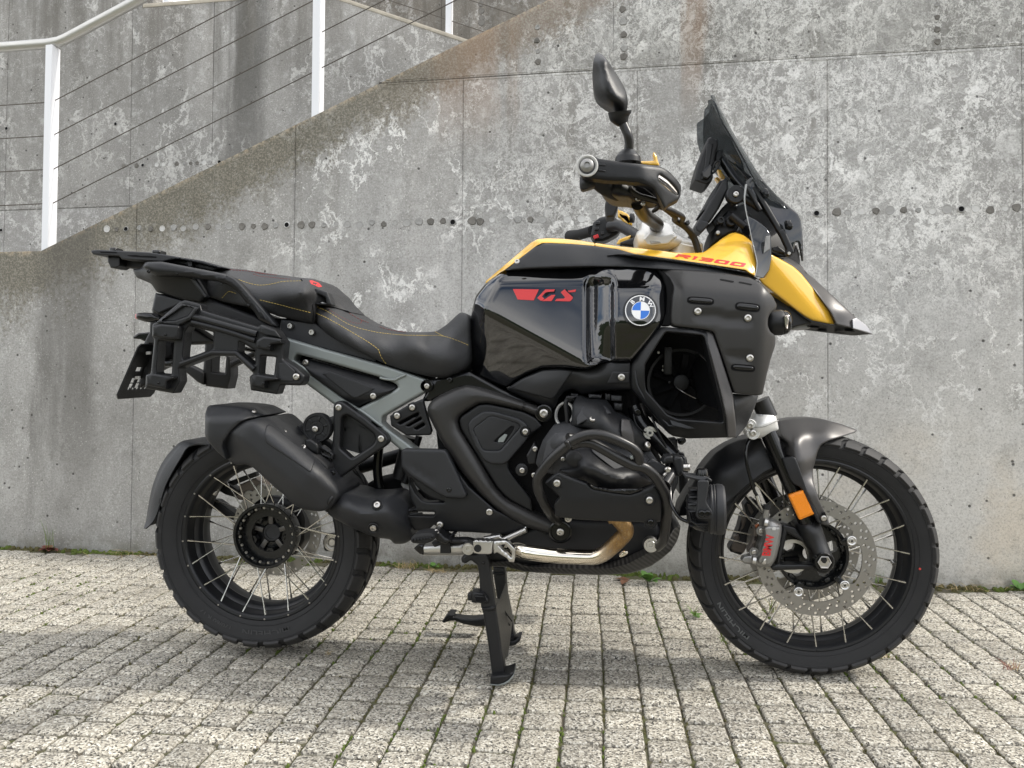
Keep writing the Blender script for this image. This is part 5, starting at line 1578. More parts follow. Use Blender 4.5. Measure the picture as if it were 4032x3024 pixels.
# ---------------------------------------------------------------- seats
AB = lambda x, y: (x + 1548.6, y + 221.2)                   # tile B -> tile A
ps = [(1140, 520), (1150, 440), (1190, 368), (1250, 344), (1410, 350), (1700, 393), (1960, 428), (2068, 438), (2150, 475), AB(640, 310), AB(740, 402), AB(822, 490), AB(832, 505), AB(740, 480), AB(680, 462), AB(548, 442), AB(530, 590), AB(515, 606), (1980, 812), (1760, 765), (1590, 700), (1280, 640), (1150, 592)]
tps = TT(TA, (1150, 440, .09), (1250, 344, .05), (1410, 350, .05), (1700, 393, .05), (1960, 428, .05), AB(560, 250) + (.06,), AB(740, 402) + (.05,), AB(830, 500) + (.06,), (1280, 405, .118), (1480, 475, .125), (1640, 492, .125), (1800, 462, .120), (1960, 455, .112), AB(500, 240) + (.105,),
         (1600, 625, .150), (1850, 680, .155), (2050, 735, .152), (1980, 812, .135), (1760, 765, .135), (1300, 620, .125), AB(530, 590) + (.135,), AB(545, 440) + (.135,), AB(680, 460) + (.10,), AB(640, 350) + (.10,))
seat2 = relief('passenger_seat', TA(*spline(ps[:9], 3), *ps[9:]), tps, M['seat'], moto, rr=0.012, step=0.009, backabs=-0.10)
def stitch(T, pts, tf, parent, mat='stitch', r=0.00075, off=0.0002, dash=0.0062, gap=0.0022):
    P2 = spline(T(*pts), 10)
    P = [U(p[0], p[1], float(tf(np.array([p]))[0]) + off) for p in P2]
    L_ = [0.0]
    for a, b in zip(P[:-1], P[1:]): L_.append(L_[-1] + float(np.linalg.norm(b - a)))
    def at(s):
        i = min(max(np.searchsorted(L_, s) - 1, 0), len(P) - 2)
        return P[i] + (P[i + 1] - P[i]) * ((s - L_[i]) / max(1e-9, L_[i + 1] - L_[i]))
    bmV, bmF = [], []
    s = 0.0
    while s < L_[-1] - dash:
        me = tube_mesh('s', [at(s), at(s + dash * 0.5), at(s + dash)], [r * 0.75, r, r * 0.75], 5)
        o0 = len(bmV); bmV += [tuple(v.co) for v in me.vertices]; bmF += [tuple(o0 + i for i in p.vertices) for p in me.polygons]
        bpy.data.meshes.remove(me)
        s += dash + gap
    return link('stitching', mesh_from('stitching', bmV, bmF, 60), M[mat], parent)
stitch(TA, [(1265, 400), (1380, 432), (1480, 468), (1570, 490), (1640, 491), (1720, 478), (1800, 461), (1960, 455)], tps, seat2)
stitch(TA, [(1600, 622), (1760, 660), (1900, 697), (2050, 735)], tps, seat2)
stitch(TA, [(1270, 605), (1320, 552), (1345, 550), (1405, 570)], tps, seat2)
tube('seam', [TA(1958, 440) + (.106,), TA(2010, 520) + (.125,), TA(2052, 620) + (.145,), TA(2066, 720) + (.150,), TA(2062, 815) + (.137,)], 0.0016, M['void'], seat2)
relief('seat_emblem', TB(*rd([(483, 232), (500, 228), (560, 250), (592, 285), (560, 288), (520, 268), (500, 262)], 5)), lambda p: tps(p) + 0.0006, M['red'], seat2, rr=0, step=0.008, back=0.004)
relief('seat_emblem_gap', TB(*rd([(512, 246), (545, 252), (540, 262), (520, 258)], 3)), lambda p: tps(p) + 0.0012, M['seat'], seat2, rr=0, step=0.008, back=0.004)
for pts in ([(1290, 355), (1400, 362), (1520, 372), (1640, 392)], [(1540, 395), (1600, 415), (1700, 425), (1850, 440), (1890, 440)], [(1560, 385), (1680, 398), (1750, 405)]):
    stitch(TA, pts, tps, seat2, 'stitch_red', 0.0008, -0.0003)
sb = R_('seat_bracket', TB, [(527, 302), (545, 298), (640, 332), (668, 400), (680, 445), (560, 438), (535, 440)], 0.140, 'plastic_grey', r=10, holes=[[(540, 352), (560, 348), (622, 378), (634, 436), (545, 425)]], rr=0.004, back=0.03)
R_('bracket_back', TB, [(535, 340), (640, 370), (645, 440), (535, 435)], 0.118, 'void', sb, r=4, rr=0, back=0.01)
R_('latch_bar', TB, [(538, 402), (560, 405), (632, 430), (630, 440), (600, 437), (540, 422)], 0.126, 'steel', sb, r=4, rr=0.002, back=0.01)

rs = [(538, 460), (600, 440), (700, 460), (830, 505), (960, 580), (1100, 637), (1250, 668), (1400, 680), (1560, 676), (1610, 660), (1690, 605), (1780, 522), (1820, 510), (1865, 532), (1886, 572)]
rs2 = [(1890, 800), (1885, 900), (1868, 960), (1820, 1010), (1700, 1065), (1640, 1078), (1560, 1074), (1450, 1050), (1300, 1010), (1150, 962), (1060, 918), (700, 740), (592, 652), (548, 590), (536, 510)]
trs = TT(TB, (538, 470, .12), (700, 460, .08), (830, 505, .05), (960, 580, .045), (1250, 668, .05), (1560, 676, .06), (1690, 605, .08), (1820, 510, .095), (1890, 700, .105), (1888, 880, .12), (1820, 1010, .135), (1640, 1078, .145), (1450, 1050, .145), (1150, 962, .14), (700, 740, .135), (548, 590, .135),
         (620, 492, .118), (800, 602, .112), (950, 656, .108), (1100, 686, .110), (1300, 706, .112), (1480, 709, .115), (1640, 714, .118), (1780, 757, .122), (640, 560, .145), (800, 650, .150), (1000, 770, .152), (1100, 870, .155), (1300, 850, .168), (1500, 900, .175), (1650, 950, .172), (1780, 880, .150), (1780, 650, .112))
seat1 = relief('rider_seat', TB(*spline(rs, 3), *spline(rs2, 2)), trs, M['seat'], moto, rr=0.012, step=0.009, backabs=-0.11)
stitch(TB, [(545, 460), (620, 490), (720, 550), (800, 600), (880, 635), (950, 655), (1100, 686), (1300, 706), (1480, 709), (1640, 714), (1780, 757), (1885, 802)], trs, seat1)
stitch(TB, [(540, 515), (640, 560), (800, 650), (900, 710), (1000, 770), (1078, 828), (1090, 850), (1110, 900), (1150, 958)], trs, seat1)
stitch(TB, [(1578, 676), (1610, 695), (1650, 714)], trs, seat1)
for pts in ([(650, 480), (700, 515), (760, 550), (820, 578), (860, 598), (920, 604), (938, 585), (935, 570)], [(1095, 633), (1160, 655), (1250, 672), (1330, 680)], [(830, 515), (920, 568), (1000, 600)]):
    stitch(TB, pts, trs, seat1, 'stitch_red', 0.0008, -0.0003)

# ---------------------------------------------------------------- hugger behind the rear wheel
def curve3(T, pts, t, n=24):
    P = spline(T(*pts), 6)
    P = [U(p[0], p[1], t) for p in P]
    L_ = np.concatenate([[0], np.cumsum([np.linalg.norm(b - a) for a, b in zip(P[:-1], P[1:])])])
    P = np.array(P); s = np.linspace(0, L_[-1], n)
    return np.stack([np.interp(s, L_, P[:, i]) for i in range(3)], 1)
near = curve3(TF, [(158, 1286), (190, 1262), (240, 1200), (280, 1090), (330, 920), (400, 780), (455, 690), (500, 610), (520, 578), (600, 548), (700, 545)], 0.085)
crown = curve3(TF, [(160, 1270), (172, 1170), (190, 1060), (210, 960), (240, 860), (285, 750), (340, 660), (400, 590), (450, 540), (510, 514), (600, 512), (720, 545)], 0.045)
mid0 = crown * 1.0; mid0[:, 1] = 0.045
far_ = near.copy(); far_[:, 1] = 0.085
loft('rear_fender', [near, 0.5 * (near + crown) + np.array([0.0, -0.010, 0.0]), crown, mid0, far_], M['plastic_grey'], moto, 0.004)
R_('fender_label', TF, [(285, 1020), (300, 1015), (298, 1065), (272, 1070)], 0.0875, 'plastic_grey', r=3, rr=0, back=0.003)
# ---------------------------------------------------------------- exhaust
def sil_t(p):
    u, v = loc(TF)(p)
    w = (u - 1.25) * 0.641 - (v - 0.609) * 0.767; a = (u - 1.25) * 0.767 + (v - 0.609) * 0.641
    return 0.279 - 0.02 * spos(a - 0.35, 0.05) - 0.10 * spos(a - 0.42, 0.02) - 0.30 * spos(w - 0.085, 0.008) - 0.16 * spos(w - 0.15, 0.008) - 0.24 * spos(-w - 0.10, 0.010) - 0.10 * spos(-a - 0.27, 0.02)
def cap_t(p):
    u, v = loc(TF)(p)
    s1 = (v - 0.335) + (u - 0.75) * 0.02                      # edge between the side face and the top face
    return 0.276 + 0.34 * sneg(s1, 0.008) + 0.30 * sneg(u - 0.715 + 0.05 * (v - 0.35), 0.01) - 0.10 * spos(v - 0.50, 0.02) - 0.25 * spos(u - 1.02, 0.02)
mf = R_('silencer', TF, [(900, 420), (1000, 360), (1160, 318), (1240, 320), (1300, 365), (1345, 420), (1420, 478), (1500, 560), (1620, 660), (1740, 780), (1845, 920), (1862, 970), (1850, 1010), (1800, 1080), (1730, 1130), (1660, 1138), (1530, 1118), (1440, 1072), (1360, 985), (1290, 930), (1150, 800), (1080, 740), (1030, 726), (950, 732), (880, 690), (838, 590), (845, 540)],
   sil_t,
   'plastic_grey', r=24, step=0.010, rr=0.010, backabs=0.06)
R_('silencer_shield', TF, [(1215, 385), (1250, 372), (1345, 440), (1500, 570), (1640, 690), (1600, 800), (1470, 712), (1260, 575), (1205, 535), (1195, 470)],
   lambda p: sil_t(p) + 0.003, 'plastic_grey', mf, r=26, step=0.012, rr=0.003, back=0.006)
cap = R_('silencer_end_cap', TF, [(722, 210), (835, 211), (960, 222), (1062, 237), (1180, 286), (1203, 297), (1150, 312), (1060, 332), (985, 362), (900, 440), (838, 532), (832, 575), (850, 630), (868, 690), (780, 612), (702, 522), (678, 470), (681, 285), (700, 226)],
   cap_t, 'plastic_grey', r=16, step=0.009, rr=0.006, backabs=0.07)
for x, y, q in ((1108, 268, .0068),): bolt(*TF(x, y), 0.236, cap, q, axis=(0.2, -0.6, 0.75))
bolt(*TF(1366, 449), 0.214, mf, 0.0095, axis=(0.1, -0.75, 0.65)); bolt(*TF(1536, 577), 0.213, mf, 0.0085, axis=(0.1, -0.75, 0.65))
tube('silencer_seam', [TF(1600, 790) + (.247,), TF(1510, 900) + (.259,), TF(1462, 990) + (.246,), TF(1448, 1070) + (.195,)], 0.0022, M['plastic'], mf)
ep = R_('exhaust_pipe', TG, [(-30, 1230), (0, 1150), (60, 1085), (180, 1088), (300, 1120), (420, 1128), (560, 1098), (620, 1120), (700, 1215), (660, 1300), (700, 1390), (730, 1480), (650, 1530), (555, 1532), (525, 1490), (440, 1482), (330, 1450), (150, 1370), (20, 1300), (-20, 1270)],
   TT(TG, (60, 1085, .19), (300, 1120, .19), (560, 1098, .17), (700, 1215, .16), (730, 1480, .14), (555, 1532, .15), (330, 1450, .185), (20, 1300, .185), (100, 1190, .245), (300, 1270, .248), (450, 1310, .242), (560, 1280, .225), (600, 1420, .20), (480, 1180, .228)), 'plastic_grey', r=30, step=0.010, rr=0.010, backabs=0.05)
for x, y, a in ((410, 1192, (0, -.85, .5)), (377, 1390, (0, -.95, -.25))):
    lathe('bolt_seat', [(0, 0.0145), (0.002, 0.0145), (0.003, 0.013), (0.001, 0.011), (0.001, 0)], tuple(U(*TG(x, y), 0.238 if y < 1300 else 0.231)), M['plastic'], ep, axis=a, n=24)
    bolt(*TG(x, y), 0.240 if y < 1300 else 0.233, ep, 0.0100, axis=a)
tube('pipe_clamp', [TF(1742, 1128) + (.20,), TF(1760, 1060) + (.246,), TF(1800, 990) + (.238,), TF(1838, 955) + (.20,)], 0.005, M['plastic_dark'], ep)
# collector under the swing-arm cover
cb = R_('exhaust_collector', TL, [(290, 350), (325, 318), (720, 298), (745, 330), (742, 400), (700, 412), (380, 414), (330, 400)], 0.10, 'steel', r=10, rr=0.006, bulge=0.012, bw=0.02, step=0.01, back=0.06)
R_('collector_band', TL, [(518, 300), (605, 300), (610, 395), (515, 395)], 0.116, 'plastic_dark', cb, r=6, rr=0.002, back=0.02)
R_('collector_cone', TL, [(285, 352), (325, 318), (372, 318), (372, 410), (335, 400)], 0.113, 'gloss_part', cb, r=6, rr=0.003, back=0.02)
hd = tube('exhaust_header', [TG(1560, 1585) + (.16,), TG(1640, 1582) + (.19,), TH(180, 1605) + (.205,), TH(420, 1632) + (.215,), TH(700, 1645) + (.225,), TH(800, 1632) + (.232,), TH(880, 1580) + (.242,), TH(960, 1505) + (.258,), TH(1020, 1440) + (.272,), TH(1022, 1390) + (.282,), TH(985, 1340) + (.29,), TH(940, 1290) + (.295,)], 0.0192, M['header'], moto, n=8, seg=28)
lathe('header_collar', [(0, 0.024), (0.012, 0.025), (0.016, 0.022)], tuple(U(*TH(960, 1322), 0.292)), M['header'], hd, axis=(-0.4, 0.1, 0.9), n=28)
R_('lambda_sensor', TH, [(965, 1620), (1000, 1585), (1040, 1590), (1050, 1612), (1010, 1640), (970, 1650)], 0.22, 'chrome', r=10, rr=0.004, back=0.02)

# ---------------------------------------------------------------- passenger foot peg
pb = R_('peg_bracket', TG, [(28, 335), (45, 298), (75, 283), (112, 292), (300, 425), (490, 580), (514, 625), (492, 668), (300, 800), (62, 970), (18, 1018), (-32, 1005), (-45, 960), (-8, 880), (8, 760), (30, 545)], 0.168, 'castblack', r=20,
   holes=[[(96, 440), (112, 415), (150, 404), (250, 470), (378, 568), (396, 622), (370, 668), (190, 786), (84, 694)]], rr=0.006, back=0.028)
R_('bracket_web', TG, [(50, 762), (84, 694), (190, 786), (120, 850), (40, 860)], 0.158, 'castblack', pb, r=8, rr=0.003, back=0.015)
bolt(*TG(76, 340), 0.168, pb, 0.0105); bolt(*TG(446, 612), 0.168, pb, 0.0105)
R_('hanger_arm', TF, [(1715, 335), (1805, 300), (1812, 372), (1745, 405)], 0.160, 'castblack', pb, r=8, rr=0.004, back=0.02)
R_('hanger_strut', TF, [(1375, 432), (1500, 385), (1575, 360), (1580, 420), (1480, 470), (1420, 480), (1440, 520), (1400, 490)], 0.12, 'castblack', pb, r=8, rr=0.004, back=0.03)
R_('hanger_strut', TF, [(1570, 470), (1700, 490), (1800, 560), (1790, 640), (1640, 560)], 0.12, 'plastic_dark', pb, r=8, rr=0.004, back=0.03)
hx = lathe('rubber_mount', [(-0.02, 0.040), (0.0, 0.0400), (0.004, 0.0375), (0.004, 0.0330), (0.001, 0.0310), (0.001, 0.0190), (0.004, 0.0175), (0.004, 0.012), (0.002, 0.011), (0.002, 0)], tuple(U(*TF(1655, 408), 0.168)), M['castblack'], pb, n=48)
for k in range(6):
    a = math.radians(60 * k + 15)
    bx('mount_rib', tuple(U(*TF(1655, 408), 0.170) + np.array((0.025 * math.cos(a), 0, 0.025 * math.sin(a)))), (0.013, 0.004, 0.005), M['castblack'], hx, Matrix.Rotation(-a, 3, 'Y'), 0.0012)
bolt(*TF(1640, 418), 0.172, pb, 0.0100)
pg = R_('passenger_peg', TF, [(1458, 645), (1490, 607), (1560, 606), (1660, 660), (1748, 738), (1752, 780), (1700, 850), (1600, 780), (1480, 700)], 0.22, 'rubber', r=16, rr=0.006, back=0.05)
for k in range(7):
    s = k / 6.0; x, y = 1505 + 215 * s, 618 + 150 * s * (0.8 + 0.2 * s)
    R_('peg_tooth', TF, [(x - 14, y - 8), (x + 4, y - 16), (x + 16, y + 8), (x + 6, y + 28), (x - 10, y + 22)], 0.226, 'castblack', pg, r=6, rr=0.003, back=0.012)
R_('peg_arm', TF, [(1552, 512), (1592, 502), (1655, 545), (1668, 580), (1660, 640), (1545, 585)], 0.205, 'castblack', pg, r=10, rr=0.005, back=0.03)
R_('peg_arm', TF, [(1660, 570), (1700, 562), (1800, 640), (1790, 690), (1690, 648), (1680, 590)], 0.185, 'castblack', pg, r=8, holes=[[(1690, 598), (1770, 642), (1768, 660), (1695, 625)]], rr=0.003, back=0.02)
R_('peg_mount', TF, [(1690, 875), (1760, 810), (1800, 830), (1835, 855), (1820, 915), (1745, 925), (1690, 900)], 0.20, 'castblack', pg, r=8, rr=0.004, back=0.04)
bolt(*TF(1792, 802), 0.205, pg, 0.008, True)

# ---------------------------------------------------------------- covers around the swing-arm pivot
cp = [(850, 400), (846, 345), (880, 285), (960, 232), (1090, 170), (1180, 150), (1290, 168), (1560, 252), (1835, 342), (1812, 425), (1690, 372), (1560, 340), (1380, 304), (1290, 310), (1200, 362), (1128, 415), (1110, 460), (1128, 530), (1250, 725), (1440, 1040), (1500, 1105), (1570, 1158), (1760, 1250), (1990, 1352), (1940, 1460), (1720, 1388), (1560, 1305), (1440, 1218), (1300, 1090), (1170, 940), (1060, 780), (960, 620)]
fcov = R_('frame_cover', TG, cp, lambda p: 0.174 + 0.0 * np.asarray(p)[:, 0], 'fairing', r=22, step=0.008, rr=0.022, backabs=0.12, angle=60)
icov = R_('engine_side_cover', TG, [(1122, 462), (1134, 424), (1290, 318), (1375, 311), (1560, 348), (1690, 380), (1800, 436), (1852, 505), (1760, 570), (1552, 818), (1552, 868), (1585, 925), (1752, 1138), (1762, 1258), (1572, 1150), (1508, 1098), (1450, 1030), (1260, 722), (1138, 528)],
   lambda p: 0.157 + 0.0 * np.asarray(p)[:, 0], 'plastic', r=18, step=0.012, rr=0.005, back=0.02)
pent = R_('cover_badge', TG, [(1198, 492), (1232, 440), (1330, 376), (1420, 374), (1640, 436), (1702, 476), (1756, 556), (1700, 640), (1540, 822), (1500, 836), (1400, 832), (1340, 800), (1262, 680), (1212, 560)], lambda p: 0.1655 + 0.0 * np.asarray(p)[:, 0], 'plastic_grey', icov, r=20,
   holes=[[(1250, 540), (1262, 515), (1385, 422), (1420, 420), (1632, 478), (1658, 505), (1640, 535), (1485, 712), (1460, 720), (1352, 716), (1330, 705)]], step=0.014, rr=0.004, back=0.008)
rec = R_('badge_recess', TG, [(1248, 540), (1262, 513), (1385, 420), (1420, 418), (1634, 476), (1660, 505), (1640, 537), (1485, 714), (1460, 722), (1352, 718), (1328, 707)], lambda p: 0.1645 - 0.035 * spos((lambda u, v: (u - 1.36) * 0.64 + (v - 0.56) * 0.77)(*loc(TG)(p)), 0.01), 'plastic_grey', icov, r=14, step=0.012, rr=0.002, back=0.006,
   holes=[[(1425, 640), (1440, 622), (1578, 502), (1606, 505), (1600, 535), (1525, 648), (1500, 655)]])
R_('badge_slot', TG, [(1425, 640), (1440, 622), (1578, 502), (1606, 505), (1600, 535), (1525, 648), (1500, 655)], 0.1575, 'void', icov, r=8, rr=0, back=0.002)
R_('badge_window', TG, [(1470, 612), (1520, 572), (1545, 580), (1510, 645), (1460, 645)], 0.1590, 'frame', icov, r=4, rr=0.001, back=0.003)
for x, y, q, t, s in ((1701, 551, .0095, .166, 0.014), (1862, 392, .0140, .163, 0.0225), (2005, 1425, .0118, .178, 0.030)):
    lathe('bolt_seat', [(-0.01, s), (0.003, s), (0.0045, s * 0.9), (0.0045, s * 0.82), (0.001, s * 0.76), (0.001, 0)], tuple(U(*TG(x, y), t - 0.003)), M['gloss_part'], moto, n=32)
    bolt(*TG(x, y), t, moto, q)
fplate = [(620, 722), (642, 702), (1000, 712), (1025, 745), (1100, 880), (1210, 1030), (1440, 1232), (1600, 1320), (1732, 1386), (1700, 1428), (1610, 1452), (1250, 1430), (985, 1420), (918, 1372), (905, 1362), (845, 1418), (740, 1412), (612, 1282), (655, 1230), (745, 1222), (705, 1150), (692, 1100), (680, 960), (620, 862)]
fp2 = R_('foot_rest_plate', TG, fplate, lambda p: 0.165 - 0.10 * spos((lambda u, v: v - 1.27)(*loc(TG)(p)), 0.008) - 0.05 * spos((lambda u, v: (v - 0.75) - (u - 1.0) * 1.3)(*loc(TG)(p)) * 0.0, 0.01), 'plastic', r=12, step=0.014,
   holes=[[(690, 955), (720, 975), (745, 1020), (800, 1075), (880, 1130), (1000, 1166), (850, 1166), (800, 1150), (742, 1085), (705, 1010)], [(668, 1268), (700, 1248), (905, 1252), (912, 1262), (895, 1290), (690, 1286)]], rr=0.005, back=0.03)
hg = R_('heel_guard', TG, [(618, 722), (642, 700), (998, 710), (1022, 738), (1120, 940), (1190, 1098), (1188, 1120), (1160, 1134), (1010, 1128), (930, 1088), (700, 940), (622, 862)], lambda p: 0.187 - 0.06 * spos((lambda u, v: (u - 0.62) * -0.6 + (v - 0.86) * 0.8)(*loc(TG)(p)), 0.01), 'plastic_grey', r=14, step=0.012, rr=0.006, back=0.02,
   mod=lambda V, d: -0.0035 * np.clip(1 - np.abs(((V - np.array(TG(700, 850))) @ np.array((0.82, 0.573)) ) / 70 - 0.78) / 0.95, 0, 1).clip(0, .25) * 4 * np.exp(-(((V - np.array(TG(700, 850))) @ np.array((-0.573, 0.82))) / 11.0) ** 4))
bolt(*TG(1036, 1058), 0.184, hg, 0.0085, True)
lathe('bolt_seat', [(0, 0.0150), (0.001, 0.0150), (0.001, 0.012), (0, 0)], tuple(U(*TG(1034, 1062), 0.1845)), M['void'], hg, n=24)
bolt(*TG(1388, 1250), 0.167, fp2, 0.0105); bolt(*TG(957, 1362), 0.158, fp2, 0.0105)
R_('plate_window', TG, [(668, 1268), (800, 1255), (810, 1288), (690, 1286)], 0.155, 'plastic', fp2, r=6, rr=0.001, back=0.004)
R_('linkage', TG, [(800, 1060), (850, 1100), (960, 1160), (1000, 1168), (860, 1165), (830, 1120)], 0.06, 'castblack', r=6, rr=0.004, back=0.03)

# rider foot peg, brake pedal, springs, side details
rp = R_('rider_peg', TG, [(700, 1480), (735, 1445), (820, 1430), (890, 1432), (918, 1456), (912, 1490), (880, 1512), (820, 1532), (715, 1522)], 0.255, 'rubber', r=14, rr=0.008, back=0.05)
for k in range(8):
    x = 712 + 27 * k
    R_('peg_tooth', TG, [(x - 9, 1488 - 2 * k), (x + 9, 1486 - 2 * k), (x + 9, 1508 - 4 * k), (x, 1514 - 4 * k), (x - 9, 1508 - 4 * k)], 0.262, 'castblack', rp, r=5, rr=0.003, back=0.012)
R_('peg_hinge', TG, [(895, 1440), (905, 1400), (930, 1395), (1000, 1470), (1060, 1500), (1000, 1530), (930, 1500)], 0.20, 'castblack', r=10, rr=0.006, back=0.06)
bolt(*TG(925, 1425), 0.21, rp, 0.008, axis=(0.5, -0.7, 0.4))
R_('pedal_arm', TG, [(1060, 1490), (1180, 1488), (1260, 1505), (1260, 1530), (1180, 1528), (1040, 1520)], 0.19, 'castblack', r=10, rr=0.006, back=0.03)
R_('peg_mount', TG, [(880, 1520), (1000, 1500), (1060, 1440), (1100, 1440), (960, 1540), (910, 1560)], 0.17, 'castblack', r=8, rr=0.004, back=0.03)
pd = R_('brake_pedal', TL, [(978, 292), (1010, 286), (1088, 284), (1110, 295), (1166, 352), (1168, 440), (1160, 472), (1116, 472), (1100, 440), (1010, 385), (985, 400), (975, 350)], 0.235, 'steel', r=6, holes=[[(1022, 325), (1082, 318), (1142, 382), (1136, 436)]], rr=0.003, back=0.02)
ft = R_('pedal_tread', TL, [(802, 290), (830, 278), (850, 285), (870, 280), (890, 288), (912, 282), (930, 292), (950, 286), (976, 290), (970, 330), (965, 395), (940, 404), (850, 402), (808, 392)], 0.245, 'steel', r=4, rr=0.003, back=0.03)
for k in range(9):
    x = 812 + 18.5 * k
    R_('pedal_tooth', TL, [(x - 8, 305), (x, 285), (x + 8, 305)], 0.250, 'steel', ft, r=1, rr=0.001, back=0.006)
lathe('pedal_hole', [(0, 0.0095), (0.0015, 0.0095), (0.0015, 0.0075), (0.0004, 0.007), (0.0004, 0)], tuple(U(*TL(843, 352), 0.2455)), M['castblack'], ft, n=24)
lathe('stand_pivot_bolt', [(-0.03, 0.0165), (0, 0.0165), (0.003, 0.0150), (0.003, 0.011), (0.0045, 0.010), (0.0045, 0.005), (0.002, 0.004), (0.002, 0)], tuple(U(*TL(760, 356), 0.215)), M['steel'], moto, n=32)
def spring(name, a, b, r, turns, wire, parent):
    a, b = np.array(a), np.array(b); d = b - a; l = np.linalg.norm(d); d /= l
    u = np.cross(d, (0, 1, 0)); u /= np.linalg.norm(u); v = np.cross(d, u)
    P = [a + d * l * s + r * (math.cos(6.2832 * turns * s) * u + math.sin(6.2832 * turns * s) * v) for s in np.linspace(0, 1, int(turns * 9))]
    return link(name, tube_mesh(name, P, wire, 5), M['steel'], parent)
spring('stand_spring', U(*TL(1060, 282), 0.16), U(*TL(1268, 190), 0.16), 0.0068, 20, 0.0018, moto)
spring('stand_spring', U(*TL(905, 272), 0.14), U(*TL(1045, 246), 0.14), 0.0068, 14, 0.0018, moto)
tube('spring_pin', [TL(1030, 255) + (.15,), TL(1060, 270) + (.15,), TL(1050, 290) + (.15,)], 0.004, M['steel'], moto)

# ---------------------------------------------------------------- centre stand
cs = R_('centre_stand_leg', TL, [(798, 402), (920, 396), (945, 465), (955, 560), (975, 700), (1003, 862), (1040, 1120), (1082, 1448), (968, 1456), (930, 1160), (888, 905), (872, 860), (862, 760), (858, 640), (852, 560), (838, 498), (785, 455), (735, 486), (704, 474), (698, 436), (738, 396)], 0.185, 'castblack', r=12, rr=0.006, back=0.030)
R_('stand_weld', TL, [(876, 868), (1002, 852), (1006, 882), (950, 902), (884, 896)], 0.190, 'castblack', cs, r=10, rr=0.005, back=0.035)
R_('stand_weld', TL, [(966, 1448), (1086, 1436), (1096, 1456), (1020, 1472), (968, 1470)], 0.190, 'castblack', cs, r=8, rr=0.004, back=0.035)
R_('stand_foot', TL, [(952, 1462), (1092, 1450), (1120, 1440), (1156, 1424), (1152, 1458), (1110, 1508), (1075, 1530), (1020, 1546), (952, 1537)], 0.205, 'castblack', cs, r=8, rr=0.006, back=0.06)
R_('stand_foot_sole', TL, [(950, 1534), (1020, 1541), (1072, 1526), (1112, 1502), (1156, 1452), (1158, 1462), (1116, 1516), (1078, 1538), (1020, 1551), (948, 1543)], 0.207, 'frame', cs, r=2, rr=0.001, back=0.064)
bolt(*TL(892, 482), 0.186, cs, 0.0042, True)
R_('stand_stub', TL, [(790, 728), (842, 728), (902, 745), (938, 795), (940, 825), (900, 832), (788, 824)], 0.198, 'castblack', cs, r=8, rr=0.006, back=0.03)
R_('stand_stub_tip', TL, [(752, 752), (766, 745), (795, 742), (795, 808), (758, 806)], 0.196, 'castblack', cs, r=6, rr=0.004, back=0.02)
R_('stub_recess', TL, [(815, 755), (900, 755), (920, 800), (900, 818), (830, 815)], 0.1985, 'void', cs, r=8, rr=0, back=0.004)
R_('stub_rib', TL, [(820, 762), (895, 770), (900, 782), (822, 775)], 0.2, 'castblack', cs, r=3, rr=0.001, back=0.004)
R_('stand_gusset', TL, [(985, 775), (1030, 800), (1085, 655), (1100, 760), (1146, 965), (1130, 1110), (1104, 1300), (1078, 1312), (1040, 1100)], TT(TL, (985, 775, .15), (1085, 655, -.06), (1146, 965, -.06), (1100, 1300, .06), (1040, 1100, .14)), 'castblack', r=8, step=0.02, rr=0.003, back=0.006)
for a, b in (((1078, 900), (1140, 985)), ((1060, 935), (1120, 1020)), ((1066, 1110), (1110, 1155))):
    tube('gusset_rib', [TL(*a) + (.03,), TL(*b) + (.0,)], 0.0022, M['castblack'], cs)
fl = R_('centre_stand_leg', TL, [(975, 505), (1080, 515), (1086, 600), (1100, 760), (1150, 1010), (1166, 1170), (1120, 1175), (1105, 1000), (1020, 840), (985, 620)], -0.085, 'castblack', r=10, rr=0.006, back=0.03)
R_('stand_foot', TL, [(1116, 1168), (1170, 1150), (1190, 1130), (1222, 1126), (1210, 1160), (1170, 1195), (1118, 1204)], -0.08, 'castblack', fl, r=6, rr=0.004, back=0.05)
R_('stand_weld', TL, [(1128, 1108), (1160, 1100), (1168, 1125), (1135, 1140)], -0.080, 'castblack', fl, r=6, rr=0.004, back=0.03)
R_('stand_weld', TL, [(968, 560), (1084, 562), (1086, 580), (1020, 590), (970, 578)], -0.080, 'castblack', fl, r=6, rr=0.004, back=0.03)
lv = R_('stand_lever', TL, [(532, 990), (560, 945), (585, 928), (622, 922), (638, 936), (632, 945), (700, 955), (800, 962), (905, 950), (915, 1030), (830, 1032), (720, 1012), (640, 980), (600, 985), (548, 1000)], -0.16, 'castblack', r=10, rr=0.007, back=0.03)
R_('lever_pad', TL, [(530, 992), (562, 945), (586, 926), (640, 930), (630, 950), (592, 955), (552, 1002)], -0.155, 'castblack', lv, r=6, rr=0.003, back=0.05)

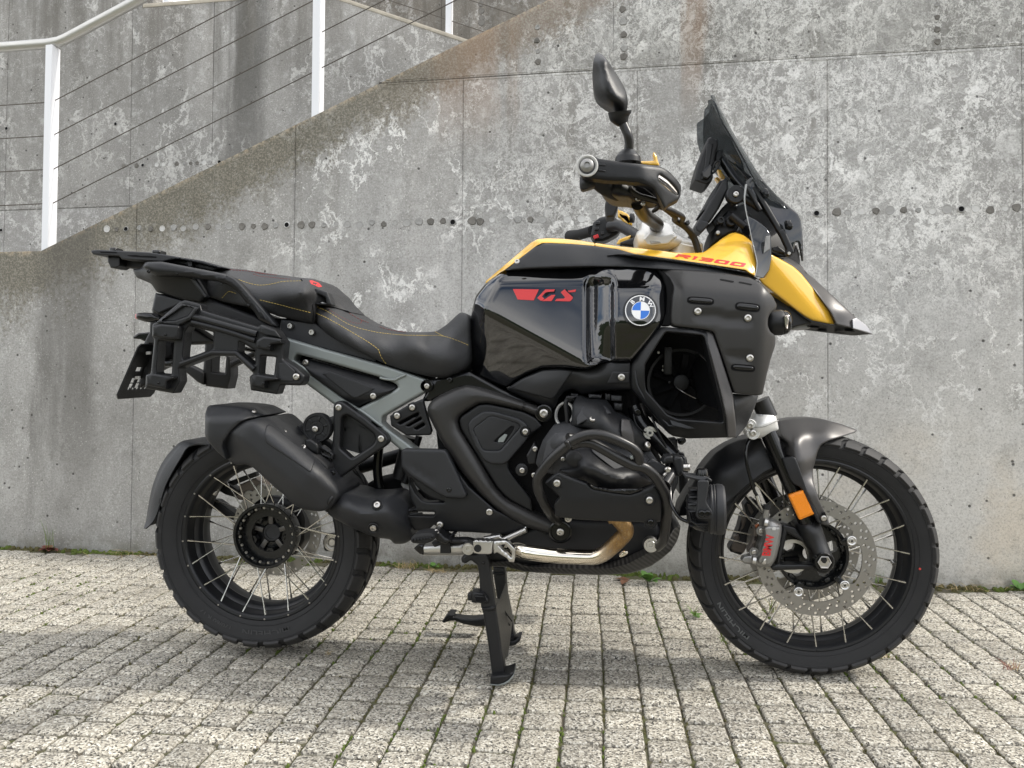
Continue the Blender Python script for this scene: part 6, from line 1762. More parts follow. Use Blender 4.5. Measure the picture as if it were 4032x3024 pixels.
# ---------------------------------------------------------------- skid plate, engine
sk = R_('skid_plate', TH, [(-170, 1690), (20, 1680), (180, 1728), (600, 1742), (900, 1742), (1040, 1702), (1160, 1640), (1280, 1572), (1400, 1470), (1440, 1402), (1505, 1366), (1492, 1450), (1470, 1510), (1420, 1590), (1340, 1660), (1250, 1722), (1150, 1762), (1050, 1790), (800, 1802), (400, 1790), (150, 1772), (-20, 1728), (-165, 1730)],
   TT(TH, (-170, 1700, .12), (600, 1742, .185), (1160, 1640, .19), (1500, 1370, .15), (1250, 1722, .13), (800, 1802, .13), (150, 1772, .12), (900, 1770, .17), (1350, 1560, .17)), 'carbon', r=14, step=0.014, rr=0.004, backabs=-0.12)
R_('sump', TH, [(60, 1440), (410, 1300), (900, 1330), (1300, 1330), (1340, 1450), (1280, 1560), (1000, 1690), (600, 1735), (150, 1720), (-150, 1680), (-250, 1600)], 0.125, 'plastic_dark', r=20, rr=0.015, backabs=-0.11)
lathe('frame_bolt', [(-0.02, 0.0190), (0.0, 0.0190), (0.003, 0.0175), (0.003, 0.0115), (0.0045, 0.0105), (0.0045, 0.005), (0.0015, 0.004), (0.0015, 0)], tuple(U(*TH(1245, 1540), 0.205)), M['steel'], moto, n=28)
cyl = R_('cylinder', TH, [(240, 830), (262, 740), (305, 625), (390, 508), (470, 494), (560, 490), (690, 520), (900, 560), (1180, 730), (1250, 820), (1290, 1000), (1000, 1060), (500, 940), (300, 905)], TT(TH, (240, 830, .25), (390, 508, .24), (690, 520, .26), (1250, 820, .25), (300, 905, .26), (320, 680, .285), (420, 560, .295), (540, 560, .30), (500, 760, .31), (900, 760, .30)), 'castgrey', r=16, step=0.012, rr=0.008, backabs=0.05)
R_('cylinder_facet', TH, [(330, 640), (408, 560), (530, 555), (650, 570), (540, 640), (500, 690), (330, 890), (290, 860)], TT(TH, (330, 640, .297), (408, 560, .300), (650, 570, .304), (500, 690, .318), (300, 870, .30)), 'castgrey', cyl, r=14, step=0.012, rr=0.004, back=0.02)
R_('cylinder_gap', TH, [(160, 760), (230, 640), (262, 720), (240, 830), (180, 840)], 0.19, 'castblack', r=8, rr=0.004, back=0.03)
for x, y, q in ((237, 702, .008), (125, 888, .0085), (228, 930, .008)): bolt(*TH(x, y), 0.195, moto, q)
lathe('bolt_seat', [(-0.02, 0.016), (0.0, 0.016), (0.001, 0.012), (0.001, 0)], tuple(U(*TH(120, 885), 0.19)), M['castblack'], moto, n=20)
it = R_('intake_cover', TH, [(548, 510), (556, 420), (562, 320), (602, 243), (640, 240), (700, 272), (862, 282), (900, 330), (935, 385), (1010, 415), (1082, 452), (1150, 540), (1238, 670), (1246, 716), (1210, 728), (1100, 692), (980, 650), (850, 580), (700, 520), (640, 512)],
   TT(TH, (548, 510, .262), (602, 243, .22), (862, 282, .24), (935, 385, .265), (1082, 452, .26), (1246, 716, .25), (1100, 692, .28), (700, 520, .298), (620, 310, .255), (650, 380, .282), (850, 380, .292), (700, 450, .30), (900, 470, .305), (985, 560, .302), (1080, 560, .285)), 'plastic', r=14, step=0.010, rr=0.006, backabs=0.08)
R_('intake_face', TH, [(590, 430), (645, 335), (660, 322), (840, 322), (868, 345), (905, 395), (760, 400), (690, 450), (600, 500)], TT(TH, (590, 430, .281), (650, 330, .270), (850, 325, .270), (905, 395, .294), (760, 400, .2965), (600, 500, .292)), 'plastic_grey', it, r=10, step=0.010, rr=0.004, back=0.008)
R_('intake_band', TH, [(990, 440), (1060, 450), (1098, 560), (1102, 690), (1000, 650), (985, 540)], TT(TH, (990, 440, .290), (1060, 450, .278), (1102, 690, .289), (1000, 650, .302), (985, 540, .309)), 'fender', it, r=8, step=0.012, rr=0.003, back=0.006)
bolt(*TH(738, 446), 0.303, it, 0.0095, axis=(0.1, -0.6, 0.8)); bolt(*TH(1212, 668), 0.262, it, 0.0100, axis=(0.6, -0.75, 0.25)); 
lathe('hose_clip_ring', [(0, 0.032), (0.006, 0.032), (0.006, 0.027), (0, 0.027)], tuple(U(*TH(500, 400), 0.16)), M['plug_pale'], moto, n=32, close=True, axis=(-0.6, -0.75, 0.2))
tube('cable', [TH(540, 250) + (.2,), TH(505, 300) + (.2,), TH(515, 400) + (.2,), TH(520, 480) + (.2,)], 0.006, M['plastic_dark'], moto)
for x, y, w, h_, mt in ((545, 265, 40, 22, 'plastic'), (760, 245, 60, 22, 'castblack'), (945, 260, 48, 28, 'castgrey'), (870, 250, 26, 34, 'plastic'), (960, 335, 40, 36, 'plastic'), (580, 232, 34, 12, 'castblack')):
    R_('connector', TH, [(x - w, y - h_), (x + w, y - h_ + 6), (x + w - 4, y + h_), (x - w + 4, y + h_ - 4)], 0.20, mt, r=6, rr=0.004, back=0.04)
for k in range(4): tube('wire', [TH(500 + 14 * k, 290) + (.2,), TH(520 + 16 * k, 255) + (.205,), TH(575 + 10 * k, 245) + (.2,)], 0.0028, M['plastic_dark'], moto)
# front frame tube and bolts beside the cylinder
tube('frame_tube', [TH(1110, 330) + (.16,), TH(1170, 480) + (.17,), TH(1290, 610) + (.18,), TH(1440, 770) + (.19,)], 0.022, M['gloss_part'], moto, seg=16)
bolt(*TH(1130, 380), 0.19, moto, 0.011, True)
lathe('frame_bolt', [(-0.01, 0.0175), (0.0, 0.0175), (0.002, 0.016), (0.002, 0.010), (0.005, 0.009), (0.005, 0.004), (0.002, 0.003), (0.002, 0)], tuple(U(*TH(1236, 562), 0.195)), M['steel'], moto, n=28)
tube('hose', [TH(1095, 400) + (.20,), TH(1110, 470) + (.21,), TH(1150, 530) + (.215,), TH(1200, 560) + (.21,)], 0.0022, M['plastic_dark'], moto)
tube('hose', [TH(1250, 420) + (.2,), TH(1310, 560) + (.215,), TH(1380, 690) + (.21,)], 0.0028, M['plastic_dark'], moto)
R_('frame_post', TH, [(1380, 625), (1472, 615), (1488, 760), (1480, 1000), (1440, 1100), (1420, 1340), (1370, 1340), (1390, 1000)], 0.05, 'plastic_grey', r=8, rr=0.006, back=0.06)
R_('mount_lug', TH, [(1480, 618), (1550, 612), (1552, 640), (1520, 668), (1490, 665)], 0.06, 'gloss_part', r=8, rr=0.004, back=0.03)

vcov = R_('valve_cover', TH, [(440, 888), (540, 880), (600, 862), (600, 835), (522, 832), (530, 770), (560, 735), (600, 715), (660, 700), (722, 690), (830, 735), (940, 800), (1100, 890), (1200, 945), (1262, 990), (1240, 1020), (1180, 1032), (1060, 1092), (900, 1080), (750, 1050), (690, 996), (560, 960)],
   TT(TH, (440, 888, .32), (530, 770, .325), (660, 700, .33), (940, 800, .33), (1262, 990, .31), (1060, 1092, .335), (750, 1050, .35), (690, 996, .355), (640, 780, .362), (760, 800, .375), (700, 900, .392), (900, 930, .392), (1060, 990, .372), (850, 1010, .38)), 'castblack', r=18, step=0.010, rr=0.010, backabs=0.15)
R_('valve_cover_ridge', TH, [(722, 690), (830, 735), (940, 800), (1020, 850), (1000, 890), (930, 880), (800, 780), (740, 730)], TT(TH, (722, 690, .338), (940, 800, .345), (1020, 850, .345), (930, 880, .372), (780, 770, .366)), 'castgrey', vcov, r=14, step=0.012, rr=0.003, back=0.006)
gd = R_('cylinder_guard', TH, [(320, 1000), (380, 945), (440, 908), (560, 955), (690, 1000), (735, 1045), (900, 1078), (1062, 1096), (1140, 1075), (1222, 1040), (1292, 1012), (1322, 1080), (1342, 1150), (1336, 1250), (1330, 1338), (1180, 1342), (1000, 1336), (850, 1330), (600, 1316), (412, 1292), (402, 1180), (450, 1120)],
   lambda p: 0.392 - 0.10 * spos((lambda u, v: v - 1.17)(*loc(TH)(p)), 0.01) - 0.06 * spos((lambda u, v: u - 0.9)(*loc(TH)(p)), 0.02) - 0.08 * spos((lambda u, v: 0.5 - u)(*loc(TH)(p)), 0.02), 'plastic', r=16, step=0.012, rr=0.005, back=0.02)
R_('guard_lip', TH, [(690, 998), (760, 1030), (900, 1052), (1170, 1046), (1180, 1058), (1062, 1098), (900, 1080), (740, 1050)], lambda p: 0.399 - 0.06 * spos((lambda u, v: u - 0.9)(*loc(TH)(p)), 0.02) - 0.06 * spos((lambda u, v: 0.5 - u)(*loc(TH)(p)), 0.02), 'gloss_part', gd, r=8, step=0.012, rr=0.003, back=0.01)
for x, y, t in ((427, 1000, .387), (1232, 1147, .373), (1243, 1344, .352)):
    lathe('bolt_seat', [(0, 0.0150), (0.0015, 0.0150), (0.0025, 0.0135), (0.0008, 0.012), (0.0008, 0)], tuple(U(*TH(x, y), t)), M['plastic_dark'], gd, n=24)
    bolt(*TH(x, y), t + 0.002, gd, 0.0098, y > 1300)
bolt(*TH(525, 1308), 0.22, moto, 0.011)
bolt(*TH(480, 790), 0.31, cyl, 0.0065)
lathe('cover_plug', [(0, 0.020), (0.004, 0.0195), (0.006, 0.016), (0.006, 0)], tuple(U(*TH(575, 790), 0.358)), M['castblack'], vcov, n=24)
# crash bars
cbar = tube('crash_bar', [TH(440, 1330) + (.20,), TH(395, 1300) + (.26,), TH(345, 1230) + (.33,), TH(275, 1090) + (.385,), TH(255, 1000) + (.40,), TH(275, 930) + (.41,), TH(380, 790) + (.425,), TH(530, 660) + (.435,), TH(610, 608) + (.44,), TH(700, 580) + (.44,), TH(800, 578) + (.44,), TH(900, 605) + (.437,), TH(1000, 648) + (.432,), TH(1085, 695) + (.425,), TH(1130, 745) + (.42,), TH(1142, 822) + (.41,)], 0.0115, M['tube'], moto, n=7, seg=16)
cb2 = tube('crash_bar', [TH(545, 672) + (.432,), TH(620, 650) + (.425,), TH(705, 648) + (.42,), TH(790, 682) + (.418,), TH(960, 780) + (.415,), TH(1085, 842) + (.41,), TH(1180, 862) + (.405,), TH(1260, 920) + (.395,), TH(1325, 1010) + (.38,), TH(1375, 1110) + (.365,), TH(1388, 1210) + (.35,), TH(1372, 1380) + (.30,), TH(1352, 1500) + (.24,), TH(1300, 1560) + (.19,)], 0.0120, M['tube'], moto, n=7, seg=16)
tube('crash_bar_brace', [TH(1372, 1010) + (.37,), TH(1425, 920) + (.345,), TH(1452, 850) + (.32,), TH(1440, 790) + (.27,)], 0.0115, M['tube'], cb2, seg=16)
tube('weld_bead', [TH(505, 672) + (.437,), TH(512, 640) + (.447,), TH(540, 690) + (.445,)], 0.0045, M['tube'], cbar)
R_('bar_plug', TH, [(1060, 762), (1090, 758), (1096, 788), (1070, 796)], 0.424, 'frame', cb2, r=8, rr=0.002, back=0.006)
tube('crash_bar_stub', [TH(520, 600) + (.40,), TH(640, 610) + (.38,)], 0.010, M['tube'], cbar, seg=12)
R_('lamp_relay', TH, [(1212, 822), (1255, 785), (1388, 862), (1390, 880), (1345, 940), (1230, 862)], 0.34, 'plastic_grey', r=4, rr=0.003, back=0.02)
R_('cylinder_front', TH, [(1165, 720), (1245, 720), (1300, 800), (1280, 900), (1180, 830)], 0.24, 'castgrey', r=8, rr=0.006, back=0.05)
for x, y in ((1390, 882), (1375, 932)): lathe('lamp_bolt', [(0, 0.0075), (0.010, 0.0075), (0.013, 0.005), (0.013, 0)], tuple(U(*TH(x, y), 0.345)), M['bolt'], moto, n=12)

# ---------------------------------------------------------------- extra lamps on the crash bars
def aux_lamp(front_px, dt, near):
    e = empty('fog_lamp', (0, 0, 0)); e.parent = moto
    T, t = TH, dt
    c = U(*T(1725, 1226), t); k = (-t - CAM[1]) / FPX * _S          # metres per tile pixel
    ax = Vector((math.cos(math.radians(-6)), math.sin(math.radians(-6)), 0.02))
    def pr_(lst): return [((x - 1725) * k, r * k) for x, r in lst]
    lathe('lamp_body', pr_([(1562, 90), (1570, 120), (1600, 150), (1640, 178), (1720, 195), (1750, 196), (1752, 20)]), c, M['plastic'], e, axis=ax, n=40, angle=30)
    lathe('lamp_ring', pr_([(1748, 150), (1752, 205), (1768, 212), (1776, 207), (1786, 207), (1792, 215), (1802, 207), (1810, 215), (1832, 217), (1862, 212), (1880, 196), (1884, 170), (1874, 150)]), c, M['plastic_grey'], e, axis=ax, n=56, angle=30)
    lathe('lamp_lens', pr_([(1850, 0), (1872, 60), (1870, 160)]), c, M['lens'], e, axis=ax, n=40)
    # cooling fins at the back
    for j in range(6):
        y0 = 1062 + 62 * j
        if near:
            R_('cooling_fin', T, [(1562 + 8 * abs(j - 2.5), y0 - 8), (1750, y0 - 8), (1752, y0 + 8), (1566 + 8 * abs(j - 2.5), y0 + 8)], t + 0.047 - 0.003 * abs(j - 2.5) ** 1.5, 'plastic', e, r=2, rr=0.0015, backabs=t)
    if near:
        for j in range(5):
            R_('cooling_fin', T, [(1566 + 22 * j, 1240 + 14 * j), (1580 + 22 * j, 1240 + 14 * j), (1600 + 22 * j, 1330 + 16 * j), (1640 + 20 * j, 1352 + 16 * j), (1745, 1352 + 16 * j), (1745, 1362 + 16 * j), (1634 + 20 * j, 1364 + 16 * j), (1590 + 22 * j, 1338 + 16 * j)], t + 0.052 - 0.004 * j, 'plastic', e, r=3, rr=0.0015, back=0.03)
    return e
al = aux_lamp(None, 0.40, True)
lbk = R_('lamp_bracket', TH, [(1652, 985), (1668, 975), (1745, 978), (1752, 1000), (1730, 1150), (1734, 1175), (1790, 1262), (1792, 1295), (1775, 1312), (1660, 1312), (1640, 1290), (1650, 1150)], 0.458, 'plastic_grey', al, r=8, rr=0.003, back=0.006)
R_('lamp_bracket', TH, [(1535, 925), (1560, 932), (1745, 950), (1780, 975), (1772, 990), (1700, 985), (1650, 975), (1545, 958)], 0.445, 'plastic_grey', al, r=6, rr=0.002, back=0.05)
lathe('lamp_bolt', [(-0.008, 0.017), (0.0, 0.017), (0.002, 0.014), (0.008, 0.0135), (0.015, 0.012), (0.0185, 0.006), (0.0185, 0)], tuple(U(*TH(1690, 940), 0.42)), M['gloss_part'], al, axis=(0, 0, 1), n=24)
for x in (1687, 1735): bolt(*TH(x, 1265), 0.459, al, 0.0098, True)
clampp = R_('bar_clamp', TH, [(1345, 810), (1372, 765), (1425, 758), (1440, 772), (1450, 762), (1515, 770), (1530, 800), (1530, 905), (1500, 940), (1470, 935), (1455, 880), (1440, 830), (1400, 828), (1350, 835)], 0.355, 'plastic', r=10, rr=0.006, back=0.05)
R_('clamp_gap', TH, [(1437, 768), (1447, 768), (1450, 820), (1440, 822)], 0.357, 'void', clampp, r=2, rr=0, back=0.004)
bolt(*TH(1568, 862), 0.34, clampp, 0.010, axis=(1, -0.1, 0))
tube('lamp_bolt', [TH(1525, 862) + (.335,), TH(1580, 862) + (.335,)], 0.009, M['bolt'], clampp, seg=10)
R_('clamp_plate', TH, [(1520, 765), (1550, 780), (1556, 860), (1552, 925), (1540, 945), (1528, 920)], 0.34, 'plastic_grey', clampp, r=8, rr=0.003, back=0.03)
tube('lamp_cable', [TH(1420, 960) + (.33,), TH(1412, 1060) + (.36,), TH(1420, 1160) + (.38,), TH(1450, 1240) + (.39,), TH(1500, 1305) + (.395,), TH(1570, 1340) + (.40,)], 0.0042, M['gloss_part'], moto)
# maker's lettering on the lamp ring, reading upwards
def lamp_map(u, v):
    k = (-0.452 - CAM[1]) / FPX * _S
    out = []
    for a, b in zip(u, v):
        px, py = 1858 - b * 21 , 1318 - a * 24.5
        out.append(U(*TH(px, py), 0.402 + 0.0490 * math.sqrt(max(0.0, 1 - ((py - 1226) / 216.0) ** 2))))
    return out
lettering('lettering', 'Lone Rider', lamp_map, M['white'], al, 0.012)
lr = R_('lettering_badge', TH, [(1834, 1340), (1834, 1322), (1858, 1322), (1858, 1340)], 0.4455, 'white', al, r=1, rr=0, back=0.003, holes=[[(1839, 1336), (1839, 1327), (1853, 1327), (1853, 1336)]])
fl2 = empty('fog_lamp', (0, 0, 0)); fl2.parent = moto
R_('lamp_body', TH, [(1480, 755), (1540, 765), (1560, 790), (1572, 900), (1570, 1030), (1545, 1085), (1530, 1105), (1490, 1095), (1482, 900)], -0.33, 'plastic', fl2, r=12, rr=0.008, back=0.09)
R_('lamp_ring', TH, [(1535, 940), (1562, 940), (1560, 1010), (1540, 1015)], -0.328, 'plastic_grey', fl2, r=2, rr=0.001, back=0.01)
R_('lamp_bracket', TH, [(1475, 720), (1535, 740), (1545, 790), (1540, 830), (1480, 820)], -0.30, 'plastic_grey', fl2, r=6, rr=0.003, back=0.02)
# ---------------------------------------------------------------- tank
tank_pts = [(245, 590), (290, 558), (385, 492), (425, 478), (900, 452), (1200, 446), (1480, 444), (1690, 462), (1745, 470), (1790, 540), (1825, 615), (1832, 700), (1830, 860), (1800, 935), (1700, 1055), (1540, 1240), (1512, 1268), (1330, 1264), (1240, 1284), (1180, 1318), (1130, 1334), (900, 1318), (735, 1322), (600, 1375), (500, 1438), (430, 1500), (300, 1450), (150, 1380), (122, 1330), (116, 1200), (118, 900), (130, 810), (158, 700)]
def _tb(p):
    u, v = loc(TC)(p)
    A = 0.0777 + 0.0653 * u + 0.077 * v                       # upper flank, leaning to the sky
    B = 0.192 + 0.1616 * u - 0.095 * v                        # lower flank, turned to the ground
    k = 0.0035
    L = -k * np.logaddexp(-A / k, -B / k)
    s1 = (u - 0.236) * 0.9 + (v - 0.81) * 0.436
    s2 = (u - 0.232) + (v - 0.81) * 0.048
    L = L + 0.26 * sneg(np.minimum(s1 + 0.0 * s2, 9), 0.010) + 0.22 * sneg(s2, 0.010) * _sm(v, 0.75, 0.9)
    L = L + 0.17 * sneg(v - 0.560 + 0.03 * (u - 0.6), 0.016)
    Rr = 0.268 + 0.05 * (v - 0.85) - 0.11 * spos(v - 0.93, 0.02) + 0.19 * sneg(v - 0.610, 0.016) - 0.14 * spos(u - 1.70, 0.02)
    m = _sm(u, 1.12, 1.38)
    return L * (1 - m) + Rr * m
def _sm(x, a, b):
    q = np.clip((x - a) / (b - a), 0, 1); return q * q * (3 - 2 * q)
def tank_t(p):
    p = np.asarray(p, float).reshape(-1, 2)
    x = (p[:, 0] - 1800) / _S; y = (p[:, 1] - 850) / _S
    ch = _sm(x, 1105, 1185) * (1 - _sm(x, 1325, 1390)) * _sm(y, 500, 620) * (1 - _sm(y, 1240, 1300))
    return _tb(p) - 0.026 * ch
tank = R_('fuel_tank', TC, tank_pts, tank_t, 'gloss', r=26, rr=0.009, step=0.0065, backabs=-0.16, angle=60)
def decal(name, T, pts, off, mat, parent, tf=tank_t, r=4, holes=(), step=0.006, back=0.0028):
    return relief(name, T(*rd(pts, r)), lambda p: tf(p) + off, M[mat], parent, holes=[T(*rd(h, r)) for h in holes], rr=0, step=step, back=back)
for pts in ([(485, 637), (712, 640), (667, 736), (527, 728)], [(768, 640), (852, 640), (843, 658), (790, 662), (768, 668), (738, 702), (762, 724), (730, 740), (697, 715)], [(735, 742), (770, 722), (822, 688), (857, 688), (822, 742)],
            [(902, 665), (938, 638), (946, 652), (1006, 706), (1008, 718), (985, 744), (850, 742), (866, 722), (930, 720), (940, 710)], [(962, 652), (1036, 640), (1030, 662), (975, 666)]):
    decal('emblem_letter', TC, pts, 0.0012, 'red', tank)
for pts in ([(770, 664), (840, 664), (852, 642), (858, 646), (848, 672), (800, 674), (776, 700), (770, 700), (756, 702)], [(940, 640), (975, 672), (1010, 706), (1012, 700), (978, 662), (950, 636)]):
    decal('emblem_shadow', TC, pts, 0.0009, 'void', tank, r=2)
cxe, cye = 1597, 824
decal('badge_bezel', TC, ell(cxe, cye + 6, 154, 152, 48), 0.0045, 'gloss_part', tank, r=0, back=0.012)
decal('badge_ring', TC, ell(cxe, cye, 134, 133, 56), 0.0058, 'white', tank, r=0, holes=[ell(cxe, cye, 126, 125, 56)], back=0.004)
decal('badge_field', TC, ell(cxe, cye, 126, 125, 56), 0.0055, 'gloss', tank, r=0, back=0.004)
decal('badge_ring', TC, ell(cxe + 2, cye, 80, 79, 48), 0.0060, 'white', tank, r=0, holes=[ell(cxe + 2, cye, 75, 74, 48)], back=0.004)
for k, mt in enumerate(('blue', 'white', 'blue', 'white')):
    a0 = 0 + 90 * k + 2
    decal('badge_quarter', TC, [(cxe + 2, cye)] + ell(cxe + 2, cye, 75, 74, 16, a0, a0 + 90), 0.0060, mt, tank, r=0, back=0.004)
def badge_letter(ch, ang, size=33.0):
    a = math.radians(ang)
    v, f = text_tris(ch, 0.03); w = v[:, 0].max()
    def fm(u, q):
        out = []
        for uu, qq in zip(u, q):
            lx, ly = (uu - w / 2) * size * (1.28 if ch != 'B' else 1.1), (qq - 0.5) * size
            px = cxe + math.sin(a) * (102 + ly) + math.cos(a) * lx; py = cye - math.cos(a) * (101 + ly) + math.sin(a) * lx
            s = TC(px, py); out.append(U(s[0], s[1], float(tank_t(np.array([s]))[0]) + 0.0066))
        return out
    lettering('badge_letter', ch, fm, M['white'], tank, 0.03)
badge_letter('B', -42); badge_letter('M', 8); badge_letter('W', 58)

def TT2(T, *a): return rbf(T(*a), 0.08)
CD = 1548.6                                                 # tile C x -> tile D x
# dark trim panel below the yellow edge
trim = R_('tank_trim', TC, [(415, 472), (690, 262), (745, 237), (1000, 246), (1200, 262), (1400, 291), (CD + 0, 333), (CD + 350, 378), (CD + 700, 430), (CD + 990, 492), (CD + 1090, 560), (CD + 1112, 600), (CD + 1080, 588), (CD + 1000, 548), (CD + 800, 512), (CD + 600, 488), (CD + 200, 462), (CD + 0, 447), (1200, 440), (900, 446), (600, 460), (430, 474)],
   TT(TC, (415, 472, .145), (745, 237, .145), (1200, 262, .165), (CD, 333, .185), (CD + 700, 430, .215), (CD + 1100, 590, .20), (CD + 600, 488, .235), (CD + 200, 462, .235), (1200, 440, .205), (700, 455, .175), (1000, 350, .188), (1400, 350, .205), (700, 350, .165), (CD + 300, 420, .222)), 'plastic_grey', r=18, step=0.011, rr=0.005, back=0.05)
R_('trim_blade', TC, [(1302, 346), (1400, 330), (CD + 0, 338), (CD + 350, 384), (CD + 700, 436), (CD + 970, 486), (CD + 1000, 500), (CD + 600, 444), (CD + 200, 392), (CD + 0, 368), (1500, 352)], TT(TC, (1302, 346, .205), (1500, 345, .216), (CD + 350, 386, .228), (CD + 1000, 498, .224), (CD + 600, 440, .232)), 'plastic', trim, r=4, step=0.014, rr=0.003, back=0.02)
bolt(*TC(524, 400), 0.168, trim, 0.0080, axis=(-0.1, -0.95, 0.25))
# yellow covers
R_('yellow_tank_cover', TC, [(243, 592), (252, 565), (340, 490), (640, 234), (698, 202), (780, 194), (920, 198), (1080, 214), (1198, 234), (1198, 262), (1000, 246), (800, 236), (740, 238), (690, 262), (415, 472), (382, 490), (290, 558)],
   TT(TC, (243, 592, .085), (640, 234, .12), (780, 194, .125), (1198, 234, .145), (1198, 262, .165), (740, 238, .146), (415, 472, .142), (382, 490, .128), (700, 220, .138), (500, 380, .130)), 'yellow', r=10, step=0.009, rr=0.004, backabs=-0.08)
ysf_t = TT2(TC, (1200, 234, .145), (CD, 275, .155), (CD + 250, 305, .165), (CD + 590, 318, .165), (CD + 760, 195, .125), (CD + 880, 143, .115), (CD + 1020, 225, .14), (CD + 1060, 420, .185), (CD + 1048, 525, .205), (CD + 990, 492, .222), (CD + 700, 430, .217), (CD + 350, 378, .205), (CD, 332, .187), (1200, 262, .166), (CD + 300, 340, .186), (CD + 650, 360, .196), (CD + 850, 300, .172), (CD + 950, 420, .204), (CD + 800, 400, .204))
ysf = R_('yellow_side_panel', TC, [(1199, 234), (1400, 262), (CD, 276), (CD + 250, 305), (CD + 350, 319), (CD + 540, 322), (CD + 600, 316), (CD + 650, 280), (CD + 760, 196), (CD + 830, 152), (CD + 880, 143), (CD + 950, 170), (CD + 1022, 226), (CD + 1040, 310), (CD + 1062, 420), (CD + 1050, 527), (CD + 992, 494), (CD + 965, 472), (CD + 700, 432), (CD + 350, 380), (CD, 334), (1400, 292), (1199, 263)],
   ysf_t, 'yellow', r=16, step=0.009, rr=0.005, backabs=-0.02, angle=60)
# R1300
def glyph(rects, k0, k1):
    pass
GL = {'R': ([[(0, 0), (.20, 0), (.20, .36), (.52, .36), (.74, 0), (1, 0), (.74, .40), (.97, .50), (1, .62), (.96, .90), (.84, 1), (0, 1), (0, .74), (.74, .74), (.76, .62), (0, .60)]], []),
      '1': ([[(.22, 0), (.85, 0), (.85, 1), (.05, 1), (-.1, .74), (.22, .74)]], []),
      '3': ([[(0, 0), (.88, 0), (1, .12), (1, .42), (.93, .5), (1, .58), (1, .88), (.88, 1), (0, 1), (0, .76), (.70, .76), (.70, .62), (.12, .62), (.12, .38), (.70, .38), (.70, .24), (0, .24)]], []),
      '0': ([[(.10, 0), (.90, 0), (1, .12), (1, .88), (.90, 1), (.10, 1), (0, .88), (0, .12)]], [[(.27, .27), (.73, .27), (.73, .73), (.27, .73)]])}
def gmap(u, v):
    x = 348 + u * 596 + v * 30; y = 356 + u * 88 - v * (25 + 6 * u)
    return (x + CD, y)
pos_ = [('R', 0.0, 0.20), ('1', 0.235, 0.30), ('3', 0.345, 0.53), ('0', 0.565, 0.76), ('0', 0.795, 1.0)]
for ch, a, b in pos_:
    for pl in GL[ch][0]:
        relief('emblem_letter', TC(*[gmap(a + p[0] * (b - a), p[1]) for p in pl]), lambda p: ysf_t(p) + 0.0012, M['red'], ysf, holes=[TC(*[gmap(a + p[0] * (b - a), p[1]) for p in h]) for h in GL[ch][1]], rr=0, step=0.008, back=0.003)

# trim below the tank
lt = R_('lower_tank_trim', TH, [(-5, 172), (120, 90), (300, 3), (450, -8), (560, 15), (690, 12), (770, -20), (850, -58), (1068, -56), (1076, 60), (1080, 182), (960, 188), (800, 200), (700, 222), (642, 232), (612, 205), (575, 186), (540, 190), (490, 205), (440, 262), (402, 350), (380, 352), (150, 262), (0, 190)],
   TT(TH, (-5, 172, .13), (300, 3, .165), (690, 12, .205), (850, -58, .225), (1075, -50, .235), (1080, 182, .225), (700, 222, .19), (575, 186, .18), (400, 350, .15), (150, 262, .14), (400, 130, .19), (560, 60, .198), (700, 100, .215), (900, 60, .235), (560, 130, .19), (250, 150, .17)), 'plastic', r=14, step=0.011, rr=0.006, back=0.05)
R_('trim_facet', TH, [(15, 172), (130, 95), (300, 20), (440, 12), (565, 20), (420, 235), (395, 262), (360, 265)], TT(TH, (15, 172, .142), (300, 15, .176), (565, 20, .202), (390, 262, .172), (250, 150, .177), (420, 130, .194)), 'plastic_grey', lt, r=10, step=0.014, rr=0.003, back=0.012)
R_('trim_facet', TH, [(910, 25), (1060, 30), (1062, 130), (860, 135)], TT(TH, (910, 25, .238), (1060, 30, .240), (1062, 130, .234), (860, 135, .232)), 'plastic_grey', lt, r=14, step=0.014, rr=0.004, back=0.012)
bolt(*TH(988, 78), 0.240, lt, 0.0105)

# ---------------------------------------------------------------- side fairing (radiator shroud)
def fx(p):
    u, v = loc(TD)(p)
    t = 0.293 + 0.010 * (u - 0.6) - 0.03 * (v - 0.9) ** 2
    t = t + 0.26 * sneg(v - 0.612 - 0.10 * (u - 0.4), 0.030)            # rolled top edge
    t = t + 0.17 * sneg(u - 0.410, 0.008)                               # inner bevel along the tank
    t = t - 0.27 * spos(u - 1.118 + 0.050 * (v - 0.65), 0.016)          # corner turned to the front
    return t
def groove(x0, y0, x1, y1, w, dep):
    a, b = np.array(TD(x0, y0)), np.array(TD(x1, y1)); wp = w * _S
    def f(V):
        ab = b - a; s = np.clip(((V - a) @ ab) / (ab @ ab), 0, 1)
        q = np.linalg.norm(V - (a + s[:, None] * ab), axis=1)
        return dep * (1 - _sm(q, wp * 0.78, wp * 1.12))
    return f
_g1, _g2 = groove(560, 862, 968, 915, 48, 0.0035), groove(845, 1222, 985, 1238, 42, 0.0035)
fair_t = lambda p: fx(p) - _g1(np.asarray(p)) - _g2(np.asarray(p))
fair = R_('side_fairing', TD, [(218, 466), (400, 470), (600, 482), (800, 502), (1000, 538), (1080, 578), (1128, 620), (1200, 702), (1236, 775), (1230, 812), (1205, 830), (1178, 850), (1160, 890), (1158, 960), (1180, 1010), (1218, 1040), (1226, 1060), (1222, 1130), (1182, 1250), (1150, 1380), (1112, 1556), (1062, 1566), (868, 1546), (848, 1498), (760, 1230), (692, 1022), (672, 1005), (600, 990), (350, 962), (314, 940), (312, 880), (325, 700), (338, 640), (332, 600), (300, 540)],
   fair_t, 'fairing', r=16, step=0.0085, rr=0.005, back=0.05, angle=60)
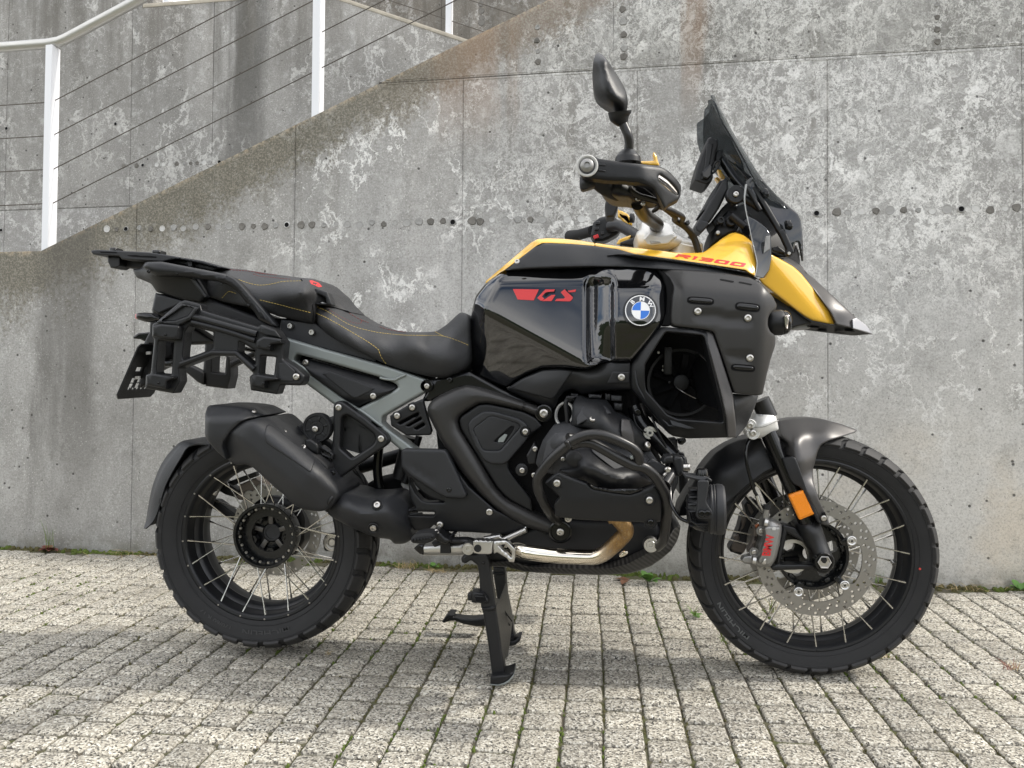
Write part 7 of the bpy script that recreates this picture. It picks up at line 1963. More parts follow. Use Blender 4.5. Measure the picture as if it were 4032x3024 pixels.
for c, (w, h_), rot in (((572, 740), (118, 34), 0.075), ((982, 795), (110, 38), 0.11), ((942, 1325), (106, 32), 0.08)):
    def sup(cx, cy, w, h_, rot):
        out = []
        for i in range(28):
            a = 2 * math.pi * i / 28; x = w * abs(math.cos(a)) ** 0.45 * math.copysign(1, math.cos(a)); y = h_ * abs(math.sin(a)) ** 0.7 * math.copysign(1, math.sin(a))
            out.append((cx + x * math.cos(rot) - y * math.sin(rot), cy + x * math.sin(rot) + y * math.cos(rot)))
        return out
    q = relief('rubber_stop_seat', TD(*sup(*c, w, h_, rot)), lambda p: fair_t(p) + 0.0008, M['void'], fair, rr=0.0, step=0.01, back=0.003)
    relief('rubber_stop', TD(*sup(c[0], c[1] - 2, w - 12, h_ - 9, rot)), lambda p: fx(p) + 0.004, M['gloss_part'], fair, rr=0.005, step=0.007, back=0.008)
for pts in ([(738, 552), (750, 547), (860, 567), (864, 576), (850, 580), (745, 560)], [(902, 575), (915, 571), (1018, 592), (1022, 601), (1010, 603), (908, 583)]):
    decal('vent_slot', TD, pts, 0.0008, 'void', fair, tf=fair_t, r=5)
for x, y in ((547, 832), (982, 890), (1000, 1238)): bolt(*TD(x, y), float(fair_t(np.array([TD(x, y)]))[0]) + 0.001, fair, 0.0104)
R_('fairing_edge_seal', TD, [(195, 470), (218, 462), (308, 535), (340, 600), (344, 640), (330, 700), (318, 880), (318, 945), (300, 960), (250, 962), (205, 950), (270, 850), (278, 700), (270, 620), (240, 530)], TT(TD, (195, 470, .222), (340, 620, .256), (318, 945, .262), (205, 950, .25), (278, 700, .25)), 'void', fair, r=8, step=0.014, rr=0.004, back=0.02)
R_('fairing_lower', TH, [(1915, 185), (1955, 222), (2182, 238), (2150, 340), (2075, 505), (2030, 560), (1992, 606), (1975, 604), (1985, 500), (1960, 245)], TT(TH, (1915, 185, .265), (2182, 238, .20), (2075, 505, .19), (1985, 600, .25), (1960, 300, .272), (2050, 350, .25)), 'plastic_grey', r=8, step=0.012, rr=0.004, back=0.03)
# radiator surround
rf = R_('radiator_surround', TH, [(1330, -362), (1500, -350), (1745, -325), (1786, -300), (1802, -270), (1850, -110), (1962, 240), (1988, 500), (1988, 604), (1900, 604), (1560, 612), (1440, 592), (1395, 566), (1250, 380), (1078, 190), (1066, 100), (1070, -20), (1085, -70), (1180, -190), (1282, -316)],
   TT(TH, (1330, -362, .262), (1745, -325, .280), (1802, -270, .28), (1962, 240, .282), (1988, 604, .268), (1560, 612, .235), (1395, 566, .24), (1078, 190, .235), (1085, -70, .238), (1430, 440, .262), (1250, 250, .26), (1190, 0, .262), (1370, -315, .275), (1700, -290, .290), (1860, 300, .296), (1600, 530, .262)), 'plastic', r=18,
   holes=[[(1376, -316), (1560, -300), (1690, -286), (1712, -262), (1770, -20), (1868, 380), (1872, 462), (1860, 470), (1480, 442), (1440, 425), (1385, 400), (1300, 300), (1205, 195), (1192, 100), (1196, -30), (1225, -80), (1330, -250)]], step=0.011, rr=0.007, back=0.06)
R_('surround_blade', TH, [(1705, -325), (1745, -326), (1790, -300), (1850, -110), (1962, 240), (1985, 500), (1985, 604), (1915, 604), (1905, 440), (1850, 200), (1770, -100), (1715, -300)], TT(TH, (1705, -325, .282), (1790, -300, .284), (1962, 240, .288), (1985, 604, .276), (1905, 440, .303), (1770, -100, .300), (1850, 200, .304)), 'fender', rf, r=10, step=0.012, rr=0.004, back=0.01)
R_('intake_floor', TH, [(1380, 400), (1440, 425), (1480, 442), (1872, 466), (1915, 520), (1560, 530), (1430, 500)], TT(TH, (1380, 400, .255), (1872, 466, .268), (1915, 520, .268), (1430, 500, .262)), 'plastic_grey', rf, r=6, step=0.02, rr=0.002, back=0.01)
tube('surround_edge', [TH(1105, 20) + (.244,), TH(1140, 180) + (.247,), TH(1260, 350) + (.248,), TH(1385, 482) + (.252,), TH(1450, 505) + (.256,), TH(1880, 528) + (.266,)], 0.003, M['plastic_grey'], rf, n=4, seg=8)
# front indicator pushed through the fairing
kx = (-0.20 - CAM[1]) / FPX * _S
fi_c = U(*TD(1260, 930), 0.20)
fi_ = lathe('front_indicator', [((x - 1260) * kx, r * kx) for x, r in ((1150, 92), (1165, 102), (1195, 107), (1278, 108), (1284, 104), (1288, 100), (1292, 103))], fi_c, M['plastic'], moto, axis=(1, -0.06, 0), n=40)
lathe('indicator_lens', [((x - 1260) * kx, r * kx) for x, r in ((1290, 103), (1318, 98), (1342, 78), (1356, 45), (1358, 0))], fi_c, M['gloss_part'], fi_, axis=(1, -0.06, 0), n=40)
R_('lamp_reflector', TD, [(1302, 870), (1330, 862), (1342, 900), (1330, 990), (1310, 975)], 0.238, 'lens', fi_, r=8, rr=0.002, back=0.01)

# ---------------------------------------------------------------- beak
def bk_t(p):
    u, v = loc(TD)(p)
    t = 0.15 - 0.092 * (u - 1.075) - 0.060 * (v - 0.548)
    t = t - 0.22 * spos((v - 0.600) - (u - 1.11) * 0.72 + 0.0, 0.006)                            # lower strip tucked under
    t = t - 0.16 * spos((u - 1.25) * 0.83 - (v - 0.366) * 0.70 + 0.052, 0.012)                   # rolls over to the ridge
    return t
bk = R_('beak', TD, [(1075, 548), (1130, 532), (1160, 470), (1184, 335), (1250, 366), (1380, 440), (1448, 502), (1560, 640), (1700, 832), (1757, 948), (1700, 942), (1545, 914), (1480, 882), (1350, 780), (1112, 594)], bk_t, 'yellow', r=12, step=0.009, rr=0.005, back=0.06, angle=60)
R_('beak_ridge', TD, [(1245, 362), (1340, 360), (1400, 400), (1450, 440), (1500, 500), (1560, 545), (1735, 705), (1930, 890), (2015, 955), (2068, 1026), (1890, 978), (1757, 948), (1700, 832), (1560, 640), (1448, 502), (1380, 440)], TT(TD, (1245, 362, .10), (1340, 360, .06), (1500, 500, .04), (1735, 705, .035), (1930, 890, .035), (2068, 1026, .02), (1890, 978, .06), (1757, 948, .075), (1700, 832, .078), (1448, 502, .088), (1600, 640, .066), (1800, 840, .062)), 'fender', bk, r=8, step=0.009, rr=0.004, backabs=-0.04)
R_('beak_tip', TD, [(1895, 902), (1930, 888), (2015, 952), (2070, 1028), (1900, 980)], TT(TD, (1895, 902, .058), (1930, 888, .048), (2068, 1028, .03), (1900, 980, .066)), 'silver_paint', bk, r=4, step=0.014, rr=0.002, back=0.01)
R_('beak_underside', TD, [(1480, 992), (1545, 915), (1700, 943), (1757, 950), (1890, 980), (2068, 1030), (1905, 1042), (1700, 1020)], TT(TD, (1480, 992, .03), (1545, 915, .095), (1757, 950, .068), (2068, 1030, .018), (1905, 1042, .0), (1700, 1020, .02)), 'plastic_grey', bk, r=4, step=0.02, rr=0.002, back=0.01)
R_('beak_duct', TD, [(1345, 980), (1420, 950), (1540, 925), (1585, 945), (1500, 990), (1350, 990)], 0.05, 'silver_paint', bk, r=6, rr=0.003, back=0.05)
for x, y in ((1640, 1002), (1800, 1018), (1880, 1002), (1570, 970)): R_('beak_slot', TD, [(x - 45, y - 6), (x + 30, y - 1), (x + 40, y + 5), (x - 30, y + 1)], 0.062 if y < 1000 else 0.045, 'void', bk, r=2, rr=0, back=0.02)
R_('beak_inner', TD, [(1112, 590), (1350, 775), (1480, 880), (1545, 912), (1540, 935), (1420, 960), (1330, 985), (1220, 1000), (1200, 820), (1150, 650)], 0.085, 'plastic_dark', r=8, rr=0.004, backabs=-0.06)
R_('beak_edge', TD, [(1112, 596), (1130, 610), (1480, 888), (1545, 922), (1700, 948), (1700, 942), (1545, 912), (1480, 880), (1350, 778)], 0.098, 'plastic_dark', bk, r=2, rr=0, back=0.02)

# ---------------------------------------------------------------- headlamp mass, instrument, screen
DE = lambda x, y: (x + 663.6, y + 1548.0)                   # tile D -> tile E
R_('headlamp_body', TD, [(645, 275), (660, 190), (690, 110), (740, 30), (800, -60), (1000, -120), (1180, -60), (1300, 150), (1400, 300), (1440, 440), (1245, 365), (1180, 330), (1020, 226), (950, 170), (880, 143), (830, 150), (760, 196), (690, 250)], TT(TD, (645, 275, .06), (800, -60, .05), (1180, -60, .0), (1440, 440, .02), (1020, 226, .08), (880, 143, .08)), 'plastic_dark', r=16, step=0.02, rr=0.012, backabs=-0.07)
for x, y, s in ((722, 147, 22), (840, 45, 50), (745, 40, 34)):
    lathe('pivot_cap', [(-0.01, s * kx), (0.006, s * kx), (0.009, s * kx * 0.85), (0.009, s * kx * 0.5), (0.004, s * kx * 0.4), (0.004, 0)], tuple(U(*TD(x, y), 0.085)), M['plastic'], moto, n=28)
bolt(*TD(722, 147), 0.095, moto, 0.0062)
R_('lamp_cover', TD, [(880, 140), (905, 80), (1000, -20), (1010, 120), (1020, 226), (950, 170)], 0.10, 'gloss_part', r=6, rr=0.004, back=0.04)
R_('nose_panel', TD, [(1245, 365), (1340, 350), (1385, 310), (1405, 250), (1425, 300), (1442, 420), (1505, 505), (1400, 440)], 0.05, 'fender', r=6, rr=0.004, backabs=-0.05)
# screen as one curved sheet: near edge, ridge line, centre line, then mirrored to the far side
n_pts = 22
def c3(T, pts): 
    P = spline(T(*pts), 6); P = np.array([U(p[0], p[1], p[2]) for p in P])
    L_ = np.concatenate([[0], np.cumsum(np.linalg.norm(np.diff(P, axis=0), axis=1))]); s = np.linspace(0, L_[-1], n_pts)
    return np.stack([np.interp(s, L_, P[:, i]) for i in range(3)], 1)
s_edge = c3(TE, [(1330, 497, .055), (1378, 590, .115), (1425, 720, .135), (1520, 880, .14), (1620, 1060, .14), (1700, 1215, .135), (1800, 1380, .12)])
s_mid = c3(TE, [(1333, 495, .02), (1400, 640, .05), (1500, 800, .055), (1640, 1030, .055), (1775, 1235, .055), (1900, 1375, .05), (2075, 1530, .045)])
s_cen = s_mid.copy(); s_cen[:, 1] = 0.0; s_cen[:, 0] += 0.012
s_mid2 = s_mid.copy(); s_mid2[:, 1] *= -1
s_far = s_edge.copy(); s_far[:, 1] *= -1
scr = loft('windscreen', [s_edge, 0.5 * (s_edge + s_mid) + np.array([0.006, 0, 0.0]), s_mid, s_cen, s_mid2, 0.5 * (s_far + s_mid2) + np.array([0.006, 0, 0.0]), s_far], M['screen'], moto, 0.004, angle=70)
# far wing of the screen, seen from inside
R_('screen_wing', TE, [(1330, 560), (1318, 640), (1262, 700), (1202, 742), (1206, 900), (1228, 985), (1300, 1100), (1400, 1215), (1560, 1280), (1640, 1260), (1600, 1080), (1500, 880), (1420, 730), (1370, 620)], TT(TE, (1330, 560, -.06), (1202, 742, -.15), (1228, 985, -.15), (1400, 1215, -.14), (1640, 1260, -.02), (1420, 730, -.02)), 'screen', scr, r=12, step=0.02, rr=0.002, back=0.004)
R_('screen_stripe', TE, [(1420, 1020), (1445, 1030), (1700, 1225), (1660, 1240), (1560, 1130)], -0.01, 'plastic', scr, r=4, rr=0.002, back=0.01)
low = R_('lower_screen', TE, [(1622, 1248), (1690, 1205), (1778, 1240), (1900, 1372), (2082, 1530), (2108, 1585), (2125, 1720), DE(1468, 392), DE(1456, 394), DE(1440, 310), DE(1425, 230), DE(1400, 230), DE(1380, 330), DE(1330, 300), DE(1200, 60), DE(1000, -180), (1640, 1310)], TT(TE, (1622, 1248, .10), (1690, 1205, .115), (1900, 1372, .075), (2082, 1530, .06), DE(1468, 392) + (.05,), DE(1380, 330) + (.075,), DE(1200, 60) + (.10,), (1640, 1310, .11)), 'glassdark', r=8, step=0.014, rr=0.003, back=0.006)
for a, b, w, t in (((1640, 1290), (1760, 1500), 34, .125), ((1700, 1290), (2000, 1800), 46, .115)):
    d = np.array(b) - np.array(a); d = d / np.linalg.norm(d); nrm = np.array((-d[1], d[0])) * w / 2
    R_('screen_arm', TE, [tuple(np.array(a) + nrm), tuple(np.array(b) + nrm), tuple(np.array(b) - nrm), tuple(np.array(a) - nrm)], t, 'plastic', low, r=8, rr=0.004, back=0.012)
R_('screen_arm', TD, [(1245, 130), (1300, 110), (1372, 268), (1388, 310), (1365, 345), (1330, 358), (1310, 330), (1320, 290)], 0.118, 'plastic', low, r=10, rr=0.004, back=0.012)
R_('screen_arm', TD, [(1195, 280), (1250, 262), (1310, 310), (1330, 355), (1290, 330), (1200, 310)], 0.095, 'plastic', low, r=8, rr=0.004, back=0.012)
lathe('screw_cap', [(0, 0.0042), (0.002, 0.0040), (0.002, 0)], tuple(U(*TD(1343, 326), 0.12)), M['plug_pale'], low, n=14)
for x, y in ((1805, 1345), (2010, 1625)):
    k_ = R_('screen_clip', TE, [(x - 32, y - 40), (x + 8, y - 40), (x + 34, y + 10), (x + 24, y + 40), (x - 22, y + 28)], 0.118, 'gloss_part', low, r=8, rr=0.004, back=0.02)
    lathe('clip_stud', [(0, 0.006), (0.003, 0.005), (0.003, 0)], tuple(U(*TE(x + 2, y), 0.12)), M['rim'], k_, n=12)
R_('screen_arm', TE, [(1600, 1360), (1700, 1400), (1780, 1500), (1740, 1500), (1660, 1430)], 0.10, 'gloss_part', low, r=8, rr=0.004, back=0.02)
sd = R_('side_deflector', TD, [(968, -5), (985, 2), (1060, 40), (1150, 110), (1182, 170), (1190, 345), (1172, 470), (1120, 543), (1048, 526), (1060, 420), (1042, 310), (1020, 220), (1000, 110)], TT(TD, (975, 0, .15), (1182, 170, .155), (1190, 345, .16), (1120, 543, .18), (1048, 526, .21), (1020, 220, .165), (1100, 300, .175)), 'glassdark', r=8, step=0.014, rr=0.002, back=0.005)
R_('deflector_pad', TD, [(1140, 178), (1176, 172), (1174, 290), (1122, 325)], 0.178, 'caliper', sd, r=4, rr=0.001, back=0.003)
tube('deflector_edge', [TD(972, -40) + (.155,), TD(975, 0) + (.155,), TD(1000, 110) + (.168,), TD(1022, 220) + (.172,), TD(1044, 310) + (.185,), TD(1064, 415) + (.20,), TD(1048, 526) + (.215,)], 0.0011, M['edge'], sd, n=4, seg=6)
tube('deflector_edge_light', [TE(1632, 1275) + (.14,), TE(1618, 1400) + (.145,), TE(1635, 1530) + (.15,), TD(985, 30) + (.155,)], [0.0026, 0.0018, 0.0012, 0.0011], M['edge'], moto, n=5, seg=6)  # thin pale tube painted as the light running along the deflector's edge
# instrument display, seen nearly edge on
tf_ = R_('display', TE, [(1188, 1648), (1420, 1245), (1440, 1232), (1472, 1236), (1478, 1320), (1400, 1480), (1318, 1605), (1245, 1662), (1205, 1660)], 0.085, 'plastic', r=12, rr=0.006, backabs=-0.085)
R_('display_glass', TE, [(1250, 1505), (1398, 1245), (1425, 1240), (1300, 1490)], 0.07, 'castgrey', tf_, r=4, rr=0.002, backabs=-0.075)
R_('display_foot', TE, [(1190, 1640), (1225, 1580), (1300, 1600), (1310, 1625), (1240, 1700), (1200, 1680)], 0.09, 'plastic_grey', tf_, r=8, rr=0.004, back=0.05)
R_('display_bracket', TE, [(1330, 1600), (1420, 1480), (1500, 1400), (1560, 1480), (1480, 1640), (1380, 1700)], 0.05, 'plastic_dark', r=10, rr=0.006, back=0.1)
lathe('bracket_pivot', [(-0.02, 0.0235), (0.004, 0.0235), (0.007, 0.021), (0.007, 0.010), (0.005, 0.0095), (0.005, 0)], tuple(U(*TE(1540, 1362), 0.115)), M['plastic'], moto, n=32)
bolt(*TE(1543, 1360), 0.1225, moto, 0.0085)
for a, b, t in (((1490, 1440), (1600, 1390), .10), ((1500, 1540), (1620, 1640), .10), ((1620, 1400), (1750, 1480), .10)):
    tube('bracket_arm', [TE(*a) + (t,), TE(*b) + (t,)], 0.010, M['plastic_dark'], moto, seg=10)
# navigation mount
nv = R_('navigation_mount', TE, [(1180, 1240), (1200, 1150), (1240, 1020), (1255, 985), (1300, 872), (1330, 862), (1385, 885), (1392, 945), (1372, 985), (1340, 1150), (1345, 1210), (1330, 1250), (1290, 1277), (1240, 1262)], 0.06, 'plastic_dark', r=8, rr=0.005, backabs=-0.05)
R_('mount_plate', TE, [(1290, 905), (1345, 920), (1318, 1090), (1275, 1235), (1240, 1230), (1270, 1100)], 0.066, 'plastic', nv, r=8, rr=0.003, back=0.02)
R_('mount_latch', TE, [(1250, 1165), (1320, 1095), (1340, 1110), (1330, 1200), (1300, 1230), (1255, 1215)], 0.075, 'gloss_part', nv, r=8, rr=0.004, back=0.02)
R_('mount_latch', TE, [(1372, 985), (1395, 968), (1432, 978), (1430, 1030), (1400, 1075), (1360, 1070)], 0.05, 'plastic', nv, r=8, rr=0.004, back=0.04)
tube('mount_arm', [TE(1395, 1035) + (.03,), TE(1430, 1070) + (.03,), TE(1530, 1220) + (.04,), TE(1630, 1330) + (.05,)], 0.0125, M['gloss_part'], nv, seg=12)
tube('wire', [TE(1340, 1150) + (.06,), TE(1365, 1085) + (.062,), TE(1400, 1075) + (.06,), TE(1385, 1130) + (.06,), TE(1340, 1180) + (.06,)], 0.003, M['plastic_dark'], nv)
R_('yellow_screen_post', TE, [(1385, 1142), (1412, 1150), (1450, 1215), (1440, 1232), (1412, 1225)], -0.08, 'yellow', r=4, rr=0.002, back=0.02)
R_('yellow_screen_post', TE, [(1362, 1215), (1385, 1208), (1412, 1238), (1392, 1258)], -0.08, 'yellow', r=4, rr=0.002, back=0.02)

# ---------------------------------------------------------------- handlebar group
mir = R_('mirror', TE, [(292, 300), (300, 200), (318, 145), (340, 128), (372, 136), (420, 182), (470, 262), (525, 345), (570, 425), (592, 482), (604, 545), (600, 600), (585, 640), (560, 668), (500, 655), (478, 640), (462, 618), (400, 590), (335, 545), (312, 490), (298, 400)],
   TT(TE, (292, 300, .43), (318, 145, .44), (372, 136, .445), (470, 262, .45), (592, 482, .45), (600, 600, .45), (560, 668, .45), (462, 618, .44), (335, 545, .43), (388, 190, .478), (405, 300, .484), (430, 440, .488), (500, 490, .482), (590, 532, .462), (360, 400, .47), (340, 280, .462), (480, 560, .475), (500, 400, .470), (440, 260, .466)), 'plastic', r=24, step=0.0065, rr=0.008, backabs=0.40)
tube('mirror_neck', [TE(530, 640) + (.455,), TE(535, 690) + (.452,), TE(560, 750) + (.45,)], [0.026, 0.023, 0.0115], M['plastic'], mir, n=4, seg=18)
tube('mirror_stem', [TE(555, 735) + (.45,), TE(580, 790) + (.45,), TE(605, 850) + (.45,), TE(614, 920) + (.445,), TE(605, 990) + (.44,)], 0.0100, M['tube'], mir, seg=16)
tube('mirror_boot', [TE(604, 975) + (.44,), TE(603, 1000) + (.44,), TE(602, 1040) + (.44,), TE(602, 1090) + (.44,)], [0.013, 0.0195, 0.0275, 0.029], M['plastic'], mir, n=4, seg=24)
R_('mirror_boot_nut', TE, [(640, 1020), (672, 1030), (676, 1090), (640, 1092)], 0.45, 'plastic', mir, r=6, rr=0.004, back=0.02)
# inner parts under the guard
R_('switch_housing', TE, [(345, 1235), (560, 1215), (640, 1240), (850, 1290), (880, 1400), (860, 1430), (720, 1455), (640, 1420), (610, 1395), (560, 1390), (470, 1375), (410, 1340), (372, 1290), (380, 1260)], TT(TE, (345, 1235, .38), (640, 1240, .38), (880, 1400, .36), (720, 1455, .34), (410, 1340, .38), (560, 1300, .415), (740, 1360, .385)), 'plastic', r=14, step=0.012, rr=0.01, backabs=0.28)
tube('grip', [TE(300, 1165) + (.44,), TE(400, 1270) + (.39,), TE(520, 1330) + (.345,)], 0.024, M['rubber'], moto, seg=20)
R_('switch_recess', TE, [(625, 1280), (640, 1270), (740, 1300), (830, 1370), (850, 1420), (800, 1420), (740, 1400), (660, 1390), (640, 1330)], 0.392, 'void', r=16, rr=0.002, back=0.01)
tube('lever', [TE(628, 1295) + (.40,), TE(640, 1330) + (.402,), TE(700, 1375) + (.404,), TE(780, 1400) + (.404,), TE(870, 1425) + (.40,), TE(880, 1450) + (.39,), TE(850, 1490) + (.38,), TE(820, 1510) + (.37,)], [0.004, 0.006, 0.007, 0.0075, 0.007, 0.006, 0.005, 0.004], M['tube_brown'], moto, seg=10)
for x, y in ((735, 1442), (690, 1400)): bolt(*TE(x, y), 0.388, moto, 0.0065)
def hg_t(p):
    u, v = loc(TE)(p)
    return 0.486 - 0.20 * spos(u - 0.74 - 0.25 * (v - 1.2), 0.02) - 0.10 * spos(u - 0.92, 0.02) - 0.10 * spos(v - 1.19 - 0.05 * u, 0.006) + 0.30 * sneg(v - 1.060 - 0.11 * (u - 0.3), 0.006)
hgd = R_('hand_guard', TE, [(172, 1112), (182, 1070), (205, 1040), (240, 1022), (280, 1020), (320, 1032), (345, 1048), (500, 1072), (690, 1096), (820, 1108), (882, 1118), (950, 1152), (1035, 1238), (1066, 1288), (1062, 1370), (1042, 1412), (960, 1452), (932, 1482), (918, 1480), (900, 1450), (868, 1385), (830, 1312), (780, 1285), (700, 1262), (560, 1248), (400, 1240), (300, 1226), (240, 1226), (198, 1200), (178, 1160)],
   hg_t, 'plastic', r=18,
   holes=[[(868, 1200), (885, 1188), (950, 1235), (1010, 1300), (1042, 1345), (1036, 1372), (960, 1325), (880, 1258), (870, 1235)]], step=0.007, rr=0.006, back=0.03)
R_('guard_rib', TE, [(345, 1090), (400, 1096), (415, 1108), (400, 1116), (345, 1112)], 0.4885, 'plastic', hgd, r=8, rr=0.003, back=0.006)
R_('guard_rib', TE, [(345, 1140), (405, 1150), (412, 1160), (400, 1166), (345, 1160)], 0.490, 'plastic', hgd, r=8, rr=0.003, back=0.006)
R_('guard_lamp', TE, [(862, 1195), (885, 1182), (955, 1232), (1015, 1298), (1048, 1345), (1040, 1380), (960, 1332), (876, 1262)], lambda p: hg_t(p) - 0.006, 'lens', hgd, r=6, step=0.01, rr=0.002, back=0.01)
for k in range(2):
    R_('lamp_rib', TE, [(875 + 2 * k, 1212 + 22 * k), (955, 1268 + 22 * k), (1035, 1352 + 12 * k), (1030, 1358 + 12 * k), (950, 1276 + 22 * k), (875, 1220 + 22 * k)], lambda p: hg_t(p) - 0.003, 'gloss_part', hgd, r=2, step=0.02, rr=0, back=0.003)
lathe('bar_end_ring', [(0, 0.0235), (0.003, 0.0235), (0.0045, 0.0215), (0.003, 0.0185), (0.001, 0.018), (0.001, 0)], tuple(U(*TE(248, 1114), 0.492)), M['plug_pale'], hgd, n=36)
lathe('bar_end_seat', [(0, 0.0172), (0.0018, 0.0165), (0.0018, 0)], tuple(U(*TE(248, 1114), 0.493)), M['gloss_part'], hgd, n=28)
lathe('bar_end_bolt', [(0, 0.0150), (0.006, 0.0140), (0.0095, 0.0100), (0.010, 0.0062), (0.006, 0.0055), (0.006, 0)], tuple(U(*TE(246, 1112), 0.494)), M['caliper'], hgd, n=28)
R_('hand_guard_wing', TE, [(182, 1205), (232, 1218), (330, 1240), (340, 1280), (300, 1300), (215, 1326), (190, 1318), (180, 1270)], TT(TE, (182, 1205, .44), (340, 1260, .42), (190, 1318, .44), (250, 1260, .452)), 'plastic_grey', r=12, step=0.014, rr=0.004, back=0.02)
R_('yellow_deflector', TE, [(688, 1092), (720, 1072), (830, 1068), (818, 1010), (822, 996), (835, 996), (856, 1030), (862, 1068), (880, 1108), (800, 1110)], 0.40, 'yellow', r=8, rr=0.004, back=0.02)
# bars
tube('handlebar', [TE(690, 1440) + (.33,), TE(740, 1530) + (.26,), TE(800, 1580) + (.18,), TE(860, 1625) + (.12,), TC(1730, 100) + (.09,), TC(1735, 155) + (.075,)], 0.0165, M['tube_brown'], moto, seg=16)
tube('brake_hose', [TE(850, 1440) + (.30,), TE(920, 1480) + (.27,), TE(1010, 1550) + (.22,), TC(1900, 40) + (.18,), TC(2000, 110) + (.15,), TC(2060, 200) + (.13,), TC(2100, 320) + (.12,)], 0.0075, M['plastic_dark'], moto)
tube('brake_hose', [TE(880, 1470) + (.29,), TE(980, 1500) + (.26,), TE(1080, 1560) + (.22,), TC(1960, 60) + (.17,), TC(2050, 150) + (.14,), TC(2090, 240) + (.12,), TC(2112, 330) + (.11,)], 0.0065, M['plastic_dark'], moto)
R_('hose_clip', TC, [(1990, 45), (2020, 35), (2028, 70), (2000, 80)], 0.175, 'gloss_part', r=4, rr=0.003, back=0.02)
R_('brake_reservoir', TE, [(402, 1448), (415, 1405), (440, 1390), (480, 1400), (505, 1420), (518, 1470), (505, 1500), (480, 1560), (415, 1560)], 0.02, 'plastic_dark', r=10, rr=0.006, backabs=-0.05)
# far switchgear and grip
sw = R_('switch_housing', TC, [(1170, 120), (1185, 60), (1240, 15), (1300, 0), (1370, 10), (1440, 60), (1450, 90), (1400, 160), (1330, 200), (1270, 225), (1200, 225), (1160, 170)], -0.26, 'plastic', r=14, rr=0.010, back=0.06)
for x, y, w in ((1225, 60, 20), (1215, 110, 18), (1265, 150, 14)): R_('switch_button', TC, [(x - w, y - 12), (x + w, y - 16), (x + w, y + 12), (x - w, y + 16)], -0.252, 'plastic_grey', sw, r=5, rr=0.003, back=0.01)
R_('kill_switch', TC, [(1182, 176), (1225, 158), (1238, 185), (1195, 202)], -0.25, 'red', sw, r=4, rr=0.002, back=0.015)
tube('grip', [TC(985, 180) + (-.42,), TC(1060, 165) + (-.36,), TC(1180, 130) + (-.28,)], [0.021, 0.017, 0.017], M['rubber'], moto, seg=18)
tube('lever', [TC(1070, 195) + (-.34,), TC(1120, 178) + (-.32,), TC(1175, 172) + (-.30,), TC(1195, 195) + (-.29,), TC(1200, 235) + (-.28,)], 0.006, M['plastic_grey'], moto)
tube('handlebar', [TC(1330, 95) + (-.25,), TC(1400, 85) + (-.22,), TC(1460, 110) + (-.19,), TC(1570, 175) + (-.12,), TC(1620, 200) + (-.09,)], 0.0165, M['castblack'], moto, seg=16)
R_('far_guard', TC, [(1400, -60), (1440, -20), (1490, -10), (1512, 40), (1528, 85), (1490, 78), (1440, 30), (1400, 10)], -0.30, 'yellow', r=8, rr=0.004, back=0.02)
R_('far_guard', TE, [(512, 1508), (540, 1502), (600, 1532), (630, 1570), (642, 1622), (612, 1632), (560, 1600), (520, 1545)], -0.30, 'yellow', r=8, rr=0.004, back=0.02)
R_('far_guard', TC, [(1385, 245), (1410, 205), (1460, 185), (1520, 165), (1500, 215), (1440, 255)], -0.12, 'yellow', r=8, rr=0.004, back=0.02)
lathe('far_mirror_stub', [(0, 0.015), (0.01, 0.015), (0.012, 0.010)], tuple(U(*TE(625, 1570), -0.28)), M['plastic_dark'], moto, axis=(1, -0.3, 0), n=16)
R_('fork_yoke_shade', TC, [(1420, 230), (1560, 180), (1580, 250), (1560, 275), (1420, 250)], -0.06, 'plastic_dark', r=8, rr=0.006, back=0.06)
# silver top yoke
ty = R_('top_yoke', TC, [(1556, 165), (1565, 140), (1596, 118), (1602, 68), (1630, 42), (1690, 48), (1780, 50), (1850, 62), (1885, 85), (1895, 140), (1960, 175), (2005, 200), (1995, 255), (1900, 275), (1850, 290), (1740, 298), (1660, 288), (1575, 262)],
   lambda p: (lambda u, v: 0.105 + 0.30 * sneg(v - 0.150 - 0.06 * (u - 1.7), 0.008) - 0.30 * spos(v - 0.235, 0.010) - 0.25 * spos(1.64 - u, 0.010) - 0.16 * spos(u - 1.90, 0.010))(*loc(TC)(p)), 'alu', r=14, step=0.008, rr=0.008, backabs=-0.08)
R_('yoke_facet', TC, [(1622, 200), (1668, 150), (1760, 175), (1880, 145), (1920, 180), (1840, 245), (1690, 262), (1650, 250)], lambda p: 0.1075 + 0.0 * np.asarray(p)[:, 0], 'alu', ty, r=10, step=0.012, rr=0.004, back=0.008)
R_('yoke_pocket', TC, [(1675, 215), (1760, 222), (1780, 240), (1690, 245)], 0.1095, 'plug_grey', ty, r=4, rr=0.001, back=0.003)
R_('bar_clamp_lid', TC, [(1598, 118), (1604, 66), (1632, 40), (1690, 46), (1700, 110), (1640, 128)], TT(TC, (1598, 118, .05), (1632, 40, .045), (1700, 110, .075)), 'alu', ty, r=10, step=0.014, rr=0.005, back=0.03)
lathe('steering_cap', [(-0.03, 0.040), (0.0, 0.041), (0.012, 0.041), (0.014, 0.039), (0.018, 0.039), (0.024, 0.036), (0.026, 0.028), (0.026, 0)], tuple(U(*TC(2000, 290), 0.06)), M['alu'], moto, axis=(0.22, -0.22, 0.95), n=44)
R_('cap_shadow', TC, [(1740, 292), (1850, 270), (1900, 285), (1880, 310), (1790, 305)], 0.05, 'void', r=4, rr=0.002, back=0.05)

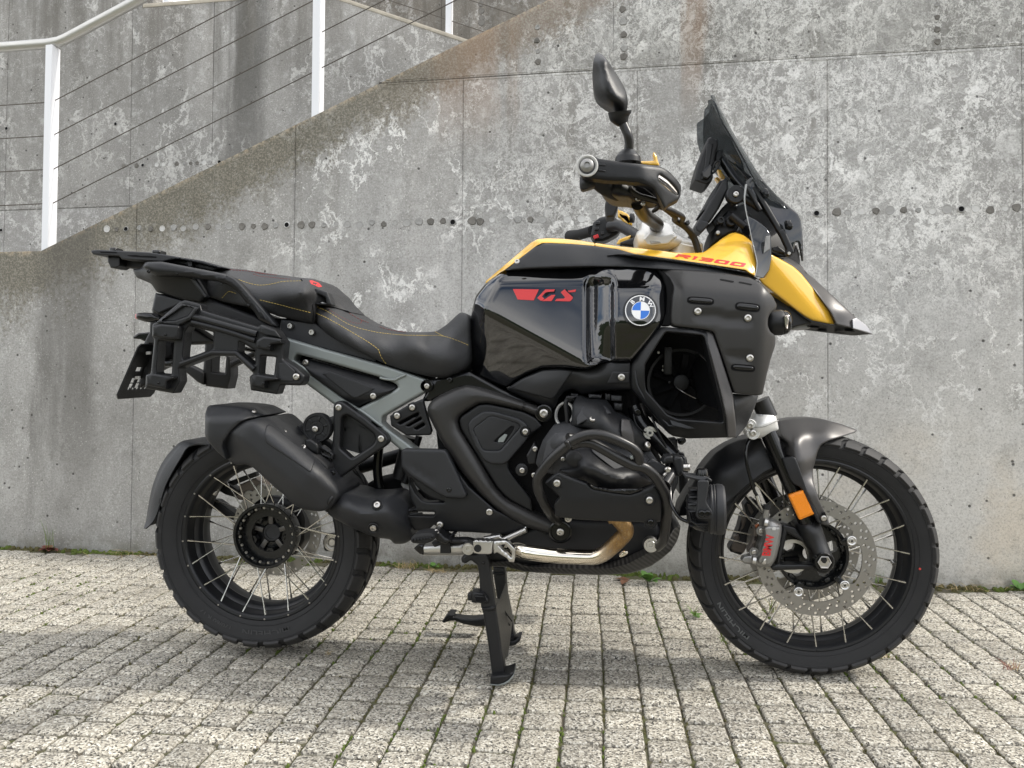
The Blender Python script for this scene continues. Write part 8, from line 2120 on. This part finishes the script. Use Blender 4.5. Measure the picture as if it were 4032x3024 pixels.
# ---------------------------------------------------------------- front fork, fender, brake
ft0, ft1 = 0.085, 0.098
tube('fork_tube', [TI(690, 50) + (ft0,), TI(755, 190) + (ft0,)], 0.0245, M['tube'], moto, seg=24)
fk = tube('fork_leg', [TI(738, 270) + (ft0,), TI(905, 660) + (.092,), TI(1062, 1030) + (ft1,)], 0.0208, M['gloss_part'], moto, seg=28, smooth=False)
ck = R_('fork_clamp', TI, [(575, 268), (600, 225), (642, 168), (700, 138), (765, 115), (800, 148), (818, 190), (828, 230), (838, 285), (760, 325), (692, 352), (620, 350), (590, 330)], TT(TI, (575, 268, .08), (642, 168, .09), (765, 115, .09), (838, 285, .095), (692, 352, .10), (600, 340, .09), (700, 240, .125), (760, 220, .122), (640, 280, .115)), 'clamp_white', r=14, step=0.008, rr=0.006, backabs=0.03)
tube('clamp_line', [TI(640, 268) + (.117,), TI(720, 262) + (.127,), TI(790, 232) + (.122,), TI(835, 210) + (.105,)], 0.0012, M['plug_grey'], ck)
for x, y in ((607, 250), (632, 312)):
    lathe('bolt_seat', [(-0.01, 0.0165), (0.004, 0.0165), (0.005, 0.015), (0.003, 0.0125), (0.003, 0)], tuple(U(*TI(x, y), 0.112)), M['clamp_white'], ck, n=24)
    bolt(*TI(x, y), 0.116, ck, 0.0105)
# casting at the lower end of the leg
cast = R_('fork_foot', TI, [(962, 1028), (1050, 1020), (1150, 985), (1180, 1060), (1210, 1150), (1250, 1250), (1278, 1310), (1278, 1360), (1252, 1402), (1205, 1425), (1150, 1418), (1128, 1385), (1118, 1330), (1100, 1260), (1060, 1210), (1010, 1150), (985, 1090)],
   TT(TI, (962, 1028, .095), (1150, 985, .095), (1210, 1150, .11), (1278, 1330, .12), (1205, 1425, .12), (1118, 1330, .12), (1010, 1150, .10), (1070, 1080, .128), (1130, 1180, .13), (1195, 1330, .14)), 'castblack', r=16, step=0.009, rr=0.008, backabs=0.04)
for pts in ([(862, 1045), (885, 1035), (970, 1060), (1010, 1120), (1150, 1205), (1148, 1225), (1040, 1180), (870, 1082)], [(820, 1352), (1000, 1350), (1135, 1352), (1140, 1395), (1000, 1392), (800, 1400)], [(868, 1060), (895, 1070), (905, 1105), (845, 1345), (815, 1350)], [(770, 1370), (830, 1345), (850, 1390), (790, 1400)]):
    R_('brake_arm', TI, pts, 0.106, 'castblack', cast, r=8, rr=0.005, back=0.03)
lathe('axle_ring', [(-0.02, 0.0240), (0.002, 0.0240), (0.004, 0.0225), (0.004, 0.019), (-0.002, 0.0180), (-0.002, 0)], tuple(U(*TI(1195, 1332), 0.137)), M['gloss_part'], cast, n=36)
lathe('axle_nut', [(0, 0.0172), (0.0065, 0.0172), (0.0070, 0.0160), (0.0062, 0.0150), (-0.004, 0.0140), (-0.004, 0)], tuple(U(*TI(1195, 1332), 0.137)), M['bolt'], cast, n=6, angle=20)
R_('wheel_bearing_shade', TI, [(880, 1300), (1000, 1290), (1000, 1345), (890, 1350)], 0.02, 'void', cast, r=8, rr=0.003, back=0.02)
# mudguard
crest = [(55, 962), (70, 880), (110, 790), (160, 700), (230, 590), (330, 470), (430, 400), (520, 365), (640, 300), (760, 235), (850, 212), (950, 196), (1080, 190), (1200, 205), (1335, 242), (1458, 286)]
ff = R_('front_fender', TI, [(838, 216), (950, 196), (1080, 190), (1200, 204), (1338, 242), (1440, 280), (1460, 290), (1442, 308), (1335, 342), (1225, 376), (1170, 408), (1145, 460), (1120, 560), (1106, 600), (1112, 700), (1160, 850), (1215, 960), (1245, 1046), (1182, 1038), (1140, 950), (1095, 860), (1050, 770), (1010, 680), (960, 560), (940, 500), (885, 482), (912, 440), (918, 415), (905, 390), (862, 352), (842, 290)],
   TT(TI, (838, 216, .0), (1080, 190, .0), (1458, 288, .0), (1335, 342, .055), (1170, 408, .085), (1106, 600, .098), (1245, 1046, .13), (1182, 1038, .126), (1010, 680, .124), (885, 482, .09), (862, 352, .07), (1000, 300, .075), (1200, 290, .058), (980, 420, .118), (1020, 560, .128), (1080, 720, .128), (1150, 900, .132), (1060, 420, .098), (1330, 285, .032), (1090, 560, .105)), 'fender', r=18, step=0.008, rr=0.004, backabs=-0.055, angle=60)
bolt(*TI(1192, 985), 0.133, ff, 0.0085)
R_('bolt_pocket', TI, [(1178, 950), (1200, 935), (1222, 985), (1215, 1010), (1195, 1005)], 0.1325, 'void', ff, r=8, rr=0, back=0.003)
R_('fender_badge', TI, [(862, 512), (950, 498), (970, 510), (990, 560), (1062, 765), (1102, 865), (1150, 965), (1180, 1036), (1150, 1022), (1110, 950), (1072, 862), (1040, 790), (1010, 742), (965, 722), (932, 690), (900, 610)], TT(TI, (862, 512, .118), (970, 510, .132), (1062, 765, .136), (1180, 1036, .134), (965, 722, .126), (930, 600, .128)), 'plastic_grey', r=12, step=0.012, rr=0.003, back=0.012)
rf_near = [(60, 968), (100, 962), (300, 935), (440, 865), (520, 790), (640, 690), (740, 620), (800, 590)]
rf_crest = [(42, 968), (70, 880), (110, 790), (160, 700), (230, 590), (330, 470), (430, 402), (520, 365)]
R_('rear_mudguard_half', TI, [(45, 970), (58, 900), (110, 790), (160, 700), (230, 590), (330, 470), (430, 402), (520, 365), (620, 345), (700, 352), (760, 470), (800, 590), (720, 630), (620, 705), (520, 790), (430, 868), (300, 940), (100, 965)],
   TT(TI, (45, 970, .04), (160, 700, .0), (330, 470, .0), (520, 365, .0), (640, 345, .03), (800, 590, .075), (620, 705, .075), (430, 868, .075), (100, 965, .065), (350, 600, .055), (560, 480, .055), (200, 800, .05), (600, 600, .07)), 'plastic', r=14, step=0.010, rr=0.004, backabs=-0.075)
# amber reflector and hose
ref = R_('reflector', TI, [(920, 812), (1028, 772), (1112, 946), (1004, 990)], 0.133, 'orange', r=10, rr=0.003, back=0.012)
R_('reflector_frame', TI, [(914, 806), (1032, 763), (1122, 950), (1002, 1000)], 0.1315, 'orange', ref, r=10, holes=[[(934, 822), (1020, 788), (1096, 938), (1010, 974)]], rr=0.0015, back=0.012)
R_('reflector_holder', TI, [(1040, 790), (1085, 870), (1115, 930), (1110, 945), (1060, 840)], 0.128, 'plastic_dark', ref, r=4, rr=0.001, back=0.01)
tube('brake_line', [TI(612, 350) + (.10,), TI(580, 430) + (.11,), TI(582, 540) + (.115,), TI(605, 640) + (.115,), TI(640, 760) + (.115,), TI(668, 815) + (.115,)], 0.0045, M['gloss_part'], moto, seg=10)
tube('line_fitting', [TI(664, 806) + (.115,), TI(682, 860) + (.115,), TI(705, 905) + (.115,), TI(722, 940) + (.11,)], [0.0055, 0.0060, 0.0042, 0.0042], M['steel'], moto, seg=10)
cal = R_('brake_caliper', TI, [(706, 1000), (720, 985), (800, 1010), (862, 1035), (862, 1080), (845, 1200), (822, 1290), (800, 1335), (772, 1372), (680, 1368), (625, 1352), (562, 1345), (540, 1320), (560, 1288), (640, 1275), (668, 1265), (680, 1240), (662, 1200), (690, 1150), (705, 1110), (690, 1085), (700, 1050)],
   TT(TI, (706, 1000, .11), (862, 1040, .12), (822, 1290, .125), (772, 1372, .12), (562, 1345, .10), (640, 1275, .11), (700, 1110, .11), (780, 1060, .138), (770, 1250, .138), (720, 1200, .13)), 'caliper', r=10, step=0.009, rr=0.005, backabs=0.075)
R_('caliper_body', TI, [(722, 1062), (750, 1048), (850, 1055), (852, 1080), (822, 1215), (795, 1330), (760, 1360), (680, 1345), (672, 1320), (700, 1268), (698, 1240), (730, 1150), (728, 1110)], TT(TI, (722, 1062, .139), (852, 1080, .141), (795, 1330, .141), (680, 1345, .133), (730, 1150, .141)), 'caliper', cal, r=10, step=0.014, rr=0.005, back=0.02)
R_('caliper_notch', TI, [(786, 1062), (815, 1060), (812, 1082), (785, 1080)], 0.1435, 'plug_pale', cal, r=3, rr=0, back=0.003)
for x, y in ((735, 905), ): tube('bleed_nipple', [TI(730, 975) + (.12,), TI(738, 930) + (.125,), TI(742, 885) + (.125,)], [0.010, 0.008, 0.0085], M['caliper'], cal, n=3, seg=12)
tube('bleed_cap', [TI(740, 915) + (.126,), TI(744, 880) + (.126,)], 0.0095, M['rubber'], cal, seg=12)
for x, y, q in ((738, 1022, .011), (645, 1320, .011)): tube('caliper_pin', [TI(x - 12, y - 3) + (.128,), TI(x + 14, y + 3) + (.130,)], q, M['steel'], cal, seg=14)
for x, y in ((696, 1085), (641, 1254)):
    lathe('pad_bracket', [(0, 0.013), (0.006, 0.0125), (0.006, 0)], tuple(U(*TI(x, y), 0.108)), M['caliper'], cal, n=18)
    bolt(*TI(x, y), 0.1145, cal, 0.0080)
R_('copper_washer', TI, [(650, 1045), (680, 1030), (688, 1055), (660, 1068)], 0.10, 'copper', cal, r=4, rr=0.001, back=0.01)
R_('spring_clip', TI, [(640, 1060), (660, 1055), (675, 1110), (660, 1180), (640, 1240), (600, 1255), (585, 1235), (620, 1190), (640, 1130)], 0.09, 'caliper_far', cal, r=6, rr=0.002, back=0.02, holes=[[(648, 1130), (660, 1125), (655, 1165), (642, 1160)]])
R_('caliper_lug', TI, [(560, 1290), (630, 1280), (640, 1345), (560, 1342), (542, 1320)], 0.118, 'caliper', cal, r=8, rr=0.004, back=0.02)
R_('caliper_lug', TI, [(712, 1310), (740, 1305), (735, 1355), (700, 1352)], 0.1455, 'steel', cal, r=8, rr=0.004, back=0.01)
# red lettering on the calliper
def cal_map(u, v):
    v_, _ = text_tris('BMW', 0.03); w = v_[:, 0].max(); out = []
    for a, b in zip(u, v):
        s = a / w
        px = 704 + 64 * (1 - b) + 36 * s * 1.0; py = 1282 - 168 * s + 12 * (1 - b) * 0.0 + (1 - b) * 2
        q = TI(px, py); out.append(U(q[0], q[1], 0.1425))
    return out
lettering('lettering', 'BMW', cal_map, M['red'], cal, 0.03)
fc = R_('brake_caliper', TI, [(560, 880), (590, 840), (640, 830), (700, 880), (700, 940), (640, 1040), (620, 1120), (560, 1250), (540, 1280), (450, 1250), (445, 1220), (480, 1160), (520, 1060), (545, 960), (575, 940)], -0.075, 'plastic_dark', r=10, rr=0.006, back=0.04)
for pts in ([(540, 965), (575, 958), (582, 1000), (560, 1060), (520, 1110), (545, 1040)], [(480, 1130), (520, 1110), (530, 1150), (500, 1175)], [(455, 1225), (480, 1170), (540, 1190), (600, 1180), (560, 1260), (480, 1250)]):
    R_('caliper_piece', TI, pts, -0.072, 'caliper_far', fc, r=6, rr=0.003, back=0.02)
R_('spring_clip', TI, [(585, 870), (610, 880), (640, 935), (620, 960), (600, 920)], -0.072, 'caliper_far', fc, r=6, rr=0.002, back=0.02)
tube('fork_leg', [TI(690, 600) + (-.09,), TI(790, 830) + (-.09,), TI(900, 1080) + (-.09,)], 0.024, M['gloss_part'], moto, seg=20, smooth=False)
tube('hose', [TI(570, 810) + (-.07,), TI(600, 850) + (-.07,), TI(640, 870) + (-.07,)], 0.004, M['castblack'], moto)
